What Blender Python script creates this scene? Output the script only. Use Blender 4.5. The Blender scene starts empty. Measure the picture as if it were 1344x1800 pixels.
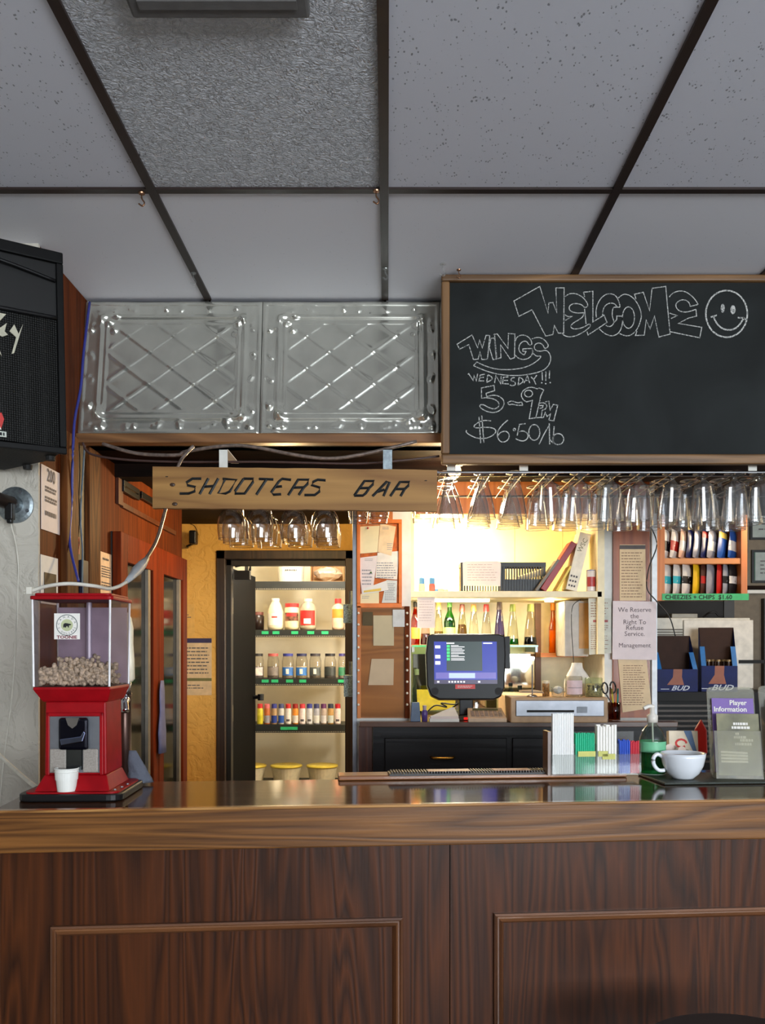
import bpy, bmesh, math, random
from mathutils import Matrix, Vector, Euler
random.seed(7)
R = math.radians
SC = bpy.context.scene
COL = SC.collection

# ---------------------------------------------------------------- camera, world, exposure
F, CX, CY, EYE = 1550.0, 681.0, 1138.0, 1.38       # focal length in pixels, vanishing point, eye height
cam_data = bpy.data.cameras.new('camera')
cam = bpy.data.objects.new('camera', cam_data); COL.objects.link(cam)
cam.location = (0, 0, EYE); cam.rotation_euler = (R(90), 0, 0)
cam_data.sensor_width = 36.0; cam_data.lens = 36.0 * F / 1800.0
cam_data.shift_x = -(CX - 672) / 1800.0; cam_data.shift_y = (CY - 900) / 1800.0
cam_data.clip_start = 0.02
SC.camera = cam
world = bpy.data.worlds.new('world'); SC.world = world; world.use_nodes = True
world.node_tree.nodes['Background'].inputs[0].default_value = (0.75, 0.85, 1.0, 1)
world.node_tree.nodes['Background'].inputs[1].default_value = 1.5
SC.view_settings.view_transform = 'Standard'; SC.view_settings.look = 'None'
SC.view_settings.exposure = 0.0; SC.view_settings.gamma = 1.0
SC.view_settings.use_curve_mapping = False
SC.cycles.transparent_max_bounces = 48

def area_light(name, loc, rot, sx, sy, watt, col, parent=None):
    l = bpy.data.lights.new(name, 'AREA'); l.shape = 'RECTANGLE'; l.size = sx; l.size_y = sy
    l.energy = watt; l.color = col
    o = bpy.data.objects.new(name, l); COL.objects.link(o); o.location = loc; o.rotation_euler = rot
    return o
def point_light(name, loc, watt, col, r=0.03):
    l = bpy.data.lights.new(name, 'POINT'); l.energy = watt; l.color = col; l.shadow_soft_size = r
    o = bpy.data.objects.new(name, l); COL.objects.link(o); o.location = loc
    return o
# daylight through the two windows of the wall behind the camera
DAY = (0.87, 0.94, 1.0)
area_light('window_daylight', (1.75, -3.72, 1.55), (R(112), 0, R(8)), 1.6, 1.3, 215, DAY)
area_light('window_daylight', (3.55, -3.72, 1.55), (R(112), 0, R(14)), 1.4, 1.3, 150, DAY)

# ---------------------------------------------------------------- helpers
def P(px, py, p): return Vector(((px - CX) / p, F / p, EYE + (CY - py) / p))
def lin(c):
    out = []
    for v in c[:3]:
        v = v / 255.0
        out.append(v / 12.92 if v <= 0.04045 else ((v + 0.055) / 1.055) ** 2.4)
    return (out[0], out[1], out[2], 1.0)

class MB:
    def __init__(s): s.v = []; s.f = []; s.m = []; s.xf = Matrix.Identity(4); s.mi = 0
    def add(s, vs, fs):
        o = len(s.v)
        s.v += [s.xf @ Vector(q) for q in vs]
        s.f += [[i + o for i in f] for f in fs]; s.m += [s.mi] * len(fs)
        return s
    def box(s, x0, x1, y0, y1, z0, z1):
        return s.add([(x0,y0,z0),(x1,y0,z0),(x1,y1,z0),(x0,y1,z0),(x0,y0,z1),(x1,y0,z1),(x1,y1,z1),(x0,y1,z1)],
            [(0,3,2,1),(4,5,6,7),(0,1,5,4),(1,2,6,5),(2,3,7,6),(3,0,4,7)])
    def cbox(s, c, sx, sy, sz): return s.box(c[0]-sx/2, c[0]+sx/2, c[1]-sy/2, c[1]+sy/2, c[2]-sz/2, c[2]+sz/2)
    def lathe(s, prof, n=20, c=(0,0,0), flute=0.0):
        vs = []; fs = []
        for (r, z) in prof:
            for k in range(n):
                a = 2*math.pi*k/n; rr = r*(1+flute*(k % 2))
                vs.append((c[0]+rr*math.cos(a), c[1]+rr*math.sin(a), c[2]+z))
        for i in range(len(prof)-1):
            for k in range(n):
                k2 = (k+1) % n
                fs.append((i*n+k, i*n+k2, (i+1)*n+k2, (i+1)*n+k))
        if prof[0][0] > 1e-6: fs.append(list(range(n))[::-1])
        if prof[-1][0] > 1e-6: fs.append([(len(prof)-1)*n+k for k in range(n)])
        return s.add(vs, fs)
    def shell(s, prof, n=20, c=(0,0,0), flute=0.0):       # open lathe, no caps
        vs = []; fs = []
        for (r, z) in prof:
            for k in range(n):
                a = 2*math.pi*k/n; rr = r*(1+flute*(k % 2))
                vs.append((c[0]+rr*math.cos(a), c[1]+rr*math.sin(a), c[2]+z))
        for i in range(len(prof)-1):
            for k in range(n):
                k2 = (k+1) % n
                fs.append((i*n+k, i*n+k2, (i+1)*n+k2, (i+1)*n+k))
        return s.add(vs, fs)
    def tube(s, pts, r, n=8, cap=True):
        pts = [Vector(p) for p in pts]; vs = []; fs = []; m = len(pts)
        rs = r if isinstance(r, (list, tuple)) else [r]*m
        up = Vector((0,0,1))
        for i, p in enumerate(pts):
            t = (pts[min(i+1,m-1)] - pts[max(i-1,0)]).normalized()
            a = t.cross(up)
            if a.length < 0.05: a = t.cross(Vector((1,0,0)))
            a.normalize(); b = t.cross(a).normalized()
            for k in range(n):
                th = 2*math.pi*k/n
                vs.append(p + (a*math.cos(th) + b*math.sin(th))*rs[i])
        for i in range(m-1):
            for k in range(n):
                k2 = (k+1) % n
                fs.append((i*n+k, i*n+k2, (i+1)*n+k2, (i+1)*n+k))
        if cap: fs.append(list(range(n))[::-1]); fs.append([(m-1)*n+k for k in range(n)])
        return s.add(vs, fs)
    def ell(s, c, rx, ry, rz, n=10, m=6, rot=None):
        vs = []; fs = []
        for i in range(m+1):
            ph = math.pi*i/m
            for k in range(n):
                a = 2*math.pi*k/n
                q = Vector((rx*math.sin(ph)*math.cos(a), ry*math.sin(ph)*math.sin(a), rz*math.cos(ph)))
                if rot: q = rot @ q
                vs.append(Vector(c)+q)
        for i in range(m):
            for k in range(n):
                k2 = (k+1) % n
                fs.append((i*n+k, (i+1)*n+k, (i+1)*n+k2, i*n+k2))
        return s.add(vs, fs)
    def prism(s, poly, y0, y1):                           # poly in (x, z), extruded along y
        n = len(poly); vs = [(x,y0,z) for x,z in poly]+[(x,y1,z) for x,z in poly]
        fs = [list(range(n)), [n+k for k in range(n)][::-1]]
        fs += [(k, n+k, n+(k+1)%n, (k+1)%n) for k in range(n)]
        return s.add(vs, fs)
    def prismz(s, poly, z0, z1):                          # poly in (x, y)
        n = len(poly); vs = [(x,y,z0) for x,y in poly]+[(x,y,z1) for x,y in poly]
        fs = [list(range(n))[::-1], [n+k for k in range(n)]]
        fs += [(k, (k+1)%n, n+(k+1)%n, n+k) for k in range(n)]
        return s.add(vs, fs)
    def loft(s, rings, closed=True):                      # list of rings of the same length
        n = len(rings[0]); vs = [q for r_ in rings for q in r_]; fs = []
        for i in range(len(rings)-1):
            for k in range(n):
                k2 = (k+1) % n
                fs.append((i*n+k, i*n+k2, (i+1)*n+k2, (i+1)*n+k))
        if closed: fs.append(list(range(n))[::-1]); fs.append([(len(rings)-1)*n+k for k in range(n)])
        return s.add(vs, fs)
    def ribbon(s, pts, w, y=0.0):                         # flat stroke in the (x, z) plane
        pts = [Vector((q[0], q[1])) for q in pts]; m = len(pts); L = []; Rr = []
        if m < 2: return s
        closed = (pts[0]-pts[-1]).length < 1e-7
        for i in range(m):
            a = pts[i]-pts[i-1] if i > 0 else (pts[0]-pts[-2] if closed else pts[1]-pts[0])
            b = pts[i+1]-pts[i] if i < m-1 else (pts[1]-pts[0] if closed else pts[-1]-pts[-2])
            if a.length < 1e-9: a = b
            if b.length < 1e-9: b = a
            a = a.normalized(); b = b.normalized()
            t = a+b
            t = t.normalized() if t.length > 0.2 else a
            nn = Vector((-t.y, t.x)); cosv = max(0.5, abs(nn.dot(Vector((-a.y, a.x)))))
            ww = w/2/cosv
            L.append(pts[i]+nn*ww); Rr.append(pts[i]-nn*ww)
        vs = [(q.x, y, q.y) for q in L]+[(q.x, y, q.y) for q in Rr]
        return s.add(vs, [(i, i+1, m+i+1, m+i) for i in range(m-1)])
    def rect(s, x0, x1, z0, z1, y=0.0): return s.add([(x0,y,z0),(x1,y,z0),(x1,y,z1),(x0,y,z1)], [(0,1,2,3)])
    def disc(s, x, z, rx, rz, y=0.0, n=20):
        return s.add([(x+rx*math.cos(2*math.pi*k/n), y, z+rz*math.sin(2*math.pi*k/n)) for k in range(n)], [list(range(n))])
    def text(s, body, x, z, size, y=0.0, align='CENTER', rot=0.0, sx=1.0, shear=0.0, bold=0.0):
        cu = bpy.data.curves.new('t', 'FONT'); cu.body = body; cu.size = size; cu.align_x = align
        cu.resolution_u = 2; cu.shear = shear; cu.offset = bold
        ob = bpy.data.objects.new('t', cu); me = bpy.data.meshes.new_from_object(ob)
        c, sn = math.cos(rot), math.sin(rot); vs = []
        for v in me.vertices:
            a, b = v.co.x*sx, v.co.y
            vs.append((x+a*c-b*sn, y, z+a*sn+b*c))
        s.add(vs, [list(p.vertices) for p in me.polygons])
        bpy.data.objects.remove(ob); bpy.data.curves.remove(cu); bpy.data.meshes.remove(me)
        return s
    def lines(s, x0, x1, ztop, zbot, n, y=0.0, fill=0.45, ragged=0.35):   # rows of fine print
        h = (ztop-zbot)/n
        for i in range(n):
            z = ztop-h*(i+0.5); xe = x1-(x1-x0)*ragged*random.random()
            x = x0
            while x < xe:
                w = (x1-x0)*random.uniform(0.06, 0.2)
                s.rect(x, min(x+w, xe), z-h*fill/2, z+h*fill/2, y); x += w+(x1-x0)*0.03
        return s
    def mesh(s, name, mats, inv=None, smooth=False):
        me = bpy.data.meshes.new(name)
        vs = [(inv @ q) for q in s.v] if inv is not None else s.v
        me.from_pydata([tuple(q) for q in vs], [], s.f)
        for m_ in (mats if isinstance(mats, (list, tuple)) else [mats]): me.materials.append(m_)
        if max(s.m, default=0) > 0: me.polygons.foreach_set('material_index', s.m)
        if smooth: me.polygons.foreach_set('use_smooth', [True]*len(me.polygons))
        bm = bmesh.new(); bm.from_mesh(me)
        if not any(len(f) == 0 for f in s.f): bmesh.ops.recalc_face_normals(bm, faces=bm.faces)
        bm.to_mesh(me); bm.free(); me.update()
        return me

def chaikin(pts, n=2):
    for _ in range(n):
        out = [pts[0]]
        for a, b in zip(pts, pts[1:]):
            out += [(a[0]*.75+b[0]*.25, a[1]*.75+b[1]*.25), (a[0]*.25+b[0]*.75, a[1]*.25+b[1]*.75)]
        out.append(pts[-1]); pts = out
    return pts
def smooth3(pts, n=6):                                    # Catmull-Rom through 3-D points
    pts = [Vector(p) for p in pts]; out = []
    for i in range(len(pts)-1):
        p0 = pts[max(i-1,0)]; p1 = pts[i]; p2 = pts[i+1]; p3 = pts[min(i+2,len(pts)-1)]
        for k in range(n):
            t = k/n
            out.append(0.5*((2*p1)+(p2-p0)*t+(2*p0-5*p1+4*p2-p3)*t*t+(3*p1-p0-3*p2+p3)*t*t*t))
    out.append(pts[-1]); return out
def ellpts(x, y, rx, ry, n=28): return [(x+rx*math.cos(2*math.pi*k/n), y+ry*math.sin(2*math.pi*k/n)) for k in range(n)]+[(x+rx, y)]
def rrect(x0, x1, y0, y1, r, n=5):
    out = []
    for cx, cy, a0 in ((x1-r,y1-r,0),(x0+r,y1-r,90),(x0+r,y0+r,180),(x1-r,y0+r,270)):
        for k in range(n+1):
            a = R(a0+90*k/n); out.append((cx+r*math.cos(a), cy+r*math.sin(a)))
    return out

class T:                                                   # a thing: an Empty at its base that parents its parts
    def __init__(s, name, label, cat, loc, rot=(0,0,0), group=None, local=False, kind=None):
        o = bpy.data.objects.new(name, None); COL.objects.link(o); o.empty_display_size = 0.05
        o.location = loc; o.rotation_euler = rot
        if kind: o['kind'] = kind
        if label: o['label'] = label
        if cat: o['category'] = cat
        if group: o['group'] = group
        s.o = o; s.M = Matrix.Translation(Vector(loc)) @ Euler(rot).to_matrix().to_4x4()
        s.inv = None if local else s.M.inverted()
    def part(s, name, mb, mats, parent=None, label=None, smooth=False, bevel=0.0, kind=None, seg=2):
        me = mb if isinstance(mb, bpy.types.Mesh) else mb.mesh(name, mats, s.inv, smooth)
        o = bpy.data.objects.new(name, me); COL.objects.link(o); o.parent = parent or s.o
        if label: o['label'] = label
        if kind: o['kind'] = kind
        if bevel: bev(o, bevel, seg)
        return o
def bev(o, w, seg=2):
    b = o.modifiers.new('edge', 'BEVEL'); b.width = w; b.segments = seg; b.limit_method = 'ANGLE'; b.angle_limit = R(40)
def solo(name, label, cat, mb, mats, loc=(0,0,0), rot=(0,0,0), group=None, local=False, smooth=False, bevel=0.0, kind=None):
    M = Matrix.Translation(Vector(loc)) @ Euler(rot).to_matrix().to_4x4()
    o = bpy.data.objects.new(name, mb.mesh(name, mats, None if local else M.inverted(), smooth)); COL.objects.link(o)
    o.location = loc; o.rotation_euler = rot
    if label: o['label'] = label
    if cat: o['category'] = cat
    if group: o['group'] = group
    if kind: o['kind'] = kind
    if bevel: bev(o, bevel)
    return o
def struct(name, mb, mats, label=None, smooth=False, bevel=0.0):
    return solo(name, label, None, mb, mats, kind='structure', smooth=smooth, bevel=bevel)
def kid(parent, name, mb, mats, smooth=False, bevel=0.0, label=None, kind=None):   # child of a solo/struct object (world coordinates)
    M = Matrix.Translation(parent.location) @ parent.rotation_euler.to_matrix().to_4x4()
    o = bpy.data.objects.new(name, mb.mesh(name, mats, M.inverted(), smooth)); COL.objects.link(o); o.parent = parent
    if bevel: bev(o, bevel)
    if label: o['label'] = label
    if kind: o['kind'] = kind
    return o
def copy_thing(o, loc, rot=None, label=None, group=None):
    c = o.copy(); COL.objects.link(c); c.location = loc
    if rot is not None: c.rotation_euler = rot
    if label: c['label'] = label
    if group: c['group'] = group
    for ch in list(o.children):
        d = ch.copy(); COL.objects.link(d); d.parent = c
        for g in list(ch.children):
            e = g.copy(); COL.objects.link(e); e.parent = d
    return c

# ---------------------------------------------------------------- materials
MATS = {}
def _new(name):
    m = bpy.data.materials.new(name); m.use_nodes = True; nt = m.node_tree
    b = nt.nodes['Principled BSDF']
    return m, nt, b
def mat(name, col=(128,128,128), rough=0.5, metal=0.0, var=0.06, vscale=30.0, bump=0.0, bscale=60.0, emit=None, estr=0.0, coat=0.0, spec=0.5):
    if name in MATS: return MATS[name]
    m, nt, b = _new(name); N = nt.nodes; L = nt.links
    b.inputs['Roughness'].default_value = rough; b.inputs['Metallic'].default_value = metal
    b.inputs['Specular IOR Level'].default_value = spec
    c = lin(col)
    tc = N.new('ShaderNodeTexCoord'); no = N.new('ShaderNodeTexNoise'); no.inputs['Scale'].default_value = vscale
    no.inputs['Detail'].default_value = 4
    L.new(tc.outputs['Object'], no.inputs['Vector'])
    r = N.new('ShaderNodeValToRGB')
    r.color_ramp.elements[0].position = 0.3; r.color_ramp.elements[1].position = 0.7
    r.color_ramp.elements[0].color = tuple(max(0, v*(1-var*2)) for v in c[:3])+(1,)
    r.color_ramp.elements[1].color = tuple(min(1, v*(1+var*2)) for v in c[:3])+(1,)
    L.new(no.outputs['Fac'], r.inputs['Fac']); L.new(r.outputs['Color'], b.inputs['Base Color'])
    if bump:
        n2 = N.new('ShaderNodeTexNoise'); n2.inputs['Scale'].default_value = bscale; n2.inputs['Detail'].default_value = 5
        L.new(tc.outputs['Object'], n2.inputs['Vector'])
        bp = N.new('ShaderNodeBump'); bp.inputs['Strength'].default_value = bump; bp.inputs['Distance'].default_value = 0.01
        L.new(n2.outputs['Fac'], bp.inputs['Height']); L.new(bp.outputs['Normal'], b.inputs['Normal'])
    if emit:
        b.inputs['Emission Color'].default_value = lin(emit); b.inputs['Emission Strength'].default_value = estr
    if coat: b.inputs['Coat Weight'].default_value = coat; b.inputs['Coat Roughness'].default_value = 0.08
    MATS[name] = m; return m
def wood(name, dark, light, axis='z', scale=9.0, rough=0.4, coat=0.0, contrast=0.5, stretch=0.07, bump=0.12, bands=1.0, pore=1.0, spec=0.5):
    if name in MATS: return MATS[name]
    m, nt, b = _new(name); N = nt.nodes; L = nt.links
    b.inputs['Roughness'].default_value = rough; b.inputs['Specular IOR Level'].default_value = spec
    tc = N.new('ShaderNodeTexCoord'); mp = N.new('ShaderNodeMapping')
    sc = [1.0, 1.0, 1.0]; sc['xyz'.index(axis)] = stretch
    mp.inputs['Scale'].default_value = sc
    L.new(tc.outputs['Object'], mp.inputs['Vector'])
    wv = N.new('ShaderNodeTexNoise'); wv.inputs['Scale'].default_value = scale; wv.inputs['Detail'].default_value = 2.5
    wv.inputs['Distortion'].default_value = 0.6
    L.new(mp.outputs['Vector'], wv.inputs['Vector'])
    mu = N.new('ShaderNodeMath'); mu.operation = 'MULTIPLY'; mu.inputs[1].default_value = 18.0*bands
    L.new(wv.outputs['Fac'], mu.inputs[0])
    fr = N.new('ShaderNodeMath'); fr.operation = 'PINGPONG'; fr.inputs[1].default_value = 1.0
    L.new(mu.outputs[0], fr.inputs[0])
    fine = N.new('ShaderNodeTexNoise'); fine.inputs['Scale'].default_value = scale*16; fine.inputs['Detail'].default_value = 4
    mp2 = N.new('ShaderNodeMapping'); sc2 = [1.0,1.0,1.0]; sc2['xyz'.index(axis)] = stretch*0.45; mp2.inputs['Scale'].default_value = sc2
    L.new(tc.outputs['Object'], mp2.inputs['Vector']); L.new(mp2.outputs['Vector'], fine.inputs['Vector'])
    mx = N.new('ShaderNodeMix'); mx.data_type = 'FLOAT'; mx.inputs['Factor'].default_value = 0.42*pore
    L.new(fr.outputs[0], mx.inputs[2]); L.new(fine.outputs['Fac'], mx.inputs[3])
    r = N.new('ShaderNodeValToRGB'); e = r.color_ramp.elements
    e[0].position = 0.5-contrast*0.5; e[1].position = 0.5+contrast*0.5
    e[0].color = lin(dark); e[1].color = lin(light)
    L.new(mx.outputs[0], r.inputs['Fac']); L.new(r.outputs['Color'], b.inputs['Base Color'])
    bp = N.new('ShaderNodeBump'); bp.inputs['Strength'].default_value = bump; bp.inputs['Distance'].default_value = 0.004
    L.new(mx.outputs[0], bp.inputs['Height']); L.new(bp.outputs['Normal'], b.inputs['Normal'])
    if coat: b.inputs['Coat Weight'].default_value = coat; b.inputs['Coat Roughness'].default_value = 0.06
    MATS[name] = m; return m
def glass(name, tint=(235,238,238), refl=1.0, rough=0.02, edge=0.55, haze=0.0, hcol=None):
    if name in MATS: return MATS[name]
    m, nt, b = _new(name); N = nt.nodes; L = nt.links; N.remove(b)
    out = N['Material Output']
    lw = N.new('ShaderNodeLayerWeight'); lw.inputs['Blend'].default_value = 0.5
    tr = N.new('ShaderNodeBsdfTransparent'); gl = N.new('ShaderNodeBsdfGlossy'); gl.inputs['Roughness'].default_value = rough
    c = lin(tint); r = N.new('ShaderNodeValToRGB'); r.color_ramp.elements[0].color = c; r.color_ramp.elements[0].position = 0.45
    r.color_ramp.elements[1].color = tuple(v*(1-edge) for v in c[:3])+(1,)
    L.new(lw.outputs['Facing'], r.inputs['Fac']); L.new(r.outputs['Color'], tr.inputs['Color'])
    pw = N.new('ShaderNodeMath'); pw.operation = 'POWER'; pw.inputs[1].default_value = 3.0; L.new(lw.outputs['Facing'], pw.inputs[0])
    mx = N.new('ShaderNodeMixShader'); mm = N.new('ShaderNodeMath'); mm.operation = 'MULTIPLY_ADD'; mm.inputs[1].default_value = 0.5*refl; mm.inputs[2].default_value = 0.045*refl
    mm.use_clamp = True
    L.new(pw.outputs[0], mm.inputs[0]); L.new(mm.outputs[0], mx.inputs['Fac'])
    L.new(tr.outputs[0], mx.inputs[1]); L.new(gl.outputs[0], mx.inputs[2])
    if haze:
        df = N.new('ShaderNodeBsdfDiffuse'); df.inputs['Color'].default_value = lin(hcol or tint); m2 = N.new('ShaderNodeMixShader'); m2.inputs['Fac'].default_value = haze
        L.new(mx.outputs[0], m2.inputs[1]); L.new(df.outputs[0], m2.inputs[2]); L.new(m2.outputs[0], out.inputs['Surface'])
    else: L.new(mx.outputs[0], out.inputs['Surface'])
    MATS[name] = m; return m
def stucco(name, col, bscale=14.0, strength=0.6, var=0.08):
    if name in MATS: return MATS[name]
    m, nt, b = _new(name); N = nt.nodes; L = nt.links
    b.inputs['Roughness'].default_value = 0.75
    tc = N.new('ShaderNodeTexCoord'); n1 = N.new('ShaderNodeTexNoise'); n1.inputs['Scale'].default_value = bscale
    n1.inputs['Detail'].default_value = 5; n1.inputs['Distortion'].default_value = 1.6
    L.new(tc.outputs['Object'], n1.inputs['Vector'])
    r0 = N.new('ShaderNodeValToRGB'); r0.color_ramp.elements[0].position = 0.42; r0.color_ramp.elements[1].position = 0.56
    L.new(n1.outputs['Fac'], r0.inputs['Fac'])
    bp = N.new('ShaderNodeBump'); bp.inputs['Strength'].default_value = strength; bp.inputs['Distance'].default_value = 0.012
    L.new(r0.outputs['Color'], bp.inputs['Height']); L.new(bp.outputs['Normal'], b.inputs['Normal'])
    n2 = N.new('ShaderNodeTexNoise'); n2.inputs['Scale'].default_value = 3.0; L.new(tc.outputs['Object'], n2.inputs['Vector'])
    r = N.new('ShaderNodeValToRGB'); c = lin(col)
    r.color_ramp.elements[0].position = 0.3; r.color_ramp.elements[1].position = 0.7
    r.color_ramp.elements[0].color = tuple(v*(1-var*2) for v in c[:3])+(1,); r.color_ramp.elements[1].color = tuple(min(1,v*(1+var)) for v in c[:3])+(1,)
    L.new(n2.outputs['Fac'], r.inputs['Fac']); L.new(r.outputs['Color'], b.inputs['Base Color'])
    MATS[name] = m; return m
def ceiling_tile_mat(name, col, kind):
    m, nt, b = _new(name); N = nt.nodes; L = nt.links
    b.inputs['Roughness'].default_value = 0.55 if kind == 'swirl' else 0.8
    tc = N.new('ShaderNodeTexCoord'); c = lin(col)
    bp = N.new('ShaderNodeBump'); L.new(bp.outputs['Normal'], b.inputs['Normal'])
    r = N.new('ShaderNodeValToRGB')
    if kind == 'swirl':
        n = N.new('ShaderNodeTexNoise'); n.inputs['Scale'].default_value = 60; n.inputs['Detail'].default_value = 4; n.inputs['Distortion'].default_value = 2.2
        L.new(tc.outputs['Object'], n.inputs['Vector']); src = n.outputs['Fac']
        bp.inputs['Strength'].default_value = 1.0; bp.inputs['Distance'].default_value = 0.02
        r.color_ramp.elements[0].color = tuple(v*0.85 for v in c[:3])+(1,); r.color_ramp.elements[1].color = c
        L.new(src, bp.inputs['Height'])
    else:
        v = N.new('ShaderNodeTexVoronoi'); v.inputs['Scale'].default_value = 125 if kind == 'pin' else 150; v.inputs['Randomness'].default_value = 1
        n = N.new('ShaderNodeTexNoise'); n.inputs['Scale'].default_value = 40
        mp = N.new('ShaderNodeMapping'); mp.inputs['Scale'].default_value = (1, 0.55, 1)
        L.new(tc.outputs['Object'], mp.inputs['Vector']); L.new(mp.outputs['Vector'], v.inputs['Vector']); L.new(tc.outputs['Object'], n.inputs['Vector'])
        ad = N.new('ShaderNodeMath'); ad.operation = 'MULTIPLY_ADD'; ad.inputs[1].default_value = 0.9; ad.inputs[2].default_value = -0.18
        L.new(n.outputs['Fac'], ad.inputs[0])
        s2 = N.new('ShaderNodeMath'); s2.operation = 'ADD'; L.new(v.outputs['Distance'], s2.inputs[0]); L.new(ad.outputs[0], s2.inputs[1])
        src = s2.outputs[0]
        dk = 0.45 if kind == 'pin' else 0.85
        r.color_ramp.elements[0].position = 0.34 if kind == 'pin' else 0.25; r.color_ramp.elements[1].position = 0.42 if kind == 'pin' else 0.34
        r.color_ramp.elements[0].color = tuple(q*dk for q in c[:3])+(1,); r.color_ramp.elements[1].color = c
        bp.inputs['Strength'].default_value = 0.6 if kind == 'pin' else 0.15; bp.inputs['Distance'].default_value = 0.004
        L.new(r.outputs['Color'], bp.inputs['Height'])
    L.new(src, r.inputs['Fac']); L.new(r.outputs['Color'], b.inputs['Base Color'])
    return m

OAK_BAR = wood('oak_bar', (28,12,4), (86,43,15), 'z', 10.0, 0.38, 0.0, 0.8, 0.055, bands=1.5, pore=1.25, spec=0.25)
OAK_BARX = wood('oak_bar_fascia', (60,33,12), (138,90,42), 'x', 11.0, 0.38, 0.0, 0.75, 0.06, bands=1.3, pore=1.35, spec=0.3)
BAR_TOP = wood('bar_top', (46,25,12), (82,48,26), 'x', 5.0, 0.1, 0.0, 0.8, 0.08, bump=0.01, spec=0.42)
OAK_TRIM = wood('oak_trim', (92,58,30), (150,104,62), 'x', 8.0, 0.5, 0.0, 0.8)
OAK_TRIMZ = wood('oak_trim_upright', (58,30,11), (108,62,27), 'z', 12.0, 0.6, 0.0, 0.8, spec=0.1)
CEDAR = wood('reddish_panelling', (66,28,10), (110,52,20), 'z', 9.0, 0.65, 0.0, 0.9, 0.06, spec=0.08)
CEDAR_DARK = wood('dark_panelling', (56,24,12), (98,48,24), 'z', 7.0, 0.45, 0.1, 0.9, 0.06)
ORANGE = wood('orange_pine', (176,92,36), (216,132,62), 'z', 6.0, 0.5, 0.0, 0.9, 0.05)
ORANGEX = wood('orange_pine_shelf', (182,104,44), (220,144,74), 'x', 6.0, 0.5, 0.0, 0.9, 0.05)
PINE_SIGN = wood('sign_board', (124,82,38), (182,136,74), 'x', 6.0, 0.6, 0.0, 0.9, 0.06, bump=0.2)
DARKWOOD = wood('dark_brown_wood', (18,10,7), (32,18,12), 'x', 6.0, 0.7, spec=0.1)
BLACKWOOD = wood('black_stained_wood', (12,11,13), (21,19,22), 'x', 6.0, 0.42, 0.0, spec=0.3)
BROWN_JAMB = wood('brown_door_frame', (34,22,14), (58,40,26), 'z', 7.0, 0.5)
GRID = mat('brown_grid_bar', (44,31,27), 0.45)
CREAM = mat('cream_paint', (240,226,190), 0.6, var=0.03)
WHITE_P = mat('white_paint', (226,224,216), 0.55, var=0.03)
GREY_P = mat('grey_paint', (150,146,138), 0.6)
BLACK = mat('black_plastic', (16,16,18), 0.4, spec=0.35)
BLACKM = mat('black_matte', (14,13,13), 0.7)
CHROME = mat('chrome', (215,215,220), 0.12, 1.0, 0.02)
STEEL = mat('brushed_steel', (140,143,150), 0.42, 1.0, 0.04)
GALV = mat('galvanised_steel', (150,160,165), 0.4, 0.9, 0.15, 80)
BRASS = mat('brass', (190,140,60), 0.25, 1.0)
PAPER = mat('paper_white', (232,228,222), 0.7, var=0.02)
PAPERY = mat('paper_cream', (238,222,178), 0.7, var=0.02)
PAPERP = mat('paper_pinkish', (232,218,214), 0.7, var=0.02)
INK = mat('ink_grey', (86,84,88), 0.8)
INKD = mat('ink_black', (30,30,34), 0.8)
CLEAR = glass('clear_glass')
CLEARP = glass('clear_acrylic', (247,248,247), 0.8, 0.05, 0.2, 0.06, (235,238,240))
# ---------------------------------------------------------------- the room shell
CEIL = 2.58; SOF = 2.08; XL = -1.04
YT = F/509.0                                               # top of the tin bulkhead
struct('floor', MB().box(-2.6, 4.75, -3.9, 6.7, -0.1, 0.0), mat('floor_vinyl', (132,130,126), 0.4, var=0.1, vscale=6))
wl = struct('wall_rear', MB().box(-2.6,4.75,-3.9,-3.78,0,0.9).box(-2.6,4.75,-3.9,-3.78,2.2,2.7).box(-2.6,0.95,-3.9,-3.78,0.9,2.2)
       .box(2.55,2.85,-3.9,-3.78,0.9,2.2).box(4.25,4.75,-3.9,-3.78,0.9,2.2), stucco('room_stucco', (196,190,178)))
for i, (a, b_) in enumerate(((0.95,2.55),(2.85,4.25))):
    w = struct('window_%d' % (i+1), MB().box(a,b_,-3.85,-3.84,0.9,2.2), CLEARP)
    kid(w, 'window_frame', MB().box(a,a+0.05,-3.88,-3.8,0.9,2.2).box(b_-0.05,b_,-3.88,-3.8,0.9,2.2).box(a,b_,-3.88,-3.8,0.9,0.95).box(a,b_,-3.88,-3.8,2.15,2.2), WHITE_P)
struct('wall_side', MB().box(-2.6,-2.45,-3.9,2.75,0,2.7), stucco('room_stucco', None))
struct('wall_right', MB().box(4.6,4.75,-3.9,3.1,0,2.7).box(2.46,4.6,2.98,3.1,0,2.7).box(2.46,2.6,3.1,4.9,0,2.7), stucco('room_stucco', None))
# stucco wall carrying the loudspeaker bracket
YS = F/590.0
struct('wall_front', MB().box(-2.45, XL, YS, YS+0.012, 0, 2.7), stucco('white_stucco', (200,194,182), 12.0, 0.4))
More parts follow.
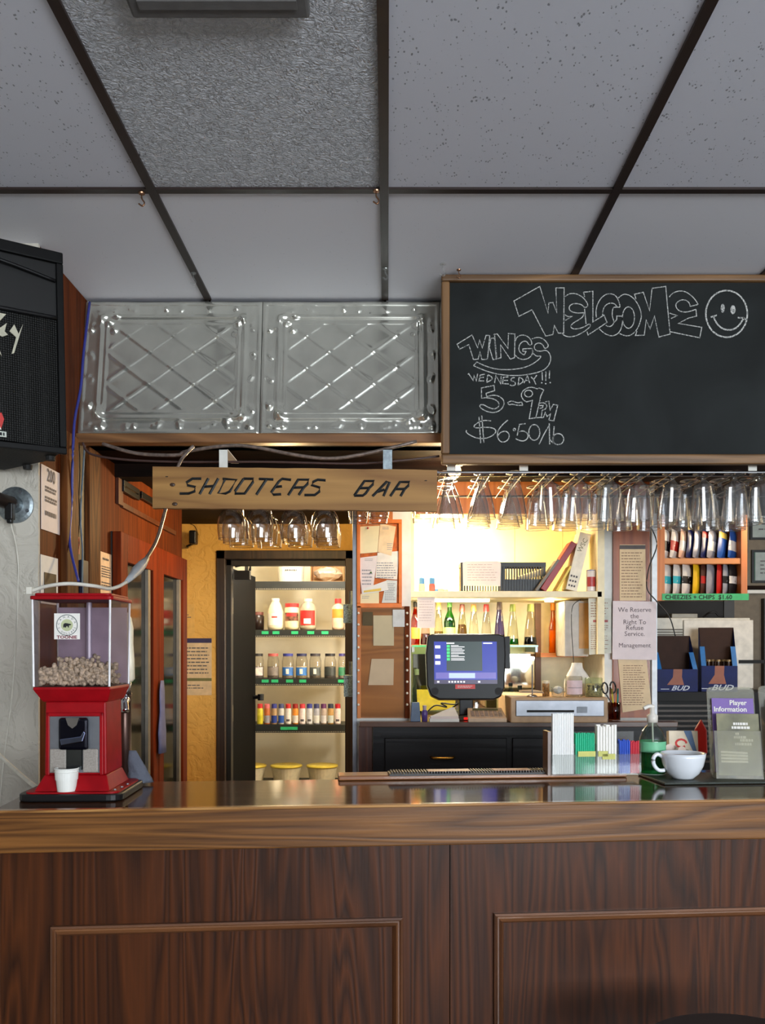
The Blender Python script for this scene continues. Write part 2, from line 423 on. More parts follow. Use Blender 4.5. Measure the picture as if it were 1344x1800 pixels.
# ceiling: slab, tiles and grid bars
ceil = struct('ceiling', MB().box(-2.6,4.75,-3.9,YT+0.05,2.62,2.7), WHITE_P)
T_SWIRL = ceiling_tile_mat('swirl_tile', (222,223,230), 'swirl')
T_PIN = ceiling_tile_mat('pinhole_tile', (214,215,226), 'pin')
T_PLAIN = ceiling_tile_mat('smooth_tile', (232,232,240), 'fine')
gx = [-0.009+0.61*k for k in range(-4, 8)]
gy = [2.317-1.22*k for k in range(0, 6)]
rows = [(2.317, YT+0.03)]+[(gy[k+1], gy[k]) for k in range(len(gy)-1)]
for ci in range(-1, len(gx)):
    x0 = gx[ci] if ci >= 0 else -2.45
    x1 = gx[ci+1] if ci+1 < len(gx) else 4.6
    for ri, (y0, y1) in enumerate(rows):
        m_ = T_PLAIN if ri == 0 else (T_SWIRL if (ci, ri) == (3, 1) else T_PIN)
        kid(ceil, 'tile', MB().box(x0+0.004, x1-0.004, y0+0.004, y1-0.004, CEIL+0.004, CEIL+0.02), m_)
for x in gx: kid(ceil, 'grid_bar', MB().box(x-0.0115, x+0.0115, -3.78, YT-0.002, CEIL-0.003, CEIL+0.03), GRID)
for y in gy:
    for k in range(-1, len(gx)):
        x0 = gx[k]+0.0118 if k >= 0 else -2.45; x1 = gx[k+1]-0.0118 if k+1 < len(gx) else 4.6
        kid(ceil, 'grid_bar', MB().box(x0, x1, y-0.011, y+0.011, CEIL-0.0025, CEIL+0.03), GRID)
# wood panelled wall, its corner trims
wlf = struct('wall_left', MB().box(XL-0.3, XL, YS+0.0125, 4.46, 0, CEIL), CEDAR)
for (pa, pb, w_, m_) in ((553, 533, 0.022, OAK_TRIMZ), (512, 493, 0.018, OAK_TRIMZ)):
    kid(wlf, 'corner_trim', MB().box(XL, XL+w_, F/pa, F/pb, 0.3, 2.07), m_, bevel=0.003)
kid(wlf, 'recess_board', MB().box(XL, XL+0.004, F/532, F/513, 0.3, 2.07), mat('recess_dark', (44,24,14), 0.6))
struct('wall_passage', MB().box(-1.5,-1.4,4.4,5.1,0,2.2), stucco('yellow_stucco', (232,182,92), 14.0, 0.4))
# bulkhead box, soffit ceiling and beam
struct('ceiling_soffit', MB().box(XL-0.4, 2.45, 2.985, 5.1, SOF, SOF+0.05).box(XL, 2.45, YT+0.03, YT+0.09, SOF, 2.62), DARKWOOD)
struct('trim_1', MB().box(XL, 2.45, F/528, F/528+0.05, 2.062, 2.094), OAK_TRIM, bevel=0.004)
struct('trim_2', MB().box(XL, 2.45, 3.36, 3.46, 2.03, 2.08), DARKWOOD)
# yellow stucco wall with doorway
YW = F/310.0; DX0 = (381-CX)/310; DX1 = -0.19; DZ = EYE+170/310
yl = stucco('yellow_stucco', None)
struct('wall_back', MB().box(-1.5, DX0, YW, YW+0.08, 0, SOF).box(DX0, DX1, YW, YW+0.08, DZ, SOF).box(DX1, 0.12, YW, YW+0.08, 0, SOF), yl)
d = T('door_1', None, None, (DX0, YW, 0), kind='structure')
d.part('door_frame', MB().box(DX0, DX0+0.05, YW-0.02, YW+0.1, 0, DZ).box(DX0, DX1, YW-0.02, YW+0.1, DZ-0.05, DZ).box(DX1-0.05, DX1, YW-0.02, YW+0.1, 0, DZ), BROWN_JAMB, bevel=0.004)
d.part('door_stop', MB().box(DX0+0.05, DX0+0.075, YW+0.03, YW+0.1, 0, DZ-0.05).box(DX0+0.05, DX1-0.05, YW+0.03, YW+0.1, DZ-0.08, DZ-0.05), mat('black_jamb', (22,20,19), 0.5))
hx = (408-CX)/302
a = R(4)
leaf = d.part('door_leaf', (lambda q: (setattr(q, 'xf', Matrix.Translation((hx, YW+0.1, 0)) @ Matrix.Rotation(-a, 4, 'Z')), q.box(-0.04, 0, 0.01, 0.64, 0.02, DZ-0.09))[1])(MB()), mat('black_door', (9,8,7), 0.8, var=0.12, vscale=8, spec=0.1))
for zz in (1.62, 1.0):
    d.part('hinge', MB().box(hx-0.035, hx+0.006, YW+0.092, YW+0.1, zz-0.045, zz+0.045).lathe([(0.008,-0.047),(0.008,0.047)], 8, (hx+0.004, YW+0.096, zz)), mat('hinge_steel', (186,180,160), 0.35, 0.7))
d.part('door_closer', MB().cbox((hx+0.06, YW+0.13, 1.80), 0.09, 0.05, 0.05).tube([(hx+0.02,YW+0.11,1.85),(hx+0.11,YW+0.12,1.87),(hx+0.1,YW+0.15,1.83)], 0.008), BLACK)
d.part('door_handle', MB().tube([(hx+0.02,YW+0.69,1.06),(hx+0.09,YW+0.66,1.06)], 0.012).lathe([(0.02,-0.02),(0.02,0.02)], 12, (hx+0.09,YW+0.66,1.06)), BLACK)
# closet behind the doorway
cw = mat('closet_paint', (228,220,198), 0.7, var=0.04, vscale=4)
struct('wall_closet', MB().box(-1.15,0.35,6.5,6.6,0,2.3).box(-1.25,-1.15,YW+0.08,6.6,0,2.3).box(0.25,0.35,YW+0.08,6.6,0,2.3).box(-1.25,0.35,YW+0.08,6.6,2.25,2.3), cw)
lt = T('ceiling_lamp', 'round white lamp on the closet ceiling', 'lamp', (-0.45, 5.5, 2.25))
lt.part('lamp_dome', MB().lathe([(0.11,0),(0.11,-0.02),(0.09,-0.05),(0.04,-0.07),(0.0,-0.072)], 20, (-0.45,5.5,2.25)), mat('lamp_dome', (255,250,240), 0.4, emit=(255,246,230), estr=3.0), smooth=True)
point_light('closet_lamp_light', (-0.45, 5.45, 2.1), 40, (1.0, 0.92, 0.78), 0.08)
lw_ = T('closet_fill_lamp', 'white globe fill lamp added on the unseen closet side wall', 'lamp', (0.25, 5.5, 1.35))  # unseen lamp added to brighten the closet shelves from the front
lw_.part('lamp_base', MB().cbox((0.235, 5.5, 1.35), 0.029, 0.09, 0.09), WHITE_P, bevel=0.004)
lw_.part('globe', MB().ell((0.17, 5.5, 1.35), 0.055, 0.055, 0.055, 16, 10), MATS['lamp_dome'], smooth=True)
point_light('closet_fill_light', (0.1, 5.5, 1.35), 17, (1.0, 0.92, 0.78), 0.06)
# partition between the doorway and the back bar
PX0 = (622-CX)/440; PX1 = (722-CX)/440; YP = F/440
struct('wall_partition', MB().box(PX0, PX1, YP, YW, 0, SOF), WHITE_P)
struct('trim_3', MB().box(PX0-0.006, PX0+0.012, YP-0.006, YP+0.03, 0.6, SOF), STEEL, bevel=0.001)
struct('wall_orange', MB().box(PX0+0.013, (690-CX)/440, YP-0.012, YP-0.001, 1.86, SOF), ORANGE)
# wall behind the back bar, the panelled post beside it and the dark nook
YB = F/385.0
struct('wall_bar', MB().box(PX1, 1.02, YB, YB+0.08, 0, SOF), CREAM)
struct('wall_post', MB().box((1062-CX)/425, (1150-CX)/425, F/425, 4.9, 0, SOF), WHITE_P)
post = struct('trim_4', MB().box((1076-CX)/425, (1140-CX)/425, F/425-0.012, F/425-0.001, 1.09, SOF), wood('post_panel', (120,56,24), (170,92,46), 'z', 7.0, 0.45, 0.1, 0.9, 0.06))
struct('trim_5', MB().box((1143-CX)/425, (1152-CX)/425, F/425-0.02, F/425-0.001, 1.06, 1.93), mat('white_edge', (228,232,236), 0.4))
YN = F/330.0
struct('wall_nook', MB().box(0.9, 2.45, YN, YN+0.1, 0, SOF), mat('nook_paint', (118,106,90), 0.7))
struct('nook_recess_shade', MB().box((1120-CX)/332, (1290-CX)/332, YN-0.02, YN-0.0005, 1.1, EYE+(CY-1050)/332), BLACKM)  # black board painting the shade of the dark recess on the nook wall
# ---------------------------------------------------------------- tin panels on the bulkhead
TIN = mat('pressed_tin', (214,214,204), 0.2, 0.8, 0.05, 12)
rnd = random.Random(3)
def tin_relief():
    W, H, nu, nv = 0.608, 0.485, 132, 104
    bumps = []
    for (cu, cv) in ((0.065,0.07),(W-0.065,0.07),(0.065,H-0.07),(W-0.065,H-0.07)):
        for k in range(9):
            a_ = rnd.uniform(0, 6.28); r_ = rnd.uniform(0.0, 0.055)
            bumps.append((cu+r_*math.cos(a_), cv+r_*math.sin(a_), rnd.uniform(0.006,0.014), rnd.uniform(0.003,0.009)))
    for k in range(6):
        for (cu, cv) in ((W*(k+1)/7, 0.032), (W*(k+1)/7, H-0.032)):
            for j in range(3): bumps.append((cu+rnd.uniform(-.022,.022), cv+rnd.uniform(-.01,.01), rnd.uniform(0.005,0.01), rnd.uniform(0.003,0.006)))
    for k in range(4):
        for (cu, cv) in ((0.03, H*(k+1)/5), (W-0.03, H*(k+1)/5)):
            for j in range(3): bumps.append((cu+rnd.uniform(-.01,.01), cv+rnd.uniform(-.02,.02), rnd.uniform(0.005,0.01), rnd.uniform(0.003,0.006)))
    def h(u, v):
        z = 0.0
        e = min(u, W-u, v, H-v)
        z += 0.005*math.exp(-((e-0.008)/0.004)**2)
        z += 0.007*math.exp(-((e-0.058)/0.007)**2)+0.004*math.exp(-((e-0.078)/0.004)**2)
        if e > 0.075:
            k = min(1, (e-0.075)/0.02); cu, cv = u-W/2, v-H/2
            a_ = cu/0.152+cv/0.118; b_ = cu/0.152-cv/0.118
            da = abs(a_-round(a_)); db = abs(b_-round(b_))
            z += k*0.0036*max(math.exp(-(da/0.07)**2), math.exp(-(db/0.07)**2))
            if da < 0.14 and db < 0.14: z += k*0.004*math.exp(-((da*da+db*db)/0.006))
        for (bu, bv, s_, ht) in bumps:
            d2 = (u-bu)**2+(v-bv)**2
            if d2 < 9*s_*s_: z += ht*math.exp(-d2/(s_*s_))
        z += 0.0012*math.sin(u*17+v*9)*math.sin(v*13-u*5)
        return z*1.05
    vs = []; fs = []
    for j in range(nv+1):
        for i in range(nu+1):
            u = W*i/nu; v = H*j/nv; vs.append((u, -h(u, v), v))
    for j in range(nv):
        for i in range(nu):
            q = j*(nu+1)+i; fs.append((q, q+1, q+nu+2, q+nu+1))
    return vs, fs
tv, tf = tin_relief()
ytop = F/509.0-0.004; ybot = F/524.0; zt = CEIL-0.012; zb = 2.094
tilt = math.atan2(ytop-ybot, zt-zb)
tin_labels = ['pressed tin panel with diamond lattice next to the wood panelled wall', 'pressed tin panel with diamond lattice next to the edge of the chalkboard',
              'pressed tin panel mostly covered by the chalkboard', 'pressed tin panel past the end of the chalkboard', 'last pressed tin panel of the bulkhead by the side wall']
tin_me = None
for k in range(5):
    x0 = XL+0.001+0.61*k
    mb = MB(); mb.add(tv, tf)
    if tin_me is None: tin_me = mb.mesh('tin_panel', TIN, None, True)
    o = bpy.data.objects.new('tin_panel', tin_me); COL.objects.link(o)
    o.location = (x0, ybot, zb); o.rotation_euler = (-tilt, 0, 0)
    o['label'] = tin_labels[k]; o['category'] = 'tin panel'; o['group'] = 'tin panels on the bulkhead'
# ---------------------------------------------------------------- chalkboard
pc = 545.0; YC = F/pc
ch = T('chalkboard', 'black chalkboard in a brown wood frame with white chalk writing', 'chalkboard', P(1108, 817, pc))
CXb = lambda x: (x-CX)/pc
CZb = lambda y: EYE+(CY-y)/pc
x0, x1, z0, z1 = CXb(775), CXb(775)+1.22, CZb(817), CZb(485)
def slate_mat():
    m, nt, b = _new('slate'); N = nt.nodes; L = nt.links; b.inputs['Roughness'].default_value = 0.75; b.inputs['Specular IOR Level'].default_value = 0.25
    tc = N.new('ShaderNodeTexCoord'); n = N.new('ShaderNodeTexNoise'); n.inputs['Scale'].default_value = 3.5; n.inputs['Detail'].default_value = 8; n.inputs['Distortion'].default_value = 0.8
    L.new(tc.outputs['Object'], n.inputs['Vector']); r = N.new('ShaderNodeValToRGB')
    r.color_ramp.elements[0].position = 0.35; r.color_ramp.elements[1].position = 0.75
    r.color_ramp.elements[0].color = lin((22,25,25)); r.color_ramp.elements[1].color = lin((38,42,42))
    L.new(n.outputs['Fac'], r.inputs['Fac']); L.new(r.outputs['Color'], b.inputs['Base Color']); return m
ch.part('slate', MB().box(x0+0.02, x1-0.02, YC, YC+0.012, z0+0.02, z1-0.02), slate_mat())
fw = 0.032
FR = wood('chalkboard_frame', (84,58,34), (140,102,62), 'x', 9.0, 0.5, 0, 0.8); FRZ = wood('chalkboard_frame_upright', (84,58,34), (140,102,62), 'z', 9.0, 0.5, 0, 0.8)
for (a0, a1, b0, b1, m_) in ((x0, x1, z1-fw*0.7, z1, FR), (x0, x1, z0, z0+fw, FR), (x0, x0+fw*0.85, z0+fw, z1-fw*0.7, FRZ), (x1-fw*0.85, x1, z0+fw, z1-fw*0.7, FRZ)):
    ch.part('frame_rail', MB().box(a0, a1, YC-0.016, YC+0.016, b0, b1), m_, bevel=0.006, seg=3)
def chalk_mat():
    m, nt, b = _new('chalk'); N = nt.nodes; L = nt.links; b.inputs['Roughness'].default_value = 0.9
    tc = N.new('ShaderNodeTexCoord'); n = N.new('ShaderNodeTexNoise'); n.inputs['Scale'].default_value = 260; n.inputs['Detail'].default_value = 4
    L.new(tc.outputs['Object'], n.inputs['Vector']); r = N.new('ShaderNodeValToRGB')
    r.color_ramp.elements[0].position = 0.36; r.color_ramp.elements[1].position = 0.54
    r.color_ramp.elements[0].color = lin((78,82,82)); r.color_ramp.elements[1].color = lin((196,196,192))
    L.new(n.outputs['Fac'], r.inputs['Fac']); L.new(r.outputs['Color'], b.inputs['Base Color']); return m
CHALK = chalk_mat()
def crop(ox, oy, s): return lambda pts: [(CXb(ox+x*s), CZb(oy+y*s)) for x, y in pts]
def chalk_part(name, tf_, strokes, w=1.9, discs=()):
    mb = MB()
    for cur, pts in strokes:
        if cur: pts = chaikin(pts, 2)
        mb.ribbon(tf_(pts), w*0.85/pc, YC-0.0012)
    for (x, y, rx, ry) in discs:
        c_ = tf_([(x, y)])[0]; e_ = tf_([(x+rx, y+ry)])[0]
        mb.disc(c_[0], c_[1], abs(e_[0]-c_[0]), abs(e_[1]-c_[1]), YC-0.0014)
    ch.part(name, mb, CHALK)
A = crop(890, 490, 230/1344); B = crop(1100, 490, 230/1344); C_ = crop(790, 575, 220/1344); D_ = crop(800, 640, 210/1344)
chalk_part('chalk_lettering', A, [
 (0,[(75,230),(340,80),(425,355),(432,250),(475,245),(515,350),(505,95),(590,95),(585,560),(530,560),(490,480),(475,575),(400,590),(260,320),(125,388),(75,230)]),
 (1,[(600,185),(640,155),(700,150),(760,175),(810,220),(840,280),(800,302),(770,265),(700,252),(645,275),(640,315),(665,340),(720,355),(795,350)]),
 (1,[(795,350),(785,390),(740,425),(690,450),(650,490),(680,518),(740,515),(800,495),(850,460),(862,485),(830,520),(770,560),(700,592),(640,600),(590,585),(568,562)]),
 (0,[(595,370),(630,390),(672,388),(600,430)]),
 (0,[(800,190),(790,140),(885,130),(885,445),(1000,375),(1030,450),(835,580),(825,545)]), (0,[(800,310),(815,465)]),
 (1,[(920,400),(915,330),(935,250),(980,185),(1040,152),(1100,160),(1140,200),(1170,295),(1135,295),(1110,258),(1060,248),(1010,275),(985,330),(985,378)]),
 (1,[(1135,295),(1095,292),(1083,340),(1085,400),(1105,440),(1085,482),(1050,496),(1018,480)]),
 (0,[(1105,450),(1130,420),(1130,385),(1185,385)]), (1,[(1185,385),(1192,440),(1175,520),(1140,570),(1080,592),(1010,570),(950,515)]),
 (0,ellpts(1250,400,62,110))])
chalk_part('chalk_lettering', B, [
 (1,[(-82,200),(-40,165),(0,158),(60,185),(115,250),(150,330),(157,390),(140,460),(105,535),(50,580),(0,592),(-67,565)]),
 (0,[(100,210),(85,160),(175,140),(240,330),(265,100),(405,80),(450,570),(335,600),(290,385),(245,515),(205,425),(185,580),(95,585),(110,540)]),
 (1,[(440,190),(480,145),(540,126),(600,130),(660,165),(712,220),(738,266)]), (0,[(738,266),(655,285)]),
 (1,[(655,285),(650,250),(610,218),(560,218),(512,250),(508,290),(540,332),(600,347),(660,335),(715,315)]),
 (0,[(715,315),(722,385),(640,405),(535,460),(775,500),(755,608),(450,545)]), (0,[(445,355),(525,380),(460,410)])])
chalk_part('chalk_smiley', B, [(0,ellpts(1030,362,213,240,40)), (1,[(895,385),(915,440),(960,497),(1020,527),(1090,527),(1150,492),(1190,432),(1207,400)]),
 (0,[(868,396),(930,375)]), (0,[(1145,400),(1210,405),(1232,430)])], 3.2, [(990,305,20,46),(1095,320,26,46)])
chalk_part('chalk_lettering', C_, [
 (0,[(80,185),(240,85),(300,225),(320,140),(350,225),(390,90),(430,90),(405,345),(345,350),(325,265),(305,345),(255,350),(205,190),(105,238),(80,185)]),
 (0,[(440,122),(425,220),(465,350),(500,345),(480,118),(440,122)]),
 (0,[(470,80),(510,75),(625,230),(630,70),(700,75),(695,330),(650,345),(545,190),(550,330),(505,342),(482,90)]),
 (1,[(700,170),(715,115),(760,85),(820,90),(865,125),(888,188),(850,197),(830,155),(790,150),(750,185),(738,240),(760,280),(800,300)]),
 (0,[(800,300),(820,262),(785,260),(785,235),(885,230)]), (1,[(885,230),(893,280),(860,330),(800,352),(740,340),(700,300)]),
 (1,[(880,130),(930,110),(990,118),(1040,160),(1064,207),(1020,238),(1000,190),(960,168),(915,185),(905,220),(925,255),(980,262),(1030,245),(1072,280),(1088,340),(1065,410),(1010,465),(920,495),(780,520),(640,522),(500,505),(380,470),(255,415)]),
 (0,[(255,415),(290,375)]), (1,[(290,375),(370,415),(480,450),(600,460),(740,450),(850,420),(940,365),(990,310),(930,315),(895,285),(890,240)])])
chalk_part('chalk_lettering', D_, [
 (0,[(140,118),(150,110),(200,185),(210,130),(235,190),(250,110)]), (0,[(330,115),(280,125),(265,190),(325,190)]), (0,[(270,155),(320,150)]),
 (0,[(365,120),(350,207)]), (1,[(365,120),(410,145),(415,175),(350,208)]), (0,[(440,215),(455,130),(510,225),(515,140)]),
 (0,[(595,145),(540,150),(530,220),(600,225)]), (0,[(535,185),(590,185)]), (1,[(668,152),(630,158),(622,190),(668,200),(678,232),(640,247),(612,235)]),
 (0,[(705,240),(715,150)]), (1,[(715,150),(755,165),(765,200),(705,240)]), (0,[(770,215),(810,130),(835,215)]), (0,[(782,185),(828,185)]),
 (0,[(850,145),(880,178)]), (0,[(915,125),(880,175),(905,232)]), (0,[(975,90),(978,185)]), (0,[(1017,85),(1015,190)]), (0,[(1058,75),(1055,165)])], 2.1,
 [(970,212,9,8),(1015,222,9,8),(1065,210,9,8)])
chalk_part('chalk_lettering', D_, [
 (0,[(295,385),(292,270),(435,240),(440,300),(345,330),(350,368)]), (1,[(350,368),(420,348),(490,360),(545,405),(548,460),(510,520),(440,548),(370,540),(300,510),(265,465),(310,452),(370,490),(440,510),(490,480),(488,430),(440,395),(360,378),(290,384)]),
 (1,[(590,430),(640,413),(700,440),(745,428)]), (0,[(745,428),(757,466)]), (1,[(757,466),(700,466),(640,450),(600,462),(588,430)]),
 (1,[(800,428),(758,400),(736,350),(758,300),(820,262),(880,263),(920,282),(940,270)]), (0,[(940,270),(995,290),(960,360),(905,605),(830,615),(865,410),(800,426)]), (0,ellpts(822,333,45,38)),
 (0,[(905,605),(965,600),(975,520)]), (1,[(975,520),(1012,510),(1034,470),(1000,434),(945,440)]), (0,[(945,468),(985,466),(980,492),(945,500)]),
 (0,[(965,605),(990,600),(1010,545),(1030,590),(1070,560),(1050,630),(1105,640),(1150,465),(1100,455),(1065,520),(1050,420),(1010,425)])], 2.0)
chalk_part('chalk_lettering', D_, [
 (1,[(400,640),(330,632),(260,652),(200,700),(230,722),(320,710),(425,718),(460,750),(440,790),(370,832),(270,842),(180,812),(118,768),(125,745)]),
 (0,[(265,595),(285,890)]), (0,[(297,580),(320,885)]),
 (1,[(590,630),(520,690),(472,760),(472,830),(510,878),(560,878),(602,842),(607,790),(570,752),(510,765),(472,812)]),
 (0,ellpts(663,738,13,14,12)), (0,[(790,670),(720,680),(695,805)]), (1,[(700,765),(770,748),(820,790),(812,840),(770,868),(720,862),(678,840)]),
 (0,ellpts(887,770,62,88)), (1,[(1055,690),(1000,780),(940,905)]), (0,[(1055,665),(1060,905)]), (0,[(1062,850),(1098,890)]), (0,[(1110,700),(1095,890)]), (0,ellpts(1155,845,62,62))], 2.1)
# ---------------------------------------------------------------- hanging sign
ps = 560.0; YSg = F/ps
sg = T('hanging_sign', 'long pine board sign with carved black letters hanging from white straps', 'sign', P(518, 896, ps))
SX = lambda x: (x-CX)/ps
SZ = lambda y: EYE+(CY-y)/ps
bd = MB(); n_ = 24
top = [(SX(268+500*k/n_), SZ(820+6*k/n_+rnd.uniform(-.5,.5))) for k in range(n_+1)]
bot = [(SX(268+500*k/n_), SZ(893+5.5*k/n_+rnd.uniform(-.7,.7))) for k in range(n_+1)]
bd.prism(bot+top[::-1], YSg, YSg+0.022)
sg.part('sign_board', bd, PINE_SIGN)
Ef = lambda pts: [(SX(260+x*260/1344), SZ(800+y*260/1344)) for x, y in pts]
Ff = lambda pts: [(SX(510+x*270/1344), SZ(800+y*270/1344)) for x, y in pts]
CARVE = mat('carved_black_paint', (26,30,32), 0.3, var=0.3, vscale=90, coat=0.4)
letters = [(Ef,[[(485,215),(405,215),(350,250),(360,275),(430,290),(425,330),(370,350),(290,350)]]),
 (Ef,[[(550,212),(470,355)],[(640,212),(560,355)],[(510,288),(600,282)]]),
 (Ef,[[(700,222),(640,348),(705,350),(745,330),(805,225),(680,216)]]),
 (Ef,[[(870,215),(960,216),(955,245),(880,350),(790,350),(792,328),(870,215)]]),
 (Ef,[[(1010,217),(1140,222)],[(1078,220),(985,360)]]),
 (Ef,[[(1300,226),(1220,216),(1190,240),(1120,340),(1140,360),(1210,356)],[(1160,290),(1218,284)]]),
 (Ff,[[(-17,352),(70,215),(165,216),(150,255),(118,285),(75,350)],[(28,285),(116,283)]]),
 (Ff,[[(310,222),(240,216),(200,235),(185,262),(260,285),(255,320),(215,350),(125,350)]]),
 (Ff,[[(560,355),(650,227),(735,228),(722,258),(690,288),(682,305),(660,335),(635,355),(560,355)],[(606,290),(690,288)]]),
 (Ff,[[(720,360),(845,232),(870,236),(815,360)],[(765,322),(825,302)]]),
 (Ff,[[(875,360),(960,236),(1045,236),(1033,268),(1000,298),(965,360)],[(918,298),(1000,297)]])]
for tf_, strokes in letters:
    mb = MB()
    for st in strokes: mb.tube([(x, YSg-0.0002, z) for x, z in tf_(st)], 0.0046, 6)
    sg.part('carved_letter', mb, CARVE)
for (x, y) in ((303,852),(307,886)):
    sg.part('knot', MB().ell((SX(x), YSg, SZ(y)), 0.009, 0.004, 0.006), mat('knot', (72,52,38), 0.4))
for (x, y) in ((293,838),(748,845)):
    sg.part('screw_hole', MB().lathe([(0.004,-0.001),(0.004,0.001)], 8, (SX(x), YSg, SZ(y))), INKD)
for (x, w_, m_) in ((390,15,WHITE_P),(681,16,GALV)):
    sg.part('strap', MB().box(SX(x)-w_/2/ps, SX(x)+w_/2/ps, YSg+0.023, YSg+0.026, SZ(824), SZ(786)).box(SX(x)-w_/2/ps, SX(x)+w_/2/ps, YSg+0.023, 3.0, SZ(786)-0.003, SZ(786)), m_)
# ---------------------------------------------------------------- cables along the soffit
clear_cable = mat('clear_cable', (120,106,98), 0.35, 0.3, 0.25, 60)
def cable(name, label, pts, r, m_, n=6):
    return solo(name, label, 'cable', MB().tube(smooth3(pts, n), r, 8), m_, loc=tuple(pts[0]), smooth=True)
p5 = 535
cable('speaker_cable', 'clear cable looping under the tin bulkhead above the hanging sign', [P(180,780,p5),P(240,797,p5),(P(310,800,p5)),P(330,793,p5),P(420,783,p5),P(520,800,p5),P(580,806,p5),P(640,798,p5),P(732,776,p5)], 0.006, clear_cable)
cable('speaker_cable', 'thin dark cable drooping under the bulkhead trim to the wall', [P(145,778,p5),P(160,798,p5),P(220,808,p5),P(320,812,p5),P(470,812,p5),P(620,815,p5),P(700,810,p5),P(772,802,p5)], 0.004, mat('brown_cable', (70,50,46), 0.4))
ext = T('extension_cord', 'clear extension cord hanging from the soffit down to the nut machine', 'cord', P(325,790,545))
pp = [P(340,784,545),P(322,803,548),P(312,822,552),P(300,855,552),P(290,898,560),P(275,950,600),P(255,985,660)]
ext.part('cord', MB().tube(smooth3(pp), 0.0055, 8), clear_cable, smooth=True)
ext.part('connector', MB().tube([P(258,982,655),P(250,992,672),P(240,1003,695),P(232,1013,712),P(222,1023,735)], [0.007,0.012,0.013,0.009,0.005], 10), mat('grey_connector', (168,172,176), 0.4), smooth=True)
ext.part('white_cord', MB().tube(smooth3([P(222,1023,735),P(208,1031,755),P(190,1035,775),P(165,1030,800),P(120,1026,815),P(80,1031,815),P(55,1039,815)]), 0.0042, 8), mat('white_cord', (216,212,200), 0.5), smooth=True)
ext.part('plug', MB().box(*[P(48,1040,815)[0], P(58,1040,815)[0], P(48,1040,815)[1]-0.008, P(48,1040,815)[1]+0.008, P(48,1045,815)[2], P(48,1032,815)[2]]).tube([P(49,1041,815),P(42,1044,815)],0.0018,6).tube([P(49,1037,815),P(42,1039,815)],0.0018,6), mat('white_cord', None), bevel=0.002)
blue = mat('blue_cable', (52,58,140), 0.4)
cable('network_cable', 'blue cable running down the wood panelled wall beside the loudspeaker', [Vector((XL+0.03,2.99,2.55)),P(147,620,535),P(142,680,540),P(131,740,545),P(128,800,548),P(126,880,545),P(122,940,548),P(126,975,552),P(138,1022,560)], 0.0045, blue)
cable('network_cable', 'grey cable hanging down the wood recess behind the blue cable', [P(149,778,520),P(146,830,520),P(143,870,522),P(142,920,522),P(145,970,524),P(144,1030,526)], 0.0035, mat('grey_cable', (96,110,120), 0.5))
# ---------------------------------------------------------------- glass rack and hanging glasses
pr = 526.0; ZR = EYE+(CY-835)/pr
rack = T('glass_rack', 'chrome overhead glass rack with wire lanes hung under the soffit', 'glass rack', (0.4, F/pr, ZR))
rack.part('front_rail', MB().tube([(-0.58, F/pr-0.05, ZR), (1.6, F/pr-0.05, ZR)], 0.0045, 8).tube([(-0.58, F/pr-0.05, ZR-0.013), (1.6, F/pr-0.05, ZR-0.013)], 0.002, 6), CHROME)
rack.part('rear_rail', MB().tube([(-0.58, F/pr+0.42, ZR), (1.6, F/pr+0.42, ZR)], 0.0045, 8), CHROME)
beer_px = [790,850,906,965,1018,1072,1124,1180,1236,1290,1338]
lanes = [(x-CX)/pr for x in beer_px]
wine_px = [405,458,514,570]; wl_ = [(x-CX)/pr for x in wine_px]
short_px = [628,665,745]; sl_ = [(x-CX)/pr for x in short_px]
for x in lanes+wl_+sl_:
    for s_ in (-1, 1):
        rack.part('lane_wire', MB().tube([(x+s_*0.017, F/pr-0.05, ZR-0.006), (x+s_*0.017, F/pr+0.42, ZR-0.006)], 0.0016, 6), mat('wire_chrome', (120,104,88), 0.35, 0.9))
for x in (791, 916, 1311):
    X = (x-CX)/pr
    rack.part('hanger', MB().box(X-0.014, X+0.014, F/pr-0.052, F/pr-0.049, ZR-0.004, SOF).box(X-0.014, X+0.014, F/pr-0.052, F/pr+0.2, SOF-0.003, SOF), WHITE_P)
GL_BEER = glass('beer_glass', (240,241,242), 2.6, 0.1, 0.88, 0.03, (220,224,228))
def beer_glass(label, group, r0, r1, hh, flute):
    t = T('beer_glass', label, 'glass', (0,0,0), group=group, local=True)
    t.part('foot', MB().lathe([(0.0,0.012),(0.03,0.010),(0.034,0.006),(0.033,0.003),(0.012,-0.002),(0.0085,-0.004)], 20), GL_BEER, smooth=True)
    t.part('stem', MB().shell([(0.0085,-0.004),(0.008,-0.014),(0.014,-0.022),(r0,-0.034)], 20), GL_BEER, smooth=True)
    prof = [(r0,-0.034),(r0+(r1-r0)*0.42,-0.034-(hh-0.034)*0.3),(r0+(r1-r0)*0.75,-0.034-(hh-0.034)*0.65),(r1,-hh)]
    inn = [(r-0.002, z) for r, z in prof][::-1]
    t.part('bowl', MB().shell(prof, 24, flute=flute), GL_BEER, smooth=(flute == 0))
    t.part('rim', MB().tube([(r1*math.cos(2*math.pi*k/24), r1*math.sin(2*math.pi*k/24), -hh) for k in range(25)], 0.0014, 5), GL_BEER, smooth=True)
    return t
ga = beer_glass('tapering footed beer glass hung upside down beside the wooden sign', 'tapered glasses in the rack', 0.017, 0.043, 0.142, 0.0)
gb = beer_glass('fluted straight footed beer glass hung upside down under the chalkboard', 'fluted glasses in the rack', 0.030, 0.042, 0.148, 0.07)
first = {}
ORD = ['first','second','third','fourth','fifth','sixth','seventh','eighth','ninth','tenth','eleventh']
ROWN = ['just behind the front rail','second behind the front rail','last before the rear rail']
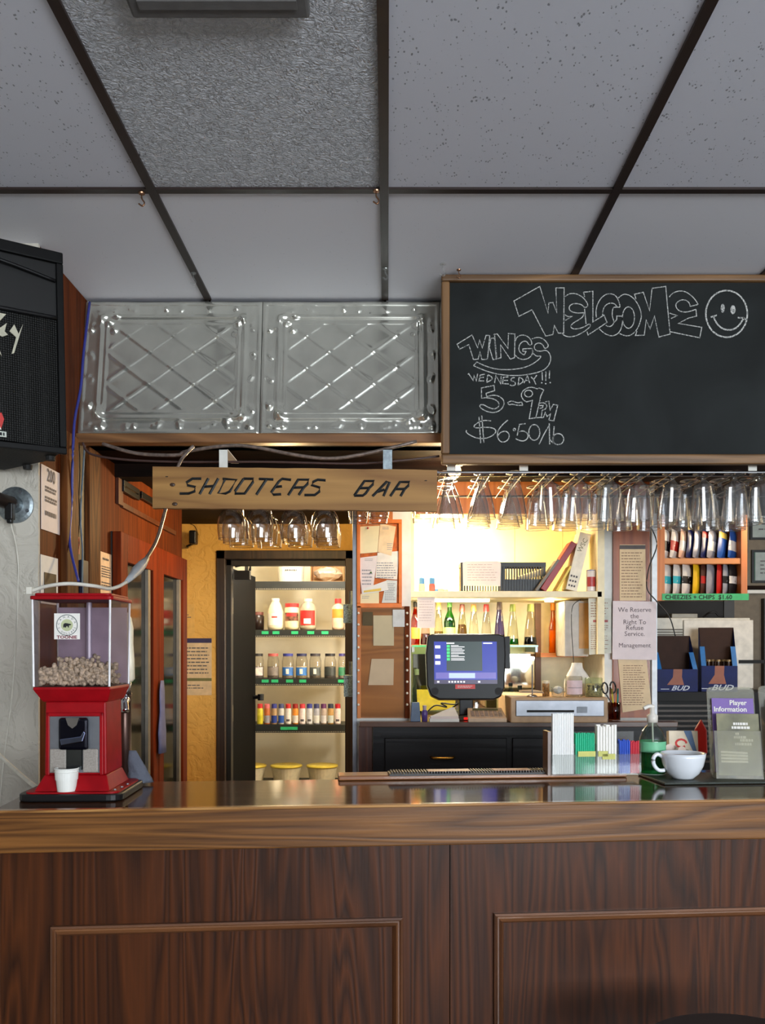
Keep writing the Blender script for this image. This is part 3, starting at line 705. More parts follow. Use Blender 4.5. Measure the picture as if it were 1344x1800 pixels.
for li, x in enumerate(lanes):
    proto = ga if li < 3 else gb
    for row in range(3):
        loc = (x+rnd.uniform(-.004,.004), F/pr+0.0+row*0.125+rnd.uniform(-.004,.004), ZR-rnd.uniform(0,0.003))
        rz = (R(rnd.uniform(-3,3)), R(rnd.uniform(-3,3)), rnd.uniform(0,6))
        lab = '%s beer glass hanging %s, %s lane from the sign' % ('tapering' if li < 3 else 'fluted', ROWN[row], ORD[li])
        if proto not in first: first[proto] = 1; proto.o['label'] = lab; proto.o.location = loc; proto.o.rotation_euler = rz
        else: copy_thing(proto.o, loc, rz, lab)
GL_WINE = glass('wine_glass', (238,237,234), 2.0, 0.06, 0.8)
def wine_glass(label, group, sc, stem):
    t = T('wine_glass', label, 'glass', (0,0,0), group=group, local=True)
    t.part('foot', MB().lathe([(0.0,0.012),(0.028,0.010),(0.033,0.006),(0.032,0.003),(0.01,-0.001),(0.005,-0.004)], 20), GL_WINE, smooth=True)
    t.part('stem', MB().shell([(0.005,-0.004),(0.004,-stem*0.6),(0.008,-stem)], 12), GL_WINE, smooth=True)
    prof = [(0.008,0),(0.03,-0.012),(0.044,-0.035),(0.049,-0.06),(0.0485,-0.085),(0.045,-0.115)]
    prof = [(r*sc, -stem+z*sc) for r, z in prof]; inn = [(r-0.0016, z) for r, z in prof][::-1]
    t.part('bowl', MB().shell(prof, 28), GL_WINE, smooth=True)
    t.part('rim', MB().tube([(prof[-1][0]*math.cos(2*math.pi*k/24), prof[-1][0]*math.sin(2*math.pi*k/24), prof[-1][1]) for k in range(25)], 0.0013, 5), GL_WINE, smooth=True)
    return t
gw = wine_glass('round bowled wine glass hung upside down below the wooden sign', 'wine glasses in the rack', 0.95, 0.105)
gs = wine_glass('small cordial glass hung upside down with only its rim below the sign', 'small glasses in the rack', 0.68, 0.065)
for gi, (proto, xs, nr) in enumerate(((gw, wl_, 3), (gs, sl_, 2))):
    k = 0
    for x in xs:
        for row in range(nr):
            loc = (x+rnd.uniform(-.004,.004), F/pr+row*0.115+rnd.uniform(-.01,.01), ZR)
            rz = (0, 0, rnd.uniform(0,6))
            lab = '%s hanging %s, %s such lane from the cabinet' % (('wine glass','small cordial glass')[gi], ROWN[row], ORD[xs.index(x)])
            if k == 0: proto.o.location = loc; proto.o['label'] = lab
            else: copy_thing(proto.o, loc, rz, lab)
            k += 1
# ---------------------------------------------------------------- loudspeaker on its wall bracket
th = R(36); pk = 650.0
sp = T('loudspeaker', 'black loudspeaker with mesh grille hung on a pipe bracket by the stucco wall', 'loudspeaker', P(116, 800, pk), (0, R(-1.2), th), local=True)
# local frame: x to the speaker's right edge is 0, front face y = 0, z = 0 at the front bottom edge
w_, h_, dp = 0.40, 0.54, 0.30
def ringy(y, l, r_, b_, t_, ch=0.02): return [(-w_+l+ch, y, b_), (-r_-ch, y, b_), (-r_, y, b_+ch), (-r_, y, t_-ch), (-r_-ch, y, t_), (-w_+l+ch, y, t_), (-w_+l, y, t_-ch), (-w_+l, y, b_+ch)]
sp.part('cabinet', MB().loft([ringy(0.0,0,0,0,h_), ringy(0.10,0,0,0,h_), ringy(dp,0.07,0.07,0.0,h_-0.03)]), mat('speaker_cabinet', (9,9,9), 0.6, bump=0.3, bscale=200, spec=0.2))
fr_ = MB()
for (a0,a1,b0,b1) in ((-w_,0,0,0.018),(-w_,0,h_-0.03,h_),(-w_,-w_+0.018,0.018,h_-0.03),(-0.018,0,0.018,h_-0.03)): fr_.box(a0,a1,-0.012,0.0,b0,b1)
sp.part('front_frame', fr_, mat('speaker_frame', (9,9,10), 0.5, spec=0.2), bevel=0.003)
def grille_mat():
    m, nt, b = _new('speaker_grille'); N = nt.nodes; L = nt.links; b.inputs['Roughness'].default_value = 0.5; b.inputs['Specular IOR Level'].default_value = 0.2
    tc = N.new('ShaderNodeTexCoord'); v = N.new('ShaderNodeTexVoronoi'); v.inputs['Scale'].default_value = 170; v.inputs['Randomness'].default_value = 0.1
    L.new(tc.outputs['Object'], v.inputs['Vector']); r = N.new('ShaderNodeValToRGB')
    r.color_ramp.elements[0].position = 0.3; r.color_ramp.elements[1].position = 0.5
    r.color_ramp.elements[0].color = lin((4,4,4)); r.color_ramp.elements[1].color = lin((20,20,19))
    L.new(v.outputs['Distance'], r.inputs['Fac']); L.new(r.outputs['Color'], b.inputs['Base Color'])
    bp = N.new('ShaderNodeBump'); bp.inputs['Distance'].default_value = 0.002; L.new(v.outputs['Distance'], bp.inputs['Height']); L.new(bp.outputs['Normal'], b.inputs['Normal']); return m
gv = []; gf = []; nn_ = 12
for j in range(nn_+1):
    for i in range(nn_+1):
        u, v = i/nn_, j/nn_
        gv.append((-w_+0.018+u*(w_-0.036), -0.004-0.016*math.sin(math.pi*u), 0.018+v*0.34))
for j in range(nn_):
    for i in range(nn_):
        q = j*(nn_+1)+i; gf.append((q,q+1,q+nn_+2,q+nn_+1))
sp.part('grille', MB().add(gv, gf), grille_mat(), smooth=True)
hz = [(-w_+0.018,0.365),(-0.018,0.365),(-0.018,0.508),(-w_+0.018,0.508)]
hi = [(-w_+0.1,0.40),(-0.1,0.40),(-0.1,0.45),(-w_+0.1,0.45)]
sp.part('horn', MB().loft([[(x,-0.002,z) for x,z in hz],[(x,-0.001,z) for x,z in hi]], True), mat('horn_black', (14,14,15), 0.4), smooth=False)
sp.part('horn_lip', MB().tube(smooth3([(-w_+0.02,-0.01,0.362),(-w_/2,-0.024,0.356),(-0.02,-0.01,0.362)]), 0.006, 8).tube(smooth3([(-w_+0.02,-0.006,0.478),(-w_/2,-0.016,0.486),(-0.02,-0.006,0.462)]), 0.005, 8), BLACK, smooth=True)
# logo: the angular silver letters stand on the grille, read from their middle outwards
lg = MB(); LY = -0.0235
def tri(pts):
    n = len(pts); lg.add([(x, LY, z) for x, z in pts]+[(x, LY+0.003, z) for x, z in pts], [list(range(n)), list(range(2*n-1, n-1, -1))]+[(k,(k+1)%n,n+(k+1)%n,n+k) for k in range(n)])
gx0, gz0, u_ = -0.205, 0.28, 0.001
for poly in ([(-120,40),(-80,40),(-72,30),(-80,20),(-105,18),(-112,0)], [(-70,32),(-45,32),(-47,26),(-60,24),(-48,20),(-66,2)], [(-44,2),(-28,36),(-14,2),(-22,2),(-28,16),(-34,2)],
             [(-14,50),(55,50),(20,14),(42,-38),(-6,16),(8,34)], [(28,8),(30,24),(40,20),(56,32),(50,14),(58,8),(44,2)], [(62,16),(74,32),(84,14),(96,36),(72,-28),(66,-30),(78,6)]):
    tri([(gx0+x*u_, gz0+z*u_*1.25) for x, z in poly])
sp.part('logo', lg, mat('silver_logo', (196,192,172), 0.35, 0.3))
sp.part('badge', MB().prism([(-0.225,0.045),(-0.168,0.045),(-0.160,0.072),(-0.166,0.088),(-0.180,0.084),(-0.186,0.1),(-0.2,0.086),(-0.214,0.095),(-0.226,0.08)], LY+0.004, LY+0.007), mat('badge_red', (196,36,30), 0.4))
sp.part('badge_letter', MB().text('A', -0.19, 0.048, 0.05, LY+0.003, bold=0.004).text('A', -0.22, 0.048, 0.05, LY+0.003, bold=0.004), PAPER)
sp.part('badge_strip', MB().box(-0.25,-0.155,LY+0.004,LY+0.007,0.026,0.04), mat('badge_strip', (200,206,196), 0.5))
sp.part('badge_print', MB().lines(-0.245,-0.16,0.038,0.028,1,LY+0.003,0.8,0.0), INKD)
for q in ((-0.03,0.04),(-w_+0.03,0.04),(-0.05,0.2)):
    sp.part('rubber_foot', MB().lathe([(0.014,0),(0.012,-0.012),(0.0,-0.012)], 12, (q[0], q[1], 0.001)), BLACKM)
br = T('speaker_bracket', 'round steel pipe flange with a black pipe arm holding the loudspeaker', 'bracket', P(30, 892, 592), local=False)
c_ = P(28, 888, 590); c_.y = YS
rotm = Matrix.Translation((c_.x, YS-0.0005, c_.z)) @ Matrix.Rotation(R(90), 4, 'X')
q = MB(); q.xf = rotm; q.lathe([(0.054,0),(0.054,0.006),(0.045,0.009),(0.026,0.012),(0.024,0.03),(0.0,0.03)], 28)
br.part('flange', q, GALV, smooth=False)
for k in range(4):
    a_ = R(45+90*k+20); q = MB(); q.xf = rotm @ Matrix.Translation((0.041*math.cos(a_), 0.041*math.sin(a_), 0.008)); q.lathe([(0.006,0),(0.005,0.004),(0,0.004)], 10); br.part('screw', q, STEEL)
br.part('pipe_arm', MB().tube(smooth3([(c_.x,YS-0.03,c_.z),(c_.x-0.02,YS-0.09,c_.z+0.005),(c_.x-0.07,YS-0.13,c_.z+0.03),(c_.x-0.1,YS-0.15,c_.z+0.12)]), 0.021, 12), mat('black_pipe', (46,36,32), 0.4, 0.5), smooth=True)
br.part('cable_clamp', MB().cbox((c_.x+0.008, YS-0.06, c_.z-0.028), 0.024, 0.024, 0.05).cbox((c_.x+0.008, YS-0.06, c_.z-0.056), 0.016,0.016,0.014), BLACK, bevel=0.004)
cable('thin_wire', 'thin pale wire hanging from the pipe flange down the stucco wall', [(c_.x+0.006,YS-0.05,c_.z-0.06),Vector((P(33,1000,590)[0],YS-0.004,P(33,1000,590)[2])),Vector((P(24,1200,590)[0],YS-0.004,P(24,1200,590)[2])),Vector((P(8,1330,590)[0],YS-0.004,P(8,1330,590)[2])),Vector((P(0,1420,590)[0],YS-0.004,P(0,1420,590)[2]))], 0.002, mat('white_cord', None))
cable('power_cord', 'white cord sloping down across the stucco wall behind the nut machine', [P(-30,1300,640),P(10,1338,650),P(40,1365,700),P(66,1386,745)], 0.0055, mat('white_cord', None))
# ---------------------------------------------------------------- the bar counter (turned a little, its far end runs away from the camera)
BT = 1.06; BA = math.atan(0.085); BY = 1.79
bar = T('bar_counter', 'long dark oak bar counter with glossy top and panelled front', 'bar counter', (0, BY, 0), (0, 0, BA), local=True)
XA, XB = -0.78, 2.3
bar.part('countertop', MB().box(XA, XB, 0.012, 0.36, BT-0.03, BT), BAR_TOP, bevel=0.004)
bar.part('rear_top', MB().box(0.63, XB, 0.3605, 0.44, BT-0.03, BT), BAR_TOP)
bar.part('rear_lip', MB().box(-0.09, 0.62, 0.33, 0.395, BT+0.0005, BT+0.012), wood('lip_wood', (120,70,36), (168,108,62), 'x', 6.0, 0.4, 0.3), bevel=0.003)
bar.part('fascia', MB().box(XA, XB, -0.004, 0.011, BT-0.083, BT-0.002), OAK_BARX, bevel=0.003)
bar.part('edge_strip', MB().box(XA, XB, -0.006, 0.012, BT-0.004, BT+0.0015), wood('edge_strip', (120,78,38), (178,130,74), 'x', 8.0, 0.25, 0.6), bevel=0.0015)
PJ = (793-CX)/857.0
bar.part('front_panel', MB().box(XA+0.012, PJ-0.001, 0.02, 0.035, 0.06, BT-0.083), OAK_BAR)
bar.part('front_panel', MB().box(PJ+0.001, XB, 0.02, 0.035, 0.06, BT-0.083), OAK_BAR)
bar.part('kick_board', MB().box(XA+0.012, XB, 0.05, 0.065, 0.0, 0.06), BLACKWOOD)
bar.part('end_panel', MB().box(XA+0.012, XA+0.027, 0.0351, 0.34, 0.0, BT-0.03), OAK_BAR)
bar.part('back_panel', MB().box(XA+0.03, XB, 0.3, 0.33, 0.0, BT-0.03), CEDAR_DARK)
MOLD = wood('molding_wood', (70,40,22), (126,82,50), 'x', 7.0, 0.3, 0.5, 0.8); MOLDZ = wood('molding_wood_upright', (62,34,18), (112,70,42), 'z', 7.0, 0.3, 0.5, 0.8)
def molding(a, b_, axis, s_):                             # stepped profile running along x or z, its inner side towards s_
    prof = [(0,0.02),(0,0.010),(0.004,0.008),(0.007,0.012),(0.010,0.012),(0.014,0.006),(0.018,0.013),(0.021,0.0199),(0.021,0.02)]
    w = 0.030
    n = len(prof); rings = []
    for e, (px_, pz_) in enumerate((a, b_)):
        rg = []
        for (t, y) in prof:
            m_ = t*(1 if e == 0 else -1)                  # mitre
            if axis == 'x': rg.append((px_+m_, y, pz_+s_*t))
            else: rg.append((px_+s_*t, y, pz_+m_))
        rings.append(rg)
    return MB().loft(rings)
for (xa, xb, zt_) in ((-0.668, 0.032, EYE-(1618-CY)/868.0), (0.222, 0.93, EYE-(1606-CY)/850.0), (1.08, 1.8, EYE-(1606-CY)/850.0)):
    zb_ = 0.2
    bar.part('molding', molding((xa, zt_), (xb, zt_), 'x', -1), MOLD, label='horizontal panel molding')
    bar.part('molding', molding((xa, zb_), (xb, zb_), 'x', 1), MOLD)
    bar.part('molding', molding((xa, zb_), (xa, zt_), 'z', 1), MOLDZ)
    bar.part('molding', molding((xb, zb_), (xb, zt_), 'z', -1), MOLDZ)
def on_bar(px, py):                                        # point of the bar top under a pixel
    p = (py-CY)/(EYE-BT); v = P(px, py, p); v.z = BT; return v
# bar stool, only the far rim of its seat in view
st = T('bar_stool', 'round black padded bar stool pushed up to the bar front', 'stool', (0.60, 1.46, 0), local=True)
st.part('seat', MB().lathe([(0.0,0.645),(0.17,0.645),(0.185,0.66),(0.188,0.685),(0.175,0.702),(0.0,0.71)], 36), mat('black_vinyl', (18,17,18), 0.45), smooth=True)
for k in range(4):
    a_ = R(45+90*k); st.part('leg', MB().tube([(0.12*math.cos(a_),0.12*math.sin(a_),0.647),(0.2*math.cos(a_),0.2*math.sin(a_),0.0)], 0.014, 8), BLACK)
st.part('foot_ring', MB().tube([(0.175*math.cos(2*math.pi*k/24),0.175*math.sin(2*math.pi*k/24),0.25) for k in range(25)], 0.009, 8), CHROME)
# ---------------------------------------------------------------- nut vending machine
RED = mat('red_paint', (150,10,20), 0.4, var=0.08, spec=0.18)
mx_, my_ = -0.664, 1.945
nm = T('nut_machine', 'red nut vending machine with a clear hopper on a black tray', 'vending machine', (mx_, my_, BT), (0,0,R(2)), local=True)
nm.part('tray', MB().prismz(rrect(-0.108, 0.108, -0.125, 0.09, 0.03), 0.0005, 0.016), BLACK, bevel=0.003, label='black rounded tray')
nm.part('base_plate', MB().prismz(rrect(-0.095, 0.098, -0.115, 0.08, 0.02), 0.016, 0.019), RED)
def sq(x0, x1, y0, y1, z): return [(x0,y0,z),(x1,y0,z),(x1,y1,z),(x0,y1,z)]
nm.part('skirt', MB().loft([sq(-0.078,0.078,-0.1,0.06,0.019), sq(-0.064,0.066,-0.078,0.046,0.05)]), RED, bevel=0.002)
bodym = MB().loft([sq(-0.064,0.066,-0.078,0.046,0.05), sq(-0.062,0.064,-0.078,0.044,0.205)])
nm.part('body', bodym, RED, bevel=0.003)
nm.part('front_border', MB().box(-0.06,-0.052,-0.083,-0.077,0.05,0.182).box(0.052,0.06,-0.083,-0.077,0.05,0.182).box(-0.06,0.06,-0.083,-0.077,0.174,0.182), RED, bevel=0.002)
fp = nm.part('front_plate', MB().box(-0.052,0.052,-0.081,-0.077,0.055,0.174), STEEL, label='polished steel front plate')
nm.part('coin_mechanism', MB().box(-0.031,0.031,-0.094,-0.08,0.104,0.172), mat('coin_black', (18,18,30), 0.12, 0.6), parent=fp, bevel=0.006)
nm.part('coin_slot', MB().prism([(-0.014,0.172),(0.014,0.172),(0.009,0.157),(0,0.150),(-0.009,0.157)], -0.097, -0.093), CHROME, parent=fp)
nm.part('coin_handle', MB().prism([(-0.026,0.128),(0.018,0.134),(0.024,0.146),(0.028,0.140),(0.022,0.122),(-0.022,0.114)], -0.1, -0.093), mat('handle_chrome', (120,130,160), 0.15, 1.0), parent=fp, bevel=0.002)
GREYPL = mat('grey_plate', (150,142,134), 0.55, var=0.1, vscale=300)
nm.part('side_plate', MB().prismz([(-0.051,-0.0865),(-0.016,-0.0865),(-0.016,-0.081),(-0.051,-0.081)], 0.056, 0.106), GREYPL, parent=fp, bevel=0.003)
nm.part('side_plate', MB().prismz([(0.018,-0.0865),(0.05,-0.0865),(0.05,-0.081),(0.018,-0.081)], 0.056, 0.106), GREYPL, parent=fp, bevel=0.003)
nm.part('chute', MB().box(-0.015,0.017,-0.088,-0.081,0.062,0.104), mat('chute_metal', (110,116,120), 0.15, 1.0), parent=fp)
nm.part('collar', MB().loft([sq(-0.066,0.068,-0.08,0.046,0.2045), sq(-0.068,0.07,-0.084,0.05,0.208), sq(-0.081,0.08,-0.1,0.056,0.232), sq(-0.08,0.079,-0.1,0.056,0.237)]), RED, bevel=0.002)
hop = [sq(-0.079,0.077,-0.099,0.054,0.2372), sq(-0.083,0.081,-0.102,0.058,0.42)]
nm.part('hopper', MB().loft(hop), glass('hopper_plastic', (226,220,224), 0.6, 0.25, 0.3), label='clear scuffed plastic hopper')  # faint purple reflection put into the tint of the plastic
for (x, y) in ((-0.081,-0.1005),(0.0795,-0.1005),(0.0795,0.056),(-0.081,0.056)):
    nm.part('corner_strip', MB().tube([(x*0.975,y*0.985,0.238),(x*1.0,y,0.42)], 0.0024, 6), mat('corner_plastic', (226,224,226), 0.3))
nm.part('lid', MB().prismz(rrect(-0.087,0.086,-0.106,0.062,0.01), 0.42, 0.428).prismz(rrect(-0.08,0.08,-0.098,0.054,0.01), 0.428, 0.434), RED, bevel=0.002)
nm.part('inner_tube', MB().tube([(0.0,0.02,0.24),(0.0,0.02,0.42)], 0.006, 8), mat('clear_tube', (170,160,176), 0.2))
nm.part('inner_divider', MB().box(-0.0765,0.0765,0.046,0.049,0.24,0.41), mat('hopper_back', (170,152,166), 0.6, var=0.12, vscale=12))
nuts = MB(); rn = random.Random(11)
for i in range(520):
    x = rn.uniform(-0.07,0.07); y = rn.uniform(-0.09,0.042)
    top = 0.262+0.026*math.exp(-(x/0.05)**2)+0.02*(y+0.09)/0.17
    z = rn.uniform(0.243, top)
    if i < 300: y = -0.09+rn.uniform(0,0.008)
    nuts.ell((x,y,z), 0.0068, 0.0052, 0.0048, 7, 4, Euler((rn.uniform(0,3),rn.uniform(0,3),rn.uniform(0,3))).to_matrix())
nm.part('pistachio_nuts', nuts, mat('pistachio', (206,190,160), 0.6, var=0.3, vscale=140), kind='stuff', smooth=True)
stk = nm.part('sticker', MB().box(-0.035,0.018,-0.1045,-0.1028,0.337,0.391), PAPER, label='white sticker with a ringed bear emblem')
yk = -0.1049; ring = MB(); cx_, cz_ = -0.0085, 0.3665
ring.ribbon([(cx_+0.0215*math.cos(2*math.pi*k/32), cz_+0.0215*math.sin(2*math.pi*k/32)) for k in range(33)], 0.0013, yk)
for i, c in enumerate('CANADA'):
    a_ = R(170-150*i/5); ring.text(c, cx_+0.0155*math.cos(a_), cz_+0.0155*math.sin(a_), 0.0062, yk, rot=a_-math.pi/2)
for i, c in enumerate('2 DOLLARS'):
    a_ = R(200+140*i/8); ring.text(c, cx_+0.0193*math.cos(a_), cz_+0.0193*math.sin(a_), 0.0058, yk, rot=a_+math.pi/2)
nm.part('emblem_ring', ring, mat('emblem_ink', (30,60,60), 0.7), parent=stk)
nm.part('emblem_disc', MB().disc(cx_, cz_, 0.0125, 0.0125, yk), mat('emblem_disc', (186,192,150), 0.6), parent=stk)
bear = [(-9,-1),(-8,3),(-4,5),(1,4.5),(5,3.5),(9,3),(11,1),(8,-0.5),(5,-1),(5,-6),(2.5,-6),(2,-3),(-1,-2.5),(-2,-6),(-5,-6),(-5,-3),(-6,-6),(-8.5,-6)]
nm.part('emblem_bear', MB().add([(cx_+x*0.00085, yk-0.0003, cz_+z*0.00085) for x, z in bear], [list(range(len(bear)))]), INKD, parent=stk)
nm.part('sticker_print', MB().text('TOONIE', -0.0085, 0.3385, 0.0088, yk, sx=1.25, bold=0.0003), mat('maroon_ink', (120,30,50), 0.7), parent=stk)
for (x, y) in ((0.085,-0.085),(0.09,-0.05),(0.092,-0.01)):
    nm.part('screw', MB().lathe([(0.004,0.019),(0.003,0.0215),(0,0.0215)], 8, (x,y,0)), STEEL)
cp = T('paper_cup', 'small white paper cup standing in front of the nut machine chute', 'cup', tuple(nm.M @ Vector((-0.012,-0.096,0.0192))), local=True)
cp.part('cup_body', MB().shell([(0.0,0.001),(0.0185,0),(0.0215,0.024),(0.0228,0.0242),(0.0242,0.046),(0.0225,0.046),(0.0175,0.003),(0.0,0.003)], 28), mat('foam_white', (236,236,230), 0.5, var=0.02), smooth=False)
cp.part('rim', MB().tube([(0.0238*math.cos(2*math.pi*k/28),0.0238*math.sin(2*math.pi*k/28),0.047) for k in range(29)], 0.0016, 6), mat('foam_white', None), smooth=True)
cp.part('nested_cup_rim', MB().tube([(0.0236*math.cos(2*math.pi*k/28),0.0236*math.sin(2*math.pi*k/28),0.041) for k in range(29)], 0.0012, 6), mat('foam_white', None), smooth=True)
# beer tap behind the machine
tb = on_bar(222, 1380); tb.y = 2.1; tb.x = (222-CX)/F*2.1
tp = T('beer_tap', 'chrome beer tap tower with a cream tap handle behind the nut machine', 'beer tap', tuple(tb), local=True)
tp.part('tower', MB().lathe([(0.03,0),(0.03,0.012),(0.016,0.02),(0.015,0.20),(0.018,0.21),(0.0,0.214)], 20, (-0.01,0.02,0)), mat('tap_dark', (70,48,40), 0.3, 0.6), smooth=True)
tp.part('faucet', MB().tube(smooth3([(-0.012,0.02,0.195),(0.0,0.0,0.195),(0.002,-0.02,0.19),(0.008,-0.034,0.17)]), 0.009, 10).tube([(-0.03,0.02,0.19),(-0.034,-0.01,0.185),(-0.03,-0.026,0.165)], 0.008, 8), CHROME, smooth=True)
tp.part('lever', MB().lathe([(0.007,0.19),(0.007,0.205),(0.012,0.208),(0.009,0.222),(0.013,0.235),(0.006,0.24)], 14, (0.0,0.0,0)), CHROME, smooth=True)
hd = tp.part('tap_handle', MB().loft([[(x*s_,y*s_,z) for x,y in rrect(-0.019,0.019,-0.013,0.013,0.008,3)] for s_, z in ((0.72,0.238),(1.0,0.245),(0.95,0.29),(0.82,0.33),(0.84,0.365),(0.6,0.39),(0.2,0.403))]), mat('tap_cream', (232,222,196), 0.35), smooth=True, label='cream tap handle with dark lettering')
tp.part('handle_print', MB().text('CANADIAN', 0.006, 0.256, 0.019, -0.0142, 'LEFT', rot=R(90)), INKD, parent=hd)
clo = T('bar_cloth', 'crumpled grey blue cloth beside the nut machine', 'cloth', (tb.x+0.03, 2.05, BT+0.0005), local=True)
rings = []
for k in range(9):
    z = 0.005+0.075*k/8; s_ = 1-0.75*(k/8)
    rings.append([((0.028*s_*(1+0.35*math.sin(3*a_+k*0.4)))*math.cos(a_)+0.012*(1-k/8), 0.02*s_*(1+0.3*math.sin(2*a_+k))*math.sin(a_), z) for a_ in [2*math.pi*i/20 for i in range(20)]])
clo.part('cloth', MB().loft(rings), mat('grey_cloth', (88,92,104), 0.8, bump=0.5, bscale=60), smooth=True)
# ---------------------------------------------------------------- things on the back of the bar
bm = T('bar_mat', 'long black rubber bar mat on the wooden rear lip of the bar', 'bar mat', (P(823,1362,722).x, 2.15, BT+0.0122), (0,0,BA), local=True)
bm.part('mat_base', MB().box(-0.195,0.195,-0.028,0.028,0.0,0.005), mat('black_rubber', (24,22,24), 0.5))
rib = MB()
for i in range(56): rib.box(-0.19+i*0.0068, -0.19+i*0.0068+0.0034, -0.024, 0.024, 0.005, 0.009)
bm.part('ribs', rib, mat('black_rubber', None), kind='stuff')
bm.part('red_print', MB().box(-0.1,0.0,-0.02,0.02,0.0091,0.0094).box(0.06,0.15,-0.02,0.02,0.0091,0.0094), mat('red_rubber', (120,30,24), 0.5))
# straw caddy: clear walls, four bays of straws
pst = 722.0
CADY = F/pst; cz = BT+0.0125
cad = T('straw_caddy', 'clear divided straw caddy at the back edge of the bar', 'straw caddy', (P(1042,1362,pst).x, CADY, cz), (0,0,BA), local=True)
sx_ = lambda x: (x-1042)/pst
wallm = MB().box(sx_(963),sx_(1122),-0.026,-0.024,0.0,0.05).box(sx_(963),sx_(1122),0.024,0.026,0,0.1).box(sx_(963),sx_(1122),-0.024,0.024,0.0,0.003)
for x in (963,1003.5,1041,1080.5,1121): wallm.box(sx_(x),sx_(x)+0.002,-0.024,0.024,0.003,0.075)
cad.part('caddy_walls', wallm, CLEARP)
cad.part('caddy_side', MB().box(sx_(957),sx_(963)-0.0005,-0.02,0.026,0,0.105), mat('brown_acrylic', (110,88,76), 0.3), label='brown end panel')
for x0,x1,z in ((1009,1040,0.055),(1045,1062,0.055),(1052,1075,0.048)):
    cad.part('price_strip', MB().box(sx_(x0),sx_(x1),-0.0275,-0.0262,z-0.01,z+0.003), mat('yellow_sticker', (206,204,110), 0.6))
rs = random.Random(5)
def straws(name, label, x0, x1, h0, cols, nrow, r, wob):
    g = 'straws in the caddy'
    n = int((sx_(x1)-sx_(x0))/(2.08*r))
    for j in range(nrow):
        for i in range(n):
            m_ = cols[int(i*len(cols)/n)] if len(cols) > 1 else cols[0]
            hh = h0+rs.uniform(-wob, wob)
            lx = sx_(x0)+r*1.04*(2*i+1)+ (sx_(x1)-sx_(x0)-n*2.08*r)/2
            ly = -0.0235+r+2.05*r*j
            w_ = cad.M @ Vector((lx, ly, 0.0032))
            key = (name, m_.name, round(r,4), round(h0,3))
            if key not in first:
                o = solo('drinking_straw', label[m_.name], 'straw', MB().shell([(r,0),(r,hh)], 8), m_, loc=tuple(w_), local=True, smooth=True, group=label[m_.name].split(' standing')[0]+'s')
                first[key] = o
            else:
                o = first[key].copy(); COL.objects.link(o); o.location = w_; o.scale = (1,1,hh/h0)
W_ST = mat('straw_white', (250,250,248), 0.4, var=0.01); G_ST = mat('straw_green', (30,190,140), 0.35); B_ST = mat('straw_blue', (40,84,196), 0.35); R_ST = mat('straw_red', (206,40,60), 0.35)
W2_ST = mat('straw_white_wide', (250,247,240), 0.4, var=0.02)
straws('a', {'straw_white':'tall thin white straw standing in the tallest bay of the caddy'}, 964, 1003, 0.145, [W_ST], 3, 0.0021, 0.0006)
straws('b', {'straw_green':'thin green straw standing in the caddy'}, 1005, 1040, 0.098, [G_ST], 3, 0.0023, 0.001)
straws('c', {'straw_white_wide':'wide white straw standing in the caddy beside the green straws'}, 1043, 1080, 0.118, [W2_ST], 3, 0.0034, 0.003)
straws('d', {'straw_blue':'thin blue straw standing in the caddy','straw_red':'thin red straw standing in the caddy'}, 1082, 1121, 0.078, [B_ST,R_ST], 3, 0.0022, 0.002)
# mat on the bar under cup and leaflets
mt = T('serving_mat', 'dark green rubber serving mat under the coffee cup and leaflet stands', 'mat', (0.95, 2.13, BT), local=False)
poly = [(0.642,2.046),(1.75,2.13),(1.75,2.28),(0.625,2.205)]
mt.part('mat_sheet', MB().prismz(poly, BT+0.0005, BT+0.006), mat('green_rubber', (44,50,42), 0.5, bump=0.2, bscale=200), bevel=0.002)
MZ = BT+0.0062
# pump bottle
pbl = P(1146,1358,708); pbl.z = MZ
pb = T('pump_bottle', 'clear pump bottle half full of green liquid beside the straw caddy', 'pump bottle', tuple(pbl), local=True)
pb.part('bottle', MB().shell([(0.0,0.0),(0.03,0.0),(0.0325,0.006),(0.0325,0.075),(0.031,0.09),(0.025,0.108),(0.014,0.12),(0.011,0.124),(0.011,0.132)], 28), glass('bottle_clear', (225,235,228), 1.2, 0.02, 0.5), smooth=True)
pb.part('liquid', MB().lathe([(0.0,0.003),(0.030,0.003),(0.0312,0.008),(0.0312,0.054),(0.0,0.054)], 28), glass('green_liquid', (120,220,160), 0.4, 0.1, 0.2, 0.3, (30,150,76)), smooth=True, label='green liquid')
pb.part('label_band', MB().shell([(0.0328,0.056),(0.0328,0.082)], 28), mat('mint_label', (112,190,146), 0.5), smooth=True)
pb.part('pump_collar', MB().lathe([(0.0,0.128),(0.013,0.128),(0.0135,0.145),(0.006,0.15),(0.005,0.164),(0.0,0.164)], 20), mat('pump_white', (222,216,206), 0.4), smooth=True)
pb.part('pump_nozzle', MB().tube(smooth3([(0.004,0,0.166),(-0.008,0,0.168),(-0.022,-0.002,0.162)]), 0.005, 8), mat('pump_white', None), smooth=True)
pb.part('dip_tube', MB().tube([(0,0,0.13),(0.004,0,0.01)], 0.002, 6), mat('pump_white', None))
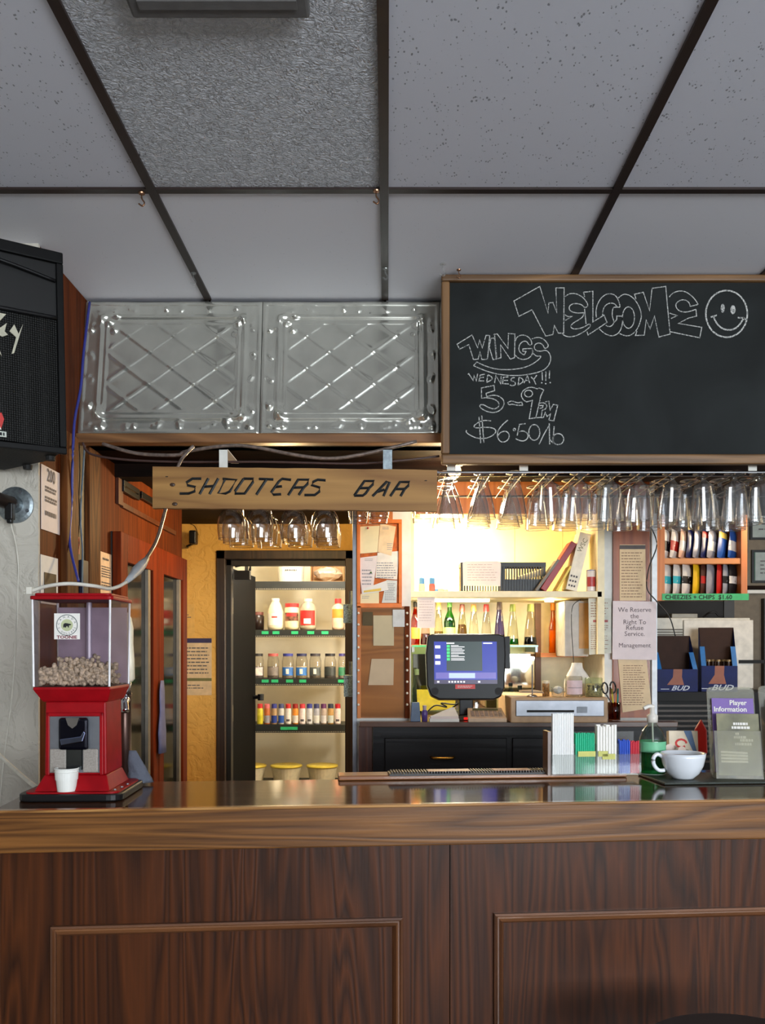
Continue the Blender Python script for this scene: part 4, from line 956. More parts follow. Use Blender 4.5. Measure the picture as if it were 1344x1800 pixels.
# coffee cup
cl = on_bar(1200, 1373); cl.z = MZ
cc = T('coffee_cup', 'white porcelain coffee cup with a loop handle on the serving mat', 'cup', tuple(cl), local=True)
CUPM = mat('white_porcelain', (232,236,242), 0.12, var=0.01, coat=0.6)
cc.part('cup_bowl', MB().shell([(0.0,0.002),(0.022,0.002),(0.024,0.0),(0.027,0.004),(0.038,0.014),(0.047,0.032),(0.0515,0.052),(0.0525,0.062),(0.0505,0.062),(0.049,0.05),(0.043,0.028),(0.03,0.012),(0.0,0.008)], 40), CUPM, smooth=True)
cc.part('handle', MB().tube(smooth3([(-0.049,0,0.053),(-0.062,0,0.058),(-0.071,0,0.048),(-0.069,0,0.032),(-0.058,0,0.02),(-0.044,0,0.02)]), 0.0048, 10), CUPM, smooth=True)
cc.part('coffee', MB().lathe([(0.0,0.052),(0.0492,0.052),(0.0,0.0521)], 32), mat('coffee_brown', (150,112,76), 0.3))
# creamer bowl and sugar packet box
crl = P(1185,1356,700); crl.z = MZ; crl.x += 0.005
cr = T('creamer_bowl', 'small glass bowl of creamers behind the coffee cup', 'bowl', (crl.x, crl.y+0.02, MZ), local=True)
cr.part('bowl', MB().shell([(0.0,0.001),(0.025,0),(0.033,0.02),(0.036,0.055),(0.034,0.055),(0.03,0.02),(0.0,0.004)], 24), CLEARP, smooth=True)
for k, (x, y, z) in enumerate(((0,0,0.02),(0.014,0.006,0.034),(-0.013,-0.004,0.036),(0.002,0.012,0.05),(0.012,-0.01,0.052),(-0.012,0.006,0.056))):
    o = T('creamer_pod', 'small white creamer pod in the glass bowl', 'creamer', (crl.x+x, crl.y+0.02+y, MZ+z), (R(k*17),R(k*23),0), 'creamer pods', local=True)
    o.part('pod_cup', MB().lathe([(0.0,-0.007),(0.009,-0.007),(0.012,0.006),(0.0,0.006)], 14), mat('creamer_white', (228,216,204), 0.4)); o.part('foil_lid', MB().lathe([(0.0,0.0062),(0.0135,0.0062),(0.0135,0.007),(0.0,0.007)], 14), mat('creamer_lid', (222,200,186), 0.35))
sbx = T('sugar_box', 'open cardboard box printed with blue wave and red mark leaning behind the coffee cup', 'box', (P(1206,1356,690).x, F/690+0.005, MZ), (R(-8),0,R(-6)), local=True)
sbx.part('carton', MB().box(-0.042,0.03,-0.012,0.018,0.0,0.1), mat('carton_cream', (226,210,186), 0.6), bevel=0.001)
sbx.part('carton_wave', MB().add([(-0.005,-0.0128,0.1),(0.014,-0.0128,0.1),(0.03,-0.0128,0.03),(0.03,-0.0128,0.02),(0.02,-0.0128,0.04)], [(0,1,2,3,4)]), mat('carton_blue', (86,112,150), 0.6))
sbx.part('carton_mark', MB().ribbon([(-0.012+0.013*math.cos(k*0.5), 0.068+0.01*math.sin(k*0.5)) for k in range(12)], 0.005, -0.0128), mat('carton_red', (206,40,36), 0.6))
rp = T('red_packet', 'red foil packet sticking up behind the printed sugar box', 'packet', (P(1226,1356,684).x, F/684+0.035, MZ), (0,R(14),R(-10)), local=True)
rp.part('packet', MB().prism([(-0.02,0.0),(0.02,0.0),(0.024,0.05),(0.008,0.105),(-0.012,0.128),(-0.02,0.1)], -0.006, 0.006), mat('foil_red', (206,34,24), 0.35), bevel=0.003)
# leaflet stands
def leaflet_stand(label, px, x1, py, ry, two):
    b0 = on_bar(px, py); b0.z = MZ
    t = T('leaflet_stand', label, 'leaflet stand', tuple(b0), (0,0,R(ry)), local=True)
    w = 0.056; lean = 0.22
    def bp(x, z, off): return (x, off+z*lean, z)
    AC = glass('stand_acrylic', (242,241,232), 1.3, 0.06, 0.25, 0.14, (206,204,186))
    t.part('back_plate', MB().loft([[bp(x,z,0.045) for x,z in rrect(-w,w,0.0,0.215,0.012,4)],[bp(x,z,0.048) for x,z in rrect(-w,w,0.0,0.215,0.012,4)]]), AC)
    t.part('pocket', MB().loft([[bp(-w+0.004,0.0,0.0),bp(w,0.0,0.0),bp(w,0.112,0.004),bp(-w+0.004,0.112,0.004)],[bp(-w+0.004,0.0,0.003),bp(w,0.0,0.003),bp(w,0.112,0.006),bp(-w+0.004,0.112,0.006)]])
        .add([bp(-w+0.002,0,0.0),bp(-w+0.002,0,0.045),bp(-w+0.002,0.14,0.045),bp(-w+0.002,0.112,0.004)],[(0,1,2,3)]).add([bp(w,0,0.0),bp(w,0,0.045),bp(w,0.14,0.045),bp(w,0.112,0.004)],[(0,1,2,3)]).add([bp(-w,0.001,0),bp(w,0.001,0),bp(w,0.001,0.045),bp(-w,0.001,0.045)],[(0,1,2,3)]), AC)
    return t, bp, w
PURPLE = mat('leaflet_purple', (122,92,168), 0.5, var=0.06, vscale=10); OLIVE = mat('leaflet_olive', (122,118,84), 0.4, var=0.3, vscale=14); LILAC = mat('leaflet_lilac', (164,146,206), 0.5, var=0.1, vscale=8)
def leaflet(t, bp, w, name, label, off, z0, z1, m_, prints, x0=None):
    x0 = -w+0.009 if x0 is None else x0
    def wv(v): return t.M @ Vector(v)
    lo = T(name, label, 'leaflet', tuple(wv((0, off, 0.004))), local=False)
    mb = MB(); mb.add([wv(bp(x,z,o)) for o in (off, off+0.004) for x,z in ((x0,z0),(x0+0.098,z0),(x0+0.098,z1),(x0,z1))],[(0,1,2,3),(7,6,5,4),(0,4,5,1),(1,5,6,2),(2,6,7,3),(3,7,4,0)])
    lo.part('folded_sheet', mb, m_)
    pm = MB()
    for (txt, x, z, s_) in prints:
        tmp = MB().text(txt, x, z, s_, 0, 'RIGHT', bold=0.0004)
        pm.add([wv(bp(q.x, q.z, off-0.0008)) for q in tmp.v], tmp.f)
    if prints: lo.part('printed_text', pm, PAPER)
    return lo, wv
t1, bp1, w1 = leaflet_stand('clear leaflet stand holding an olive and a purple leaflet', 1299, 0, 1374, -8, True)
leaflet(t1, bp1, w1, 'leaflet', 'purple player information leaflet behind the olive leaflet in the stand', 0.036, 0.01, 0.188, PURPLE, [('Player',0.035,0.172,0.0165),('Information',0.035,0.156,0.0165)])
lo, wv = leaflet(t1, bp1, w1, 'leaflet', 'olive leaflet with white lettering in front of the purple leaflet', 0.016, 0.006, 0.152, OLIVE, [], -w1+0.014)
blk = MB()
for (z, xa, xb) in ((0.128,-0.004,0.03),(0.119,-0.008,0.034),(0.104,0.0,0.008),(0.096,-0.004,0.024),(0.089,0.01,0.04),(0.080,-0.002,0.036)):
    x = xa
    while x < xb-0.002:
        wd = random.uniform(0.003, 0.008); blk.add([wv(bp1(q,zz,0.015)) for q,zz in ((x,z-0.003),(min(x+wd,xb),z-0.003),(min(x+wd,xb),z+0.003),(x,z+0.003))],[(0,1,2,3)]); x += wd+0.0012
for i in range(4):
    blk.add([wv(bp1(x,z,0.015)) for x,z in ((-0.036,0.036+i*0.0075),(0.026,0.036+i*0.0068),(0.026,0.041+i*0.0068),(-0.036,0.041+i*0.0075))],[(0,1,2,3)])
lo_c = bpy.data.objects.new('printed_text', blk.mesh('printed_text', PAPER, Matrix.Translation(lo.o.location).inverted())); COL.objects.link(lo_c); lo_c.parent = lo.o
t2, bp2, w2 = leaflet_stand('clear leaflet stand holding a lilac leaflet at the end of the serving mat', 1394, 0, 1367, -6, False)
leaflet(t2, bp2, w2, 'leaflet', 'lilac information leaflet standing in the farther leaflet stand', 0.02, 0.006, 0.17, LILAC, [('Information',0.03,0.142,0.0165)], -w2+0.01)
leaflet(t2, bp2, w2, 'leaflet', 'pale green leaflet tucked behind the lilac leaflet', 0.034, 0.01, 0.182, mat('leaflet_green', (176,186,140), 0.5), [], -w2+0.016)
# ---------------------------------------------------------------- papers, frames and doors on the wood panelled wall
def side_sheet(name, label, cat, xa, xb, z0, z1, m_, printer=None, x=None, pm=INK):      # sheet on the plane X = XL, between picture columns xa and xb
    X = (XL+0.0015 if x is None else x)
    ya = F*X/(xa-CX); yb = F*X/(xb-CX)
    t = T(name, label, cat, (X, (ya+yb)/2, z0), (0,0,R(90)), local=True)
    w = yb-ya
    t.part('sheet', MB().box(-w/2, w/2, -0.0015, 0.0, 0.0, z1-z0), m_)
    if printer:
        q = MB(); printer(q, w, z1-z0); t.part('printed_text', q, pm)
    return t
def pr200(q, w, h):
    q.text('200', 0, h*0.78, 0.055, -0.003, sx=0.8, bold=0.001)
    for i, z in enumerate((0.60,0.44,0.22)): q.lines(-w*0.33, w*0.33, h*(z+0.1), h*z, 1 if i == 2 else 2, -0.003, 0.7, 0.15)
zz = lambda y, p: EYE+(CY-y)/p
side_sheet('paper_flyer', 'white flyer with big number 200 pinned above the framed sheet', 'flyer', 72, 104, zz(934,574), zz(822,574), PAPERP, pr200, pm=mat('flyer_ink', (96,88,92), 0.7))
t = side_sheet('paper_notice', 'white notice with a black square picture on the wood wall', 'notice', 71, 101, zz(1062,574), zz(978,574), PAPER)
t.part('black_picture', MB().box(-0.045,0.05,-0.003,-0.0016,0.02,0.095), mat('picture_black', (30,16,18), 0.3))
side_sheet('typed_notice', 'cream typed notice on the wood wall next to the glass door cabinet', 'notice', 175, 195, zz(1045,496), zz(966,496), mat('paper_tan', (220,190,160), 0.7), lambda q,w,h: (q.lines(-w*.3,w*.3,h*.9,h*.8,1,-0.003), q.lines(-w*.4,w*.4,h*.7,h*.42,5,-0.003,0.4,0.1), q.lines(-w*.4,w*.4,h*.34,h*.15,3,-0.003,0.4,0.2)), x=XL+0.004)
# red emblem and dark box in the recess
q = side_sheet('red_sticker', 'red sticker on the dark recess behind the cables', 'sticker', 127, 139, zz(975,522), zz(945,522), mat('sticker_red', (150,30,22), 0.5), lambda q,w,h: q.lines(-w*.4,w*.4,h*.8,h*.2,2,-0.003), x=XL+0.006, pm=INKD)
bx = T('wall_box', 'small dark blue box fixed low in the wood recess behind the cables', 'box', (XL+0.005, F/520, zz(1046,520)))
bx.part('casing', MB().box(XL+0.0045, XL+0.02, F/524, F/515, zz(1046,520), zz(985,520)), mat('navy_box', (24,24,46), 0.4), bevel=0.003)
for (xa, xb, ya_, yb_, lb) in ((212, 240, 836, 872, 'small black picture frame high on the wood wall beside the post'), (244, 271, 836, 884, 'small black picture frame high on the wood wall behind the sign')):
    X = XL+0.006; Ya = F*X/(xa-CX); Yb = F*X/(xb-CX); pm_ = F/((Ya+Yb)/2)
    z0_ = zz((yb_), pm_); z1_ = min(2.03, zz(ya_-14, pm_))
    t = T('picture_frame', lb, 'picture frame', (X, (Ya+Yb)/2, z0_), (0,0,R(90)), local=True); w = Yb-Ya; h = z1_-z0_
    t.part('frame', MB().box(-w/2,w/2,-0.014,0.0,0,0.02).box(-w/2,w/2,-0.014,0,h-0.02,h).box(-w/2,-w/2+0.02,-0.014,0,0.02,h-0.02).box(w/2-0.02,w/2,-0.014,0,0.02,h-0.02), BLACK, bevel=0.002)
    t.part('picture', MB().box(-w/2+0.02,w/2-0.02,-0.004,-0.001,0.02,h-0.02), mat('picture_tan', (176,140,96), 0.5))
kid(wlf, 'panel_molding', MB().box(XL, XL+0.012, F*1.04/(CX-203), F*1.04/(CX-211), 1.93, 2.08).box(XL, XL+0.012, F*1.04/(CX-211), F*1.04/(CX-305), 1.925, 1.945), CEDAR_DARK)
# cabinet with glass doors
ZD = EYE+0.437
gc = T('display_cabinet', 'reddish wood cabinet with two narrow glass doors against the panelled wall', 'cabinet', (XL+0.02, 3.95, 0), local=False)
Ya, Yb = F*1.0/(CX-213), F*1.0/(CX-329)
gc.part('carcass', MB().box(XL+0.0005, XL+0.006, Ya, Yb, 0, ZD), mat('cabinet_dark', (30,24,20), 0.6))
inn = MB()
mid = Ya+(Yb-Ya)*0.50
FRAMEW = wood('cabinet_door_wood', (76,25,6), (122,46,12), 'z', 9.0, 0.6, 0.0, 0.9, 0.06, spec=0.1)
for (a0, a1) in ((Ya, mid-0.003), (mid+0.003, Yb)):
    X0, X1 = XL+0.0065, XL+0.04; sw = 0.085
    dr = gc.part('door', MB().box(X0,X1,a0,a0+sw,0.05,ZD).box(X0,X1,a1-sw,a1,0.05,ZD).box(X0,X1,a0+sw,a1-sw,ZD-0.11,ZD).box(X0,X1,a0+sw,a1-sw,0.05,0.2), FRAMEW, bevel=0.003)
    gc.part('door_glass', MB().box(X0+0.012,X0+0.015,a0+sw,a1-sw,0.2,ZD-0.11), glass('dark_pane', (110,112,108), 0.8, 0.08, 0.3), parent=dr)
    gc.part('glazing_strip', MB().box(X0+0.016,X1-0.004,a1-sw-0.07,a1-sw-0.035,0.2,ZD-0.11), mat('grey_strip', (128,120,108), 0.4, 0.4), parent=dr)
for z in (1.0, 1.28, 1.52): gc.part('inner_shelf', MB().box(XL+0.0062, XL+0.018, Ya+0.09, Yb-0.09, z, z+0.012), mat('cabinet_dark', None))
for (y_, z_, s_) in ((Ya+0.13,1.012,0.05),(Ya+0.16,1.292,0.06),(mid+0.2,1.012,0.06)):
    o = T('white_tub', 'small white tub behind the cabinet glass', 'tub', (XL+0.0115, y_, z_), group='tubs in the glass cabinet', local=True)
    o.part('tub', MB().lathe([(0,0),(0.0052,0),(0.0055,s_),(0,s_)], 10), WHITE_P)
ct = T('cloth_rag', 'blue grey rag draped over the handle of the cabinet', 'cloth', (XL+0.052, mid, 1.0), local=False)
rg = []
for k in range(8):
    z = 1.235-0.045*k; w = 0.012+0.018*math.sin(k*0.9+0.4)**2+0.004*k
    rg.append([(XL+0.0535+0.012*math.cos(a_)*(0.6+0.1*k), mid+w*math.sin(a_)*(1+0.2*math.sin(3*a_)), z) for a_ in [2*math.pi*i/14 for i in range(14)]])
ct.part('rag', MB().loft(rg), mat('rag_blue', (104,108,146), 0.7), smooth=True)
# ---------------------------------------------------------------- yellow wall: camera, notices
sc_ = T('security_camera', 'small black security camera on the yellow wall near the cabinet', 'camera', P(340,945,318))
c0 = P(340,945,318)
sc_.part('camera_body', MB().cbox((c0.x, c0.y, c0.z), 0.04, 0.06, 0.075), BLACK, bevel=0.008)
sc_.part('mount_arm', MB().tube([(c0.x-0.005,c0.y,c0.z-0.035),(c0.x-0.04,c0.y+0.02,c0.z-0.045),(c0.x-0.06,YW,c0.z-0.04)], 0.006, 8), BLACK)
sc_.part('lead', MB().tube(smooth3([(c0.x,YW-0.006,c0.z+0.03),(c0.x-0.02,YW-0.006,c0.z+0.08),(c0.x-0.07,YW-0.006,c0.z+0.1)]), 0.002, 6), BLACK)
def front_sheet(name, label, cat, x0, x1, y0, y1, p, m_, off=0.0015, rot=0.0, parent_y=None):
    Y = (F/p if parent_y is None else parent_y)-off
    X0, X1, Z1, Z0 = (x0-CX)/p, (x1-CX)/p, EYE+(CY-y0)/p, EYE+(CY-y1)/p
    t = T(name, label, cat, ((X0+X1)/2, Y, Z0), (0, rot, 0), local=True)
    w, h = X1-X0, Z1-Z0
    t.part('sheet', MB().box(-w/2, w/2, -0.001, 0.0, 0, h), m_)
    t.w, t.h = w, h
    return t
PY = -0.0022
t = front_sheet('posted_notice', 'notice with navy header and olive band on the yellow wall', 'notice', 322, 372, 1122, 1222, 310, mat('paper_wall', (214,190,150), 0.7))
t.part('header_band', MB().rect(-t.w/2,t.w/2,t.h*0.92,t.h,PY), mat('navy_print', (46,42,84), 0.6))
t.part('olive_band', MB().rect(-t.w/2,t.w/2,t.h*0.25,t.h*0.3,PY), mat('olive_print', (110,110,62), 0.6))
t.part('printed_text', MB().lines(-t.w*.42,t.w*.44,t.h*.86,t.h*.36,8,PY,0.3,0.15).lines(-t.w*.42,t.w*.3,t.h*.2,t.h*.1,2,PY,0.3), INK)
t = front_sheet('posted_notice', 'small yellow card above the navy headed notice', 'card', 318, 342, 1062, 1118, 310, mat('card_yellow', (222,176,92), 0.6))
t.part('printed_text', MB().lines(-t.w*.4,t.w*.3,t.h*.7,t.h*.55,2,PY,0.4), INK)
wb = T('wall_lamp', 'small warm lamp bulb under the soffit near the yellow wall', 'lamp', (-0.45, 3.8, SOF))
wb.part('socket', MB().lathe([(0.03,0),(0.03,-0.01),(0.02,-0.022),(0,-0.022)], 16, (-0.45,3.8,SOF)), WHITE_P)
wb.part('bulb', MB().ell((-0.45,3.8,SOF-0.055), 0.028,0.028,0.034,14,8), mat('warm_bulb', (255,214,150), 0.3, emit=(255,206,130), estr=14.0), smooth=True)
point_light('wall_lamp_light', (-0.45, 3.85, SOF-0.12), 26, (1.0, 0.70, 0.34), 0.04)
# ---------------------------------------------------------------- closet shelving
pf = 262.0; YF = F/pf
shx = lambda x: (x-CX)/pf
shz = lambda y: EYE+(CY-y)/pf
sh = T('shelving_unit', 'black wire edged shelving unit inside the closet', 'shelving', (shx(520), YF+0.15, 0))
levels = [(1022, 1037), (1107, 1120), (1193, 1205), (1274, 1288), (1378, 1392)]
DKS = mat('shelf_black', (26,30,28), 0.5)
TAG = mat('tag_green', (40,170,110), 0.5)
tags = {1107: [437,466,485,518,546,571], 1193: [466,483,509,532,600], 1274: [508], 1022: [], 1378: []}
for (ya, yb) in levels:
    s_ = sh.part('shelf_board', MB().box(shx(420), shx(612), YF, YF+0.28, shz(ya)-0.014, shz(ya)), DKS)
    sh.part('shelf_edge', MB().box(shx(420), shx(612), YF-0.004, YF-0.0005, shz(yb), shz(ya)-0.002), DKS, parent=s_)
    perf = MB()
    for k in range(60): perf.box(shx(424+k*3.1), shx(424+k*3.1)+0.005, YF-0.0046, YF-0.0042, shz(yb)+0.004, shz(yb)+0.009)
    sh.part('perforations', perf, mat('perf_pale', (170,160,140), 0.6), parent=s_, kind='stuff')
    for x in tags[ya]:
        w = 15 if ya == 1274 else 6
        sh.part('shelf_tag', MB().box(shx(x-w), shx(x+w), YF-0.0075, YF-0.005, shz(yb)+0.02, shz(yb)+0.04), TAG, parent=s_)
for (x, y) in ((shx(612), YF), (shx(612), YF+0.33), (shx(416), YF+0.33)):
    sh.part('post', MB().box(x, x+0.022, y, y+0.022, 0, shz(975)), DKS)
def lp(x, lvl, dy=0.05): return Vector((shx(x)*(YF+dy)/YF, YF+dy, shz(lvl)+0.0005))
def jar(name, label, cat, loc, prof, bm_, cap=None, capm=None, band=None, bandm=None, fill=None, fillm=None, n=18, group=None, sq_=None, mark=None):
    t = T(name, label, cat, tuple(loc), local=True, group=group)
    t.part('body', MB().shell([(0.0,0.0)]+prof, n), bm_, smooth=True)
    if cap: t.part('cap', MB().lathe(cap, n), capm)
    if fill: t.part('contents', MB().lathe([(0.0,0.003)]+fill, n), fillm, smooth=True)
    if band:
        r, za, zb = band; q = MB(); k0 = 12
        q.add([(r*math.cos(R(-90-62+124*k/k0)), r*math.sin(R(-90-62+124*k/k0)), z) for z in (za, zb) for k in range(k0+1)], [(k,k+1,k0+2+k,k0+1+k) for k in range(k0)])
        lb = t.part('label', q, bandm, smooth=True)
        if mark:
            q = MB(); r2 = r+0.0006; (za, zb, half, m_) = mark
            q.add([(r2*math.cos(R(-90-half+2*half*k/6)), r2*math.sin(R(-90-half+2*half*k/6)), z) for z in (za, zb) for k in range(7)], [(k,k+1,7+k+1,7+k) for k in range(6)])
            t.part('label_mark', q, m_, parent=lb, smooth=True)
    return t
def mm(n, c, r=0.5, **k): return mat(n, c, r, **k)
REDC = mm('cap_red', (196,44,44)); BLUEC = mm('cap_blue', (54,60,140)); BLKC = mm('cap_black', (34,32,34)); WHC = mm('cap_white', (226,222,210))
CLJ = glass('clear_jar', (236,234,228), 1.2, 0.03, 0.45, 0.05)
# top shelf
bk = T('white_bucket', 'plain white plastic bucket on the top closet shelf', 'bucket', tuple(lp(511,1022,0.14)), local=True)
bk.part('bucket', MB().shell([(0,0),(0.085,0),(0.098,0.2),(0.1,0.2),(0.1,0.21),(0.094,0.21),(0.082,0.004),(0,0.004)], 26), mm('bucket_white', (222,216,200)), smooth=False)
bk.part('printed_text', MB().lines(-0.03,0.05,0.085,0.075,1,-0.0925,0.9,0.0), INK)
cb = T('cardboard_box', 'open cardboard box holding a silver bag on the top closet shelf', 'box', tuple(lp(578,1022,0.11)), local=True)
CARD = mm('cardboard', (150,112,72), 0.8)
cb.part('box_walls', MB().box(-0.12,-0.116,-0.09,0.1,0.0005,0.17).box(0.1,0.104,-0.09,0.1,0.0005,0.17).box(-0.116,0.1,0.096,0.1,0.0005,0.17).box(-0.116,0.1,-0.09,0.096,0.0005,0.004), CARD)
bg = T('foil_bag', 'crumpled silver foil bag lying in the cardboard box', 'bag', tuple(lp(578,1022,0.11)+Vector((0,0,0.0045))), local=True)
q = MB(); rr = random.Random(4)
for j in range(5):
    ring_ = []
    for k in range(14):
        a_ = 2*math.pi*k/14; s_ = math.sin(math.pi*(j+0.35)/5.2)
        ring_.append((0.1*s_*math.cos(a_)*(1+rr.uniform(-.15,.15))-0.008, 0.06*s_*math.sin(a_), 0.022*j+0.012*rr.uniform(0,1)))
    q.add([], []); q.v += []; 
    rg_ = ring_ if j == 0 else ring_
    if j == 0: allr = [rg_]
    else: allr.append(rg_)
bg.part('bag', MB().loft(allr), mm('foil_silver', (200,190,170), 0.3, metal=0.6))
# second shelf: big condiment jars
jar('condiment_jug', 'dark brown sauce jug with a brown lid on the second closet shelf', 'jug', lp(452,1107), [(0.045,0),(0.047,0.09),(0.04,0.1)], mm('sauce_dark', (34,22,18), 0.3), [(0.042,0.1),(0.042,0.12),(0,0.122)], mm('cap_brown', (96,52,44)))
jar('condiment_jug', 'tall cream plastic jug tapering to a white cap', 'jug', lp(484,1107), [(0.05,0),(0.054,0.02),(0.054,0.12),(0.04,0.165),(0.026,0.192),(0.026,0.2)], mm('jug_cream', (226,216,184), 0.45), [(0.028,0.195),(0.028,0.212),(0,0.214)], WHC, (0.0548,0.03,0.11), mm('label_pale', (232,228,214)), mark=(0.08,0.09,20,REDC))
jar('mayonnaise_jar', 'squat cream jar with a red lid between two jugs', 'jar', lp(513,1107), [(0.046,0),(0.05,0.02),(0.05,0.14),(0.044,0.155)], mm('jar_cream', (222,208,166), 0.4), [(0.047,0.152),(0.047,0.178),(0,0.18)], REDC, (0.0508,0.06,0.115), mm('label_redgreen', (112,70,50), var=0.5, vscale=40), mark=(0.09,0.112,40,REDC))
jar('condiment_jug', 'grey jug with a red and white label and cream cap', 'jug', lp(541,1107), [(0.052,0),(0.055,0.02),(0.055,0.14),(0.045,0.17),(0.028,0.185),(0.028,0.195)], mm('jug_grey', (168,158,134), 0.4), [(0.03,0.19),(0.03,0.21),(0,0.212)], mm('cap_cream', (222,208,180)), (0.0558,0.03,0.13), mm('label_red', (190,40,36)), mark=(0.04,0.075,25,WHC))
jar('sauce_bottle', 'orange and white sauce bottle with a red cap at the shelf end', 'bottle', lp(594,1107), [(0.04,0),(0.042,0.02),(0.042,0.15),(0.03,0.165),(0.02,0.172),(0.02,0.18)], mm('bottle_pinkish', (206,176,150), 0.4), [(0.022,0.178),(0.022,0.21),(0,0.21)], REDC, (0.0428,0.08,0.14), mm('label_orange', (214,134,52)))
# third shelf: clear jars
j3 = [(453,BLKC,'clear jar with black lid and pale label at the door end of the jar shelf',(200,190,190),(90,80,80)),(480,mm('cap_pinkred',(190,90,86)),'clear jar with a faded red lid and dark label',(120,112,106),(96,86,80)),
      (506,BLUEC,'clear jar with blue lid and blue label under the mayonnaise jar',(46,104,176),(150,140,130)),(530,mm('cap_navy',(40,44,84)),'clear jar with navy lid and blue label next to the drop label jar',(48,110,180),(170,154,120)),
      (554,mm('cap_grey',(60,56,62)),'clear jar with grey lid and white drop shaped label',(70,76,74),(96,90,76)),(580,BLKC,'dark jar with black lid and striped label',(50,56,54),(40,36,32)),(601,mm('cap_violet',(70,64,130)),'narrow jar with violet lid at the post of the shelf',(60,130,96),(150,146,140))]
for i, (x, cm, lb, lc, fc) in enumerate(j3):
    r = 0.04 if i < 6 else 0.026
    jar('storage_jar', lb, 'jar', lp(x,1193,0.06), [(r*0.95,0),(r,0.01),(r,0.12),(r*0.85,0.145),(r*0.8,0.15)], CLJ, [(r*0.86,0.15),(r*0.86,0.168),(0,0.168)], cm, (r+0.001,0.02,0.075), mm('jar_label_%d' % i, lc, var=0.1), [(r*0.92,0.003),(r*0.92,0.08 if i != 4 else 0.05),(0,0.08)], mm('jar_fill_%d' % i, tuple(min(255,int(v*1.25)) for v in fc), 0.7, var=0.2, vscale=120), mark=(0.03,0.065,14,WHC) if i in (0,2,3,4) else None)
# fourth shelf: spice bottles
sp4 = [((220,206,60),REDC,'yellow spice bottle with red cap by the closet door edge'),((184,100,50),mm('cap_pink',(214,110,110)),'rust spice bottle with pink cap'),((170,140,100),BLUEC,'tan spice bottle with blue cap and dark blue label'),((200,196,190),mm('cap_slate',(70,78,120)),'pale spice bottle with slate cap and bright blue label'),
       ((228,222,216),REDC,'white spice bottle with red cap between blue and orange bottles'),((224,140,50),mm('cap_darkred',(150,36,30)),'orange spice bottle with dark red cap'),((226,214,214),mm('cap_rose',(200,60,70)),'white spice bottle with rose cap beside the orange bottle'),((196,200,206),BLUEC,'large grey white spice bottle with blue cap'),
       ((170,172,184),mm('cap_indigo',(64,66,110)),'grey spice bottle with indigo cap and white label'),((176,160,150),mm('cap_plum',(100,50,96)),'brown spice bottle with plum cap'),((178,140,84),mm('cap_night',(40,50,70)),'mustard brown spice bottle with dark cap'),((222,206,200),mm('cap_crimson',(176,24,36)),'white spice bottle with crimson cap next to the shelf post')]
l4 = {2:(34,60,140),3:(36,84,170),0:(206,196,40),1:(150,150,160),5:(226,220,210),8:(224,224,220),9:(206,206,210),10:(190,200,196)}
for i, (c, cm, lb) in enumerate(sp4):
    x = 457+i*12.4; r = 0.021
    jar('spice_bottle', lb, 'spice bottle', lp(x,1274,0.04), [(r*0.95,0),(r,0.008),(r,0.095),(r*0.8,0.112)], mm('spice_body_%d' % i, c, 0.4, var=0.1), [(r*0.9,0.108),(r*0.85,0.137),(0,0.139)], cm, (r+0.0008,0.01,0.06), mm('spice_label_%d' % i, l4.get(i, tuple(min(255,v+12) for v in c))), n=14, mark=(0.02,0.035,30,INK) if i in (4,6,7,11) else None)
# bottom shelf: yellow rimmed tubs
for (x, lb) in ((440,'cream tub with yellow rim partly behind the open closet door'),(503,'cream tub with yellow rim in the middle of the bottom closet shelf'),(566,'cream tub with yellow rim next to the shelf post')):
    b0 = lp(x,1378,0.12)
    t = T('food_tub', lb, 'tub', tuple(b0), local=True)
    t.part('tub', MB().lathe([(0.085,0),(0.102,0.1),(0,0.1)], 28), mm('tub_cream', (232,224,196), 0.35), smooth=False)
    t.part('lid', MB().lathe([(0.106,0.098),(0.11,0.104),(0.108,0.112),(0.09,0.116),(0,0.116)], 28), mm('tub_yellow', (214,190,70), 0.4), smooth=False)
# ---------------------------------------------------------------- partition: bulletin board, sheets and plastic fronted board
Yb_ = YP
def bx_px(x0, x1, y0, y1, p, d0, d1, Y=None):
    Y = F/p if Y is None else Y
    return MB().box((x0-CX)/p, (x1-CX)/p, Y+d0, Y+d1, EYE+(CY-y1)/p, EYE+(CY-y0)/p)
bb = T('bulletin_board', 'orange framed bulletin board covered in pinned papers', 'bulletin board', P(666,1068,440))
bb.part('cork', bx_px(634,700,921,1062,440,-0.010,-0.0125+0.0115), mm('cork_orange', (190,96,40), 0.8, var=0.12, vscale=60))
for (x0,x1,y0,y1) in ((627,706,914,921),(627,706,1061,1069),(627,633,921,1061),(700,706,921,1061)):
    bb.part('frame_rail', bx_px(x0,x1,y0,y1,440,-0.02,-0.0005), mm('frame_orange', (224,118,40), 0.5), bevel=0.002)
def pinned(label, quad, m_, off, prints=None, pin=None, pinm=None):
    p = 440; c = P(sum(q[0] for q in quad)/4, max(q[1] for q in quad), p); Y = YP-off
    t = T('pinned_paper', label, 'paper', (c.x, Y, c.z))
    t.part('sheet', MB().prism([((x-CX)/p, EYE+(CY-y)/p) for x,y in quad], Y-0.0006, Y), m_)
    if prints:
        q = MB()
        for (x0,x1,y0,y1,n) in prints: q.lines((x0-CX)/p,(x1-CX)/p,EYE+(CY-y0)/p,EYE+(CY-y1)/p,n,Y-0.0009,0.35,0.2)
        t.part('printed_text', q, mm('ink_soft', (150,146,152), 0.8))
    if pin: t.part('push_pin', MB().ell((((pin[0]-CX)/p), Y-0.004, EYE+(CY-pin[1])/p), 0.004,0.004,0.004,8,5), pinm or REDC)
s10 = 110/1042.0
cv = lambda pts: [(620+x*s10, 890+y*s10) for x, y in pts]
